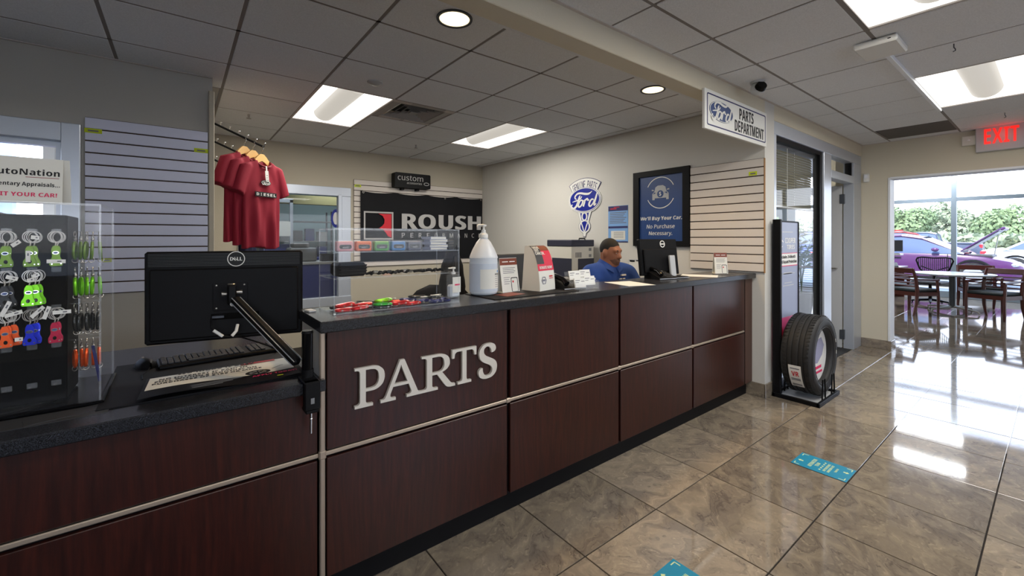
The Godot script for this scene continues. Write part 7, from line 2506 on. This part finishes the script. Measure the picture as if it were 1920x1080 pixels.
	for k in 5:
		var a := TAU * k / 5.0
		add(o, "base_leg", MB.new().tube([Vector3(0, 0.1, 0), Vector3(cos(a) * 0.31, 0.065, sin(a) * 0.31)], [0.028, 0.015], 8).torus(Vector3(cos(a) * 0.31, 0.03, sin(a) * 0.31), Vector3(-sin(a), 0, cos(a)), 0.02, 0.01, 12, 6), M.black)
	# lounge chair at the right edge
	var l := T("lounge_chair", "blue grey leather tub chair at the right edge, by the showroom window", "chair", Vector3(12.7, 0, 0.0), -70)
	var rows := []
	for j in 8:
		var v := j / 7.0
		var r := PackedVector3Array()
		for i in 15:
			var a := lerpf(-0.1, PI + 0.1, i / 14.0)
			var rad := lerpf(0.32, 0.4, v)
			r.append(Vector3(cos(a) * rad, lerpf(0.16, 0.6 + 0.26 * pow(sin(clampf(a, 0, PI)), 1.5), v), -sin(a) * rad + 0.05))
		rows.append(r)
	var tb := MB.new().grid(rows)
	var inn := []
	for r in rows:
		var q := PackedVector3Array()
		for p in r: q.append(Vector3(p.x * 0.82, p.y, (p.z - 0.05) * 0.82 + 0.05))
		q.reverse()
		inn.append(q)
	tb.grid(inn)
	var top := PackedVector3Array()
	var ti: PackedVector3Array = inn[7].duplicate()
	ti.reverse()
	tb.grid([rows[7], ti])
	add(l, "shell", tb, M.leather)
	add(l, "seat_cushion", MB.new().bx(-0.28, 0.28, 0.24, 0.42, -0.28, 0.34, 0.05), M.leather)
	for s in [-1.0, 1.0]:
		add(l, "leg", MB.new().cyl(Vector3(s * 0.24, 0, -0.26), Vector3(s * 0.22, 0.18, -0.22), 0.016, 0.026, 8), M.black)
		add(l, "leg", MB.new().cyl(Vector3(s * 0.24, 0, 0.26), Vector3(s * 0.22, 0.25, 0.24), 0.016, 0.026, 8), M.black)
	# sales desk at the left of the opening
	var d := T("sales_desk", "dark wood sales desk with a raised pale ledge, just inside the opening", "desk", Vector3(13.0, 0, -2.42))
	add(d, "desk_top", MB.new().bx(-0.5, 0.9, 0.72, 0.75, -0.6, 0.16, 0.004), M.wood_red)
	add(d, "end_panel", MB.new().bx(-0.5, -0.46, 0, 0.72, -0.6, 0.1).bx(0.84, 0.88, 0, 0.72, -0.6, 0.1).bx(-0.46, 0.84, 0.2, 0.72, -0.06, -0.03), M.wood_red)
	add(d, "ledge", MB.new().bx(-0.62, -0.3, 1.04, 1.075, -0.6, 0.28, 0.004), M.white)
	add(d, "ledge_panel", MB.new().bx(-0.56, -0.51, 0, 1.04, -0.58, 0.1), M.alu)
	var mn := T("monitor", "dark monitor on the sales desk, seen just inside the opening", "monitor", Vector3(12.54, 1.075, -2.32), -60)
	add(mn, "housing", MB.new().bx(-0.2, 0.2, 0.05, 0.3, -0.02, 0.02, 0.006), M.charcoal)
	add(mn, "stand", MB.new().bx(-0.03, 0.03, 0.0, 0.2, -0.04, -0.02).bx(-0.12, 0.12, 0.0, 0.012, -0.1, 0.08, 0.003), M.black)
	var ph := T("desk_phone", "dark desk phone on the sales desk by the opening", "phone", Vector3(12.95, 0.75, -2.37), -70)
	add(ph, "body", MB.new().at(Vector3(0, 0.05, 0), Vector3(28, 0, 0)).bx(-0.09, 0.09, -0.02, 0.02, -0.1, 0.1, 0.008), M.charcoal)
	add(ph, "handset", MB.new().tube([Vector3(-0.07, 0.11, -0.09), Vector3(-0.07, 0.12, 0), Vector3(-0.07, 0.06, 0.09)], 0.02, 8), M.black)
	add(ph, "foot", MB.new().bx(-0.08, 0.08, 0, 0.03, -0.09, 0.09, 0.004), M.black)
	one("desk_papers", "white papers on the sales desk by the phone", "paper", MB.new().bx(-0.14, 0.14, 0, 0.003, -0.1, 0.1), M.paper, Vector3(13.3, 0.75, -2.38), 15)


# ------------------------------------------------------------------ outside
func make_car(nm: String, label: String, paint: Material, pos: Vector3, ry: float, kind: int, hood_up: bool) -> void:
	var t := T(nm, label, "car", pos, ry, "")        # nose towards +x
	t.scale = Vector3.ONE * [1.1, 1.05, 1.05][kind]
	var hh: float = [0.0, 0.24, 0.3][kind]
	# stations along the car: x, top of body side, half width, bottom
	var st := [[-2.3, 0.62, 0.62, 0.42], [-2.25, 0.86, 0.76, 0.3], [-2.0, 0.93, 0.84, 0.22], [-1.3, 0.95, 0.89, 0.2], [-0.4, 0.93, 0.9, 0.2], [0.5, 0.91, 0.9, 0.2], [1.0, 0.89, 0.9, 0.2], [1.6, 0.82, 0.87, 0.22], [2.05, 0.72, 0.78, 0.24], [2.25, 0.6, 0.64, 0.28], [2.3, 0.48, 0.55, 0.34]]
	var rows := []
	for q in st:
		var yt: float = q[1] + hh * 0.7
		var w: float = q[2]
		var yb: float = q[3] + hh * 0.4
		var r := PackedVector3Array([Vector3(q[0], yb, -w * 0.82), Vector3(q[0], yb + 0.06, -w * 0.98), Vector3(q[0], (yb + yt) * 0.5, -w), Vector3(q[0], yt - 0.1, -w * 0.985), Vector3(q[0], yt, -w * 0.93), Vector3(q[0], yt + 0.03, -w * 0.5), Vector3(q[0], yt + 0.04, 0), Vector3(q[0], yt + 0.03, w * 0.5), Vector3(q[0], yt, w * 0.93), Vector3(q[0], yt - 0.1, w * 0.985), Vector3(q[0], (yb + yt) * 0.5, w), Vector3(q[0], yb + 0.06, w * 0.98), Vector3(q[0], yb, w * 0.82)])
		rows.append(r)
	var mb := MB.new().grid(rows, true, true)
	mb.cap(rows[0], false)
	mb.cap(rows[-1], true)
	add(t, "body", mb, paint)
	# greenhouse
	var gs: Array = [[[-1.75, 0.0, 0.8], [-1.25, 0.32, 0.74], [-0.7, 0.46, 0.7], [0.0, 0.49, 0.69], [0.45, 0.41, 0.7], [1.25, 0.0, 0.8]], [[-2.1, 0.0, 0.8], [-2.0, 0.45, 0.74], [-0.7, 0.58, 0.72], [0.1, 0.58, 0.72], [0.5, 0.5, 0.72], [1.15, 0.0, 0.8]], [[-0.7, 0.0, 0.8], [-0.6, 0.5, 0.74], [-0.3, 0.58, 0.72], [0.1, 0.58, 0.72], [0.5, 0.5, 0.72], [1.1, 0.0, 0.8]]][kind]
	var base := 0.93 + hh * 0.7
	var gr := []
	var rf := []
	for q in gs:
		var y: float = base + q[1]
		var w: float = q[2]
		gr.append(PackedVector3Array([Vector3(q[0], base - 0.03, -0.85), Vector3(q[0], y, -w), Vector3(q[0], y, w), Vector3(q[0], base - 0.03, 0.85)]))
		rf.append(PackedVector3Array([Vector3(q[0], y - 0.03, -w - 0.012), Vector3(q[0], y + 0.012, -w + 0.03), Vector3(q[0], y + 0.03, 0), Vector3(q[0], y + 0.012, w - 0.03), Vector3(q[0], y - 0.03, w + 0.012)]))
	add(t, "windows", MB.new().grid(gr), M.car_glass)
	add(t, "roof", MB.new().grid(rf.slice(1, 5)), paint)
	mb = MB.new()
	for s in [-1.0, 1.0]:
		for i in gs.size() - 1:
			var a: Vector3 = rf[i][0] if s < 0 else rf[i][4]
			var b: Vector3 = rf[i + 1][0] if s < 0 else rf[i + 1][4]
			mb.tube([a, b], 0.035, 6)
		for x in [-0.35, 0.0]:
			if x == 0.0: continue
			mb.tube([Vector3(x, base - 0.02, s * 0.86), Vector3(x + 0.03, base + 0.44, s * 0.715)], 0.04, 6)
	add(t, "pillar", mb, paint)
	for x in [-1.45, 1.42]:
		for s in [-1.0, 1.0]:
			var wh := add(t, "wheel", MB.new().at(Vector3(x, 0.34, s * 0.8), Vector3(90, 0, 0)).lathe([Vector2(0.2, -0.1), Vector2(0.32, -0.1), Vector2(0.34, -0.07), Vector2(0.34, 0.07), Vector2(0.32, 0.1), Vector2(0.2, 0.1)], 28).at(Vector3.ZERO), M.rubber)
			var rm := MB.new().at(Vector3(x, 0.34, s * 0.88), Vector3(90, 0, 0))
			rm.lathe([Vector2(0.0, -0.03), Vector2(0.2, -0.025), Vector2(0.22, 0.0), Vector2(0.2, 0.025), Vector2(0.0, 0.03)], 20)
			add(wh, "rim", rm, M.alu)
			add(t, "wheel_arch", MB.new().torus(Vector3(x, 0.36, s * 0.872), Vector3.BACK, 0.37, 0.035, 26, 6), M.black)
	for s in [-1.0, 1.0]:
		add(t, "mirror", MB.new().at(Vector3(0.72, base + 0.08, s * 0.95)).ball(Vector3.ZERO, Vector3(0.08, 0.055, 0.06), 10, 8).at(Vector3.ZERO), paint)
		add(t, "headlight", MB.new().at(Vector3(2.02, 0.63 + hh * 0.6, s * 0.62), Vector3(0, s * -30, 0)).ball(Vector3.ZERO, Vector3(0.2, 0.07, 0.1), 12, 8).at(Vector3.ZERO), M.chrome)
		add(t, "tail_light", MB.new().at(Vector3(-2.2, 0.8 + hh * 0.7, s * 0.68)).bx(-0.06, 0.1, -0.1, 0.08, -0.1, 0.1, 0.02).at(Vector3.ZERO), M.red)
	add(t, "sill", MB.new().bx(-1.0, 1.0, 0.2 + hh * 0.4, 0.28 + hh * 0.4, -0.9, 0.9, 0.01), M.black)
	var dl := MB.new()
	for s in [-1.0, 1.0]:
		for x in [-0.35, 0.95]:
			dl.bx(x, x + 0.012, 0.35, 0.9, s * 0.895, s * 0.903)
		dl.bx(-0.15, 0.02, 0.76 + hh * 0.7, 0.79 + hh * 0.7, s * 0.9, s * 0.92)
	add(t, "door_seam", dl, M.black)
	if hood_up:
		var hd := MB.new()
		hd.x = Transform3D(Basis.from_euler(Vector3(0, 0, deg_to_rad(40))), Vector3(1.18, 0.97 + hh * 0.7, 0))
		hd.bx(0.0, 0.92, -0.015, 0.015, -0.74, 0.74, 0.01)
		hd.bx(0.9, 1.0, -0.05, 0.012, -0.66, 0.66, 0.02)
		add(t, "open_hood", hd, paint)
		var un := MB.new()
		un.x = hd.x
		un.bx(0.12, 0.86, -0.03, -0.016, -0.6, 0.6)
		add(t, "hood_underside", un, M.dark_car)
		add(t, "prop_rod", MB.new().cyl(Vector3(1.7, 0.85, -0.6), Vector3(1.78, 1.45, -0.6), 0.012, 0.012, 6), M.steel)
		add(t, "engine_bay", MB.new().bx(1.2, 1.75, 0.8, 0.88, -0.62, 0.62, 0.02), M.charcoal)
	if kind == 2:
		add(t, "bed_rail", MB.new().bx(-2.2, -0.7, 1.1, 1.17, -0.9, -0.84, 0.01).bx(-2.2, -0.7, 1.1, 1.17, 0.84, 0.9, 0.01), paint)
	if kind == 1:
		add(t, "roof_rack", MB.new().bx(-1.8, 0.1, base + 0.62, base + 0.66, -0.66, -0.62).bx(-1.8, 0.1, base + 0.62, base + 0.66, 0.62, 0.66).bx(-1.2, -1.15, base + 0.62, base + 0.66, -0.64, 0.64).bx(-0.2, -0.15, base + 0.62, base + 0.66, -0.64, 0.64), paint)


func tree(label: String, pos: Vector3, h: float, r: float, m: Material, sd: int) -> void:
	var t := T("tree", label, "tree", pos, 0, "trees beyond the car lot")
	var g := RandomNumberGenerator.new()
	g.seed = sd
	add(t, "trunk", MB.new().cyl(Vector3.ZERO, Vector3(0, h * 0.6, 0), 0.16, 0.08, 8), M.bark)
	var mb := MB.new()
	for b in 9:
		var c := Vector3(g.randf_range(-0.6, 0.6) * r, h * g.randf_range(0.35, 0.85), g.randf_range(-0.6, 0.6) * r)
		var br := r * g.randf_range(0.35, 0.6)
		for i in 420:
			var d := Vector3(g.randfn(), g.randfn(), g.randfn()).normalized()
			var p := c + d * br * g.randf_range(0.75, 1.05)
			var u := d.cross(Vector3(g.randfn(), g.randfn(), g.randfn())).normalized() * g.randf_range(0.07, 0.15)
			var v := d.cross(u).normalized() * g.randf_range(0.06, 0.12) + d * g.randf_range(-0.1, 0.1)
			mb.quad(p - u - v, p + u - v, p + u + v, p - u + v)
	add(t, "foliage", mb, m)


func outside() -> void:
	S("ground", MB.new().bx(-30, 120, -0.5, -0.03, -90, 60), M.asphalt)
	S("walkway", MB.new().bx(X2 + 0.15, X2 + 1.9, -0.3, -0.005, -9, 6), M.concrete)
	make_car("car", "purple hatchback with its hood propped open, parked outside the showroom window", M.purple, Vector3(18.9, -0.03, -3.1), -90, 0, true)
	make_car("car", "red utility vehicle parked beyond the purple car", M.red_car, Vector3(26.5, -0.03, -4.6), -78, 1, false)
	make_car("car", "dark pickup truck parked behind the open hood of the purple car", M.dark_car, Vector3(34.0, -0.03, -4.9), 92, 2, false)
	make_car("car", "white car far out in the lot near the right edge", M.white_car, Vector3(25.0, -0.03, 0.6), -90, 0, false)
	make_car("car", "dark blue car seen through the glass office", M.blue_car, Vector3(30.0, -0.03, -8.4), -80, 1, false)
	make_car("car", "pale car seen through the glass office, beside the dark blue one", M.white_car, Vector3(23.5, -0.03, -10.9), -84, 0, false)
	var g := RandomNumberGenerator.new()
	g.seed = 5
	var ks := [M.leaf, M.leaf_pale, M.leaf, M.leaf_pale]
	var nm := ["leftmost", "second from the left", "third from the left", "fourth from the left", "middle", "fourth from the right", "third from the right", "second from the right", "rightmost"]
	for i in 9:
		var a := lerpf(-0.37, 0.05, i / 8.0)
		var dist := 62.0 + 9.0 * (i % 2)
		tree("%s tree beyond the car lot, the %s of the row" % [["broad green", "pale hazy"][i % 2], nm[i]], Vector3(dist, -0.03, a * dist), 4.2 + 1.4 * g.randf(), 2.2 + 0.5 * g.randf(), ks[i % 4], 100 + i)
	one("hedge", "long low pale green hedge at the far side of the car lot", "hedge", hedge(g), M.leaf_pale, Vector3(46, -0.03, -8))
	for q in [[29.0, -5.4, "first"], [34.0, -9.6, "second"], [36.0, -11.4, "third"], [28.0, -0.75, "fourth"], [27.4, -0.4, "fifth"], [40.0, -12.0, "sixth"], [22.0, -4.2, "seventh"]]:
		one("light_pole", "white light pole in the car lot, %s of the row" % q[2], "pole", MB.new().cyl(Vector3.ZERO, Vector3(0, 9, 0), 0.1, 0.08, 10).cyl(Vector3.ZERO, Vector3(0, 0.7, 0), 0.22, 0.22, 12), M.white, Vector3(q[0], -0.03, q[1]), 0, "light poles in the lot")
	one("canopy_post", "grey square post outside the showroom window at the right edge", "post", MB.new().bx(-0.11, 0.11, 0, 4.2, -0.11, 0.11, 0.01), M.alu_dark, Vector3(17.2, -0.03, -0.3))
	# outside the left window
	one("white_pillar", "white outdoor pillar seen through the left window", "pillar", MB.new().bx(-0.05, 0.05, 0, 3.4, -0.05, 0.05, 0.01).bx(0.08, 0.12, 0, 3.4, -0.05, 0.05), M.white, Vector3(-1.05, -0.03, -6.4))
	one("added_sky_panel", "pale blue panel added beyond the left window in place of light sky", "wall", MB.new().bx(-6, -0.2, 0, 3.6, -0.1, 0.1), mat("pale_panel", rgb(196, 214, 226), 0.7), Vector3(-1.6, -0.03, -8.9))  # added panel, carries the light sky tone behind the window
	make_car("car", "red car parked outside the left window, only its top showing", M.red_car, Vector3(-2.2, 0.02, -7.3), 0, 1, false)


func hedge(g: RandomNumberGenerator) -> MB:
	var mb := MB.new()
	for i in 5200:
		var p := Vector3(g.randf_range(-0.9, 0.9), g.randf() * 1.7, g.randf_range(-16, 11))
		var u := Vector3(g.randfn(), g.randfn(), g.randfn()).normalized() * 0.2
		var v := u.cross(Vector3(g.randfn(), g.randfn(), g.randfn())).normalized() * 0.15
		mb.quad(p - u - v, p + u - v, p + u + v, p - u + v)
	return mb
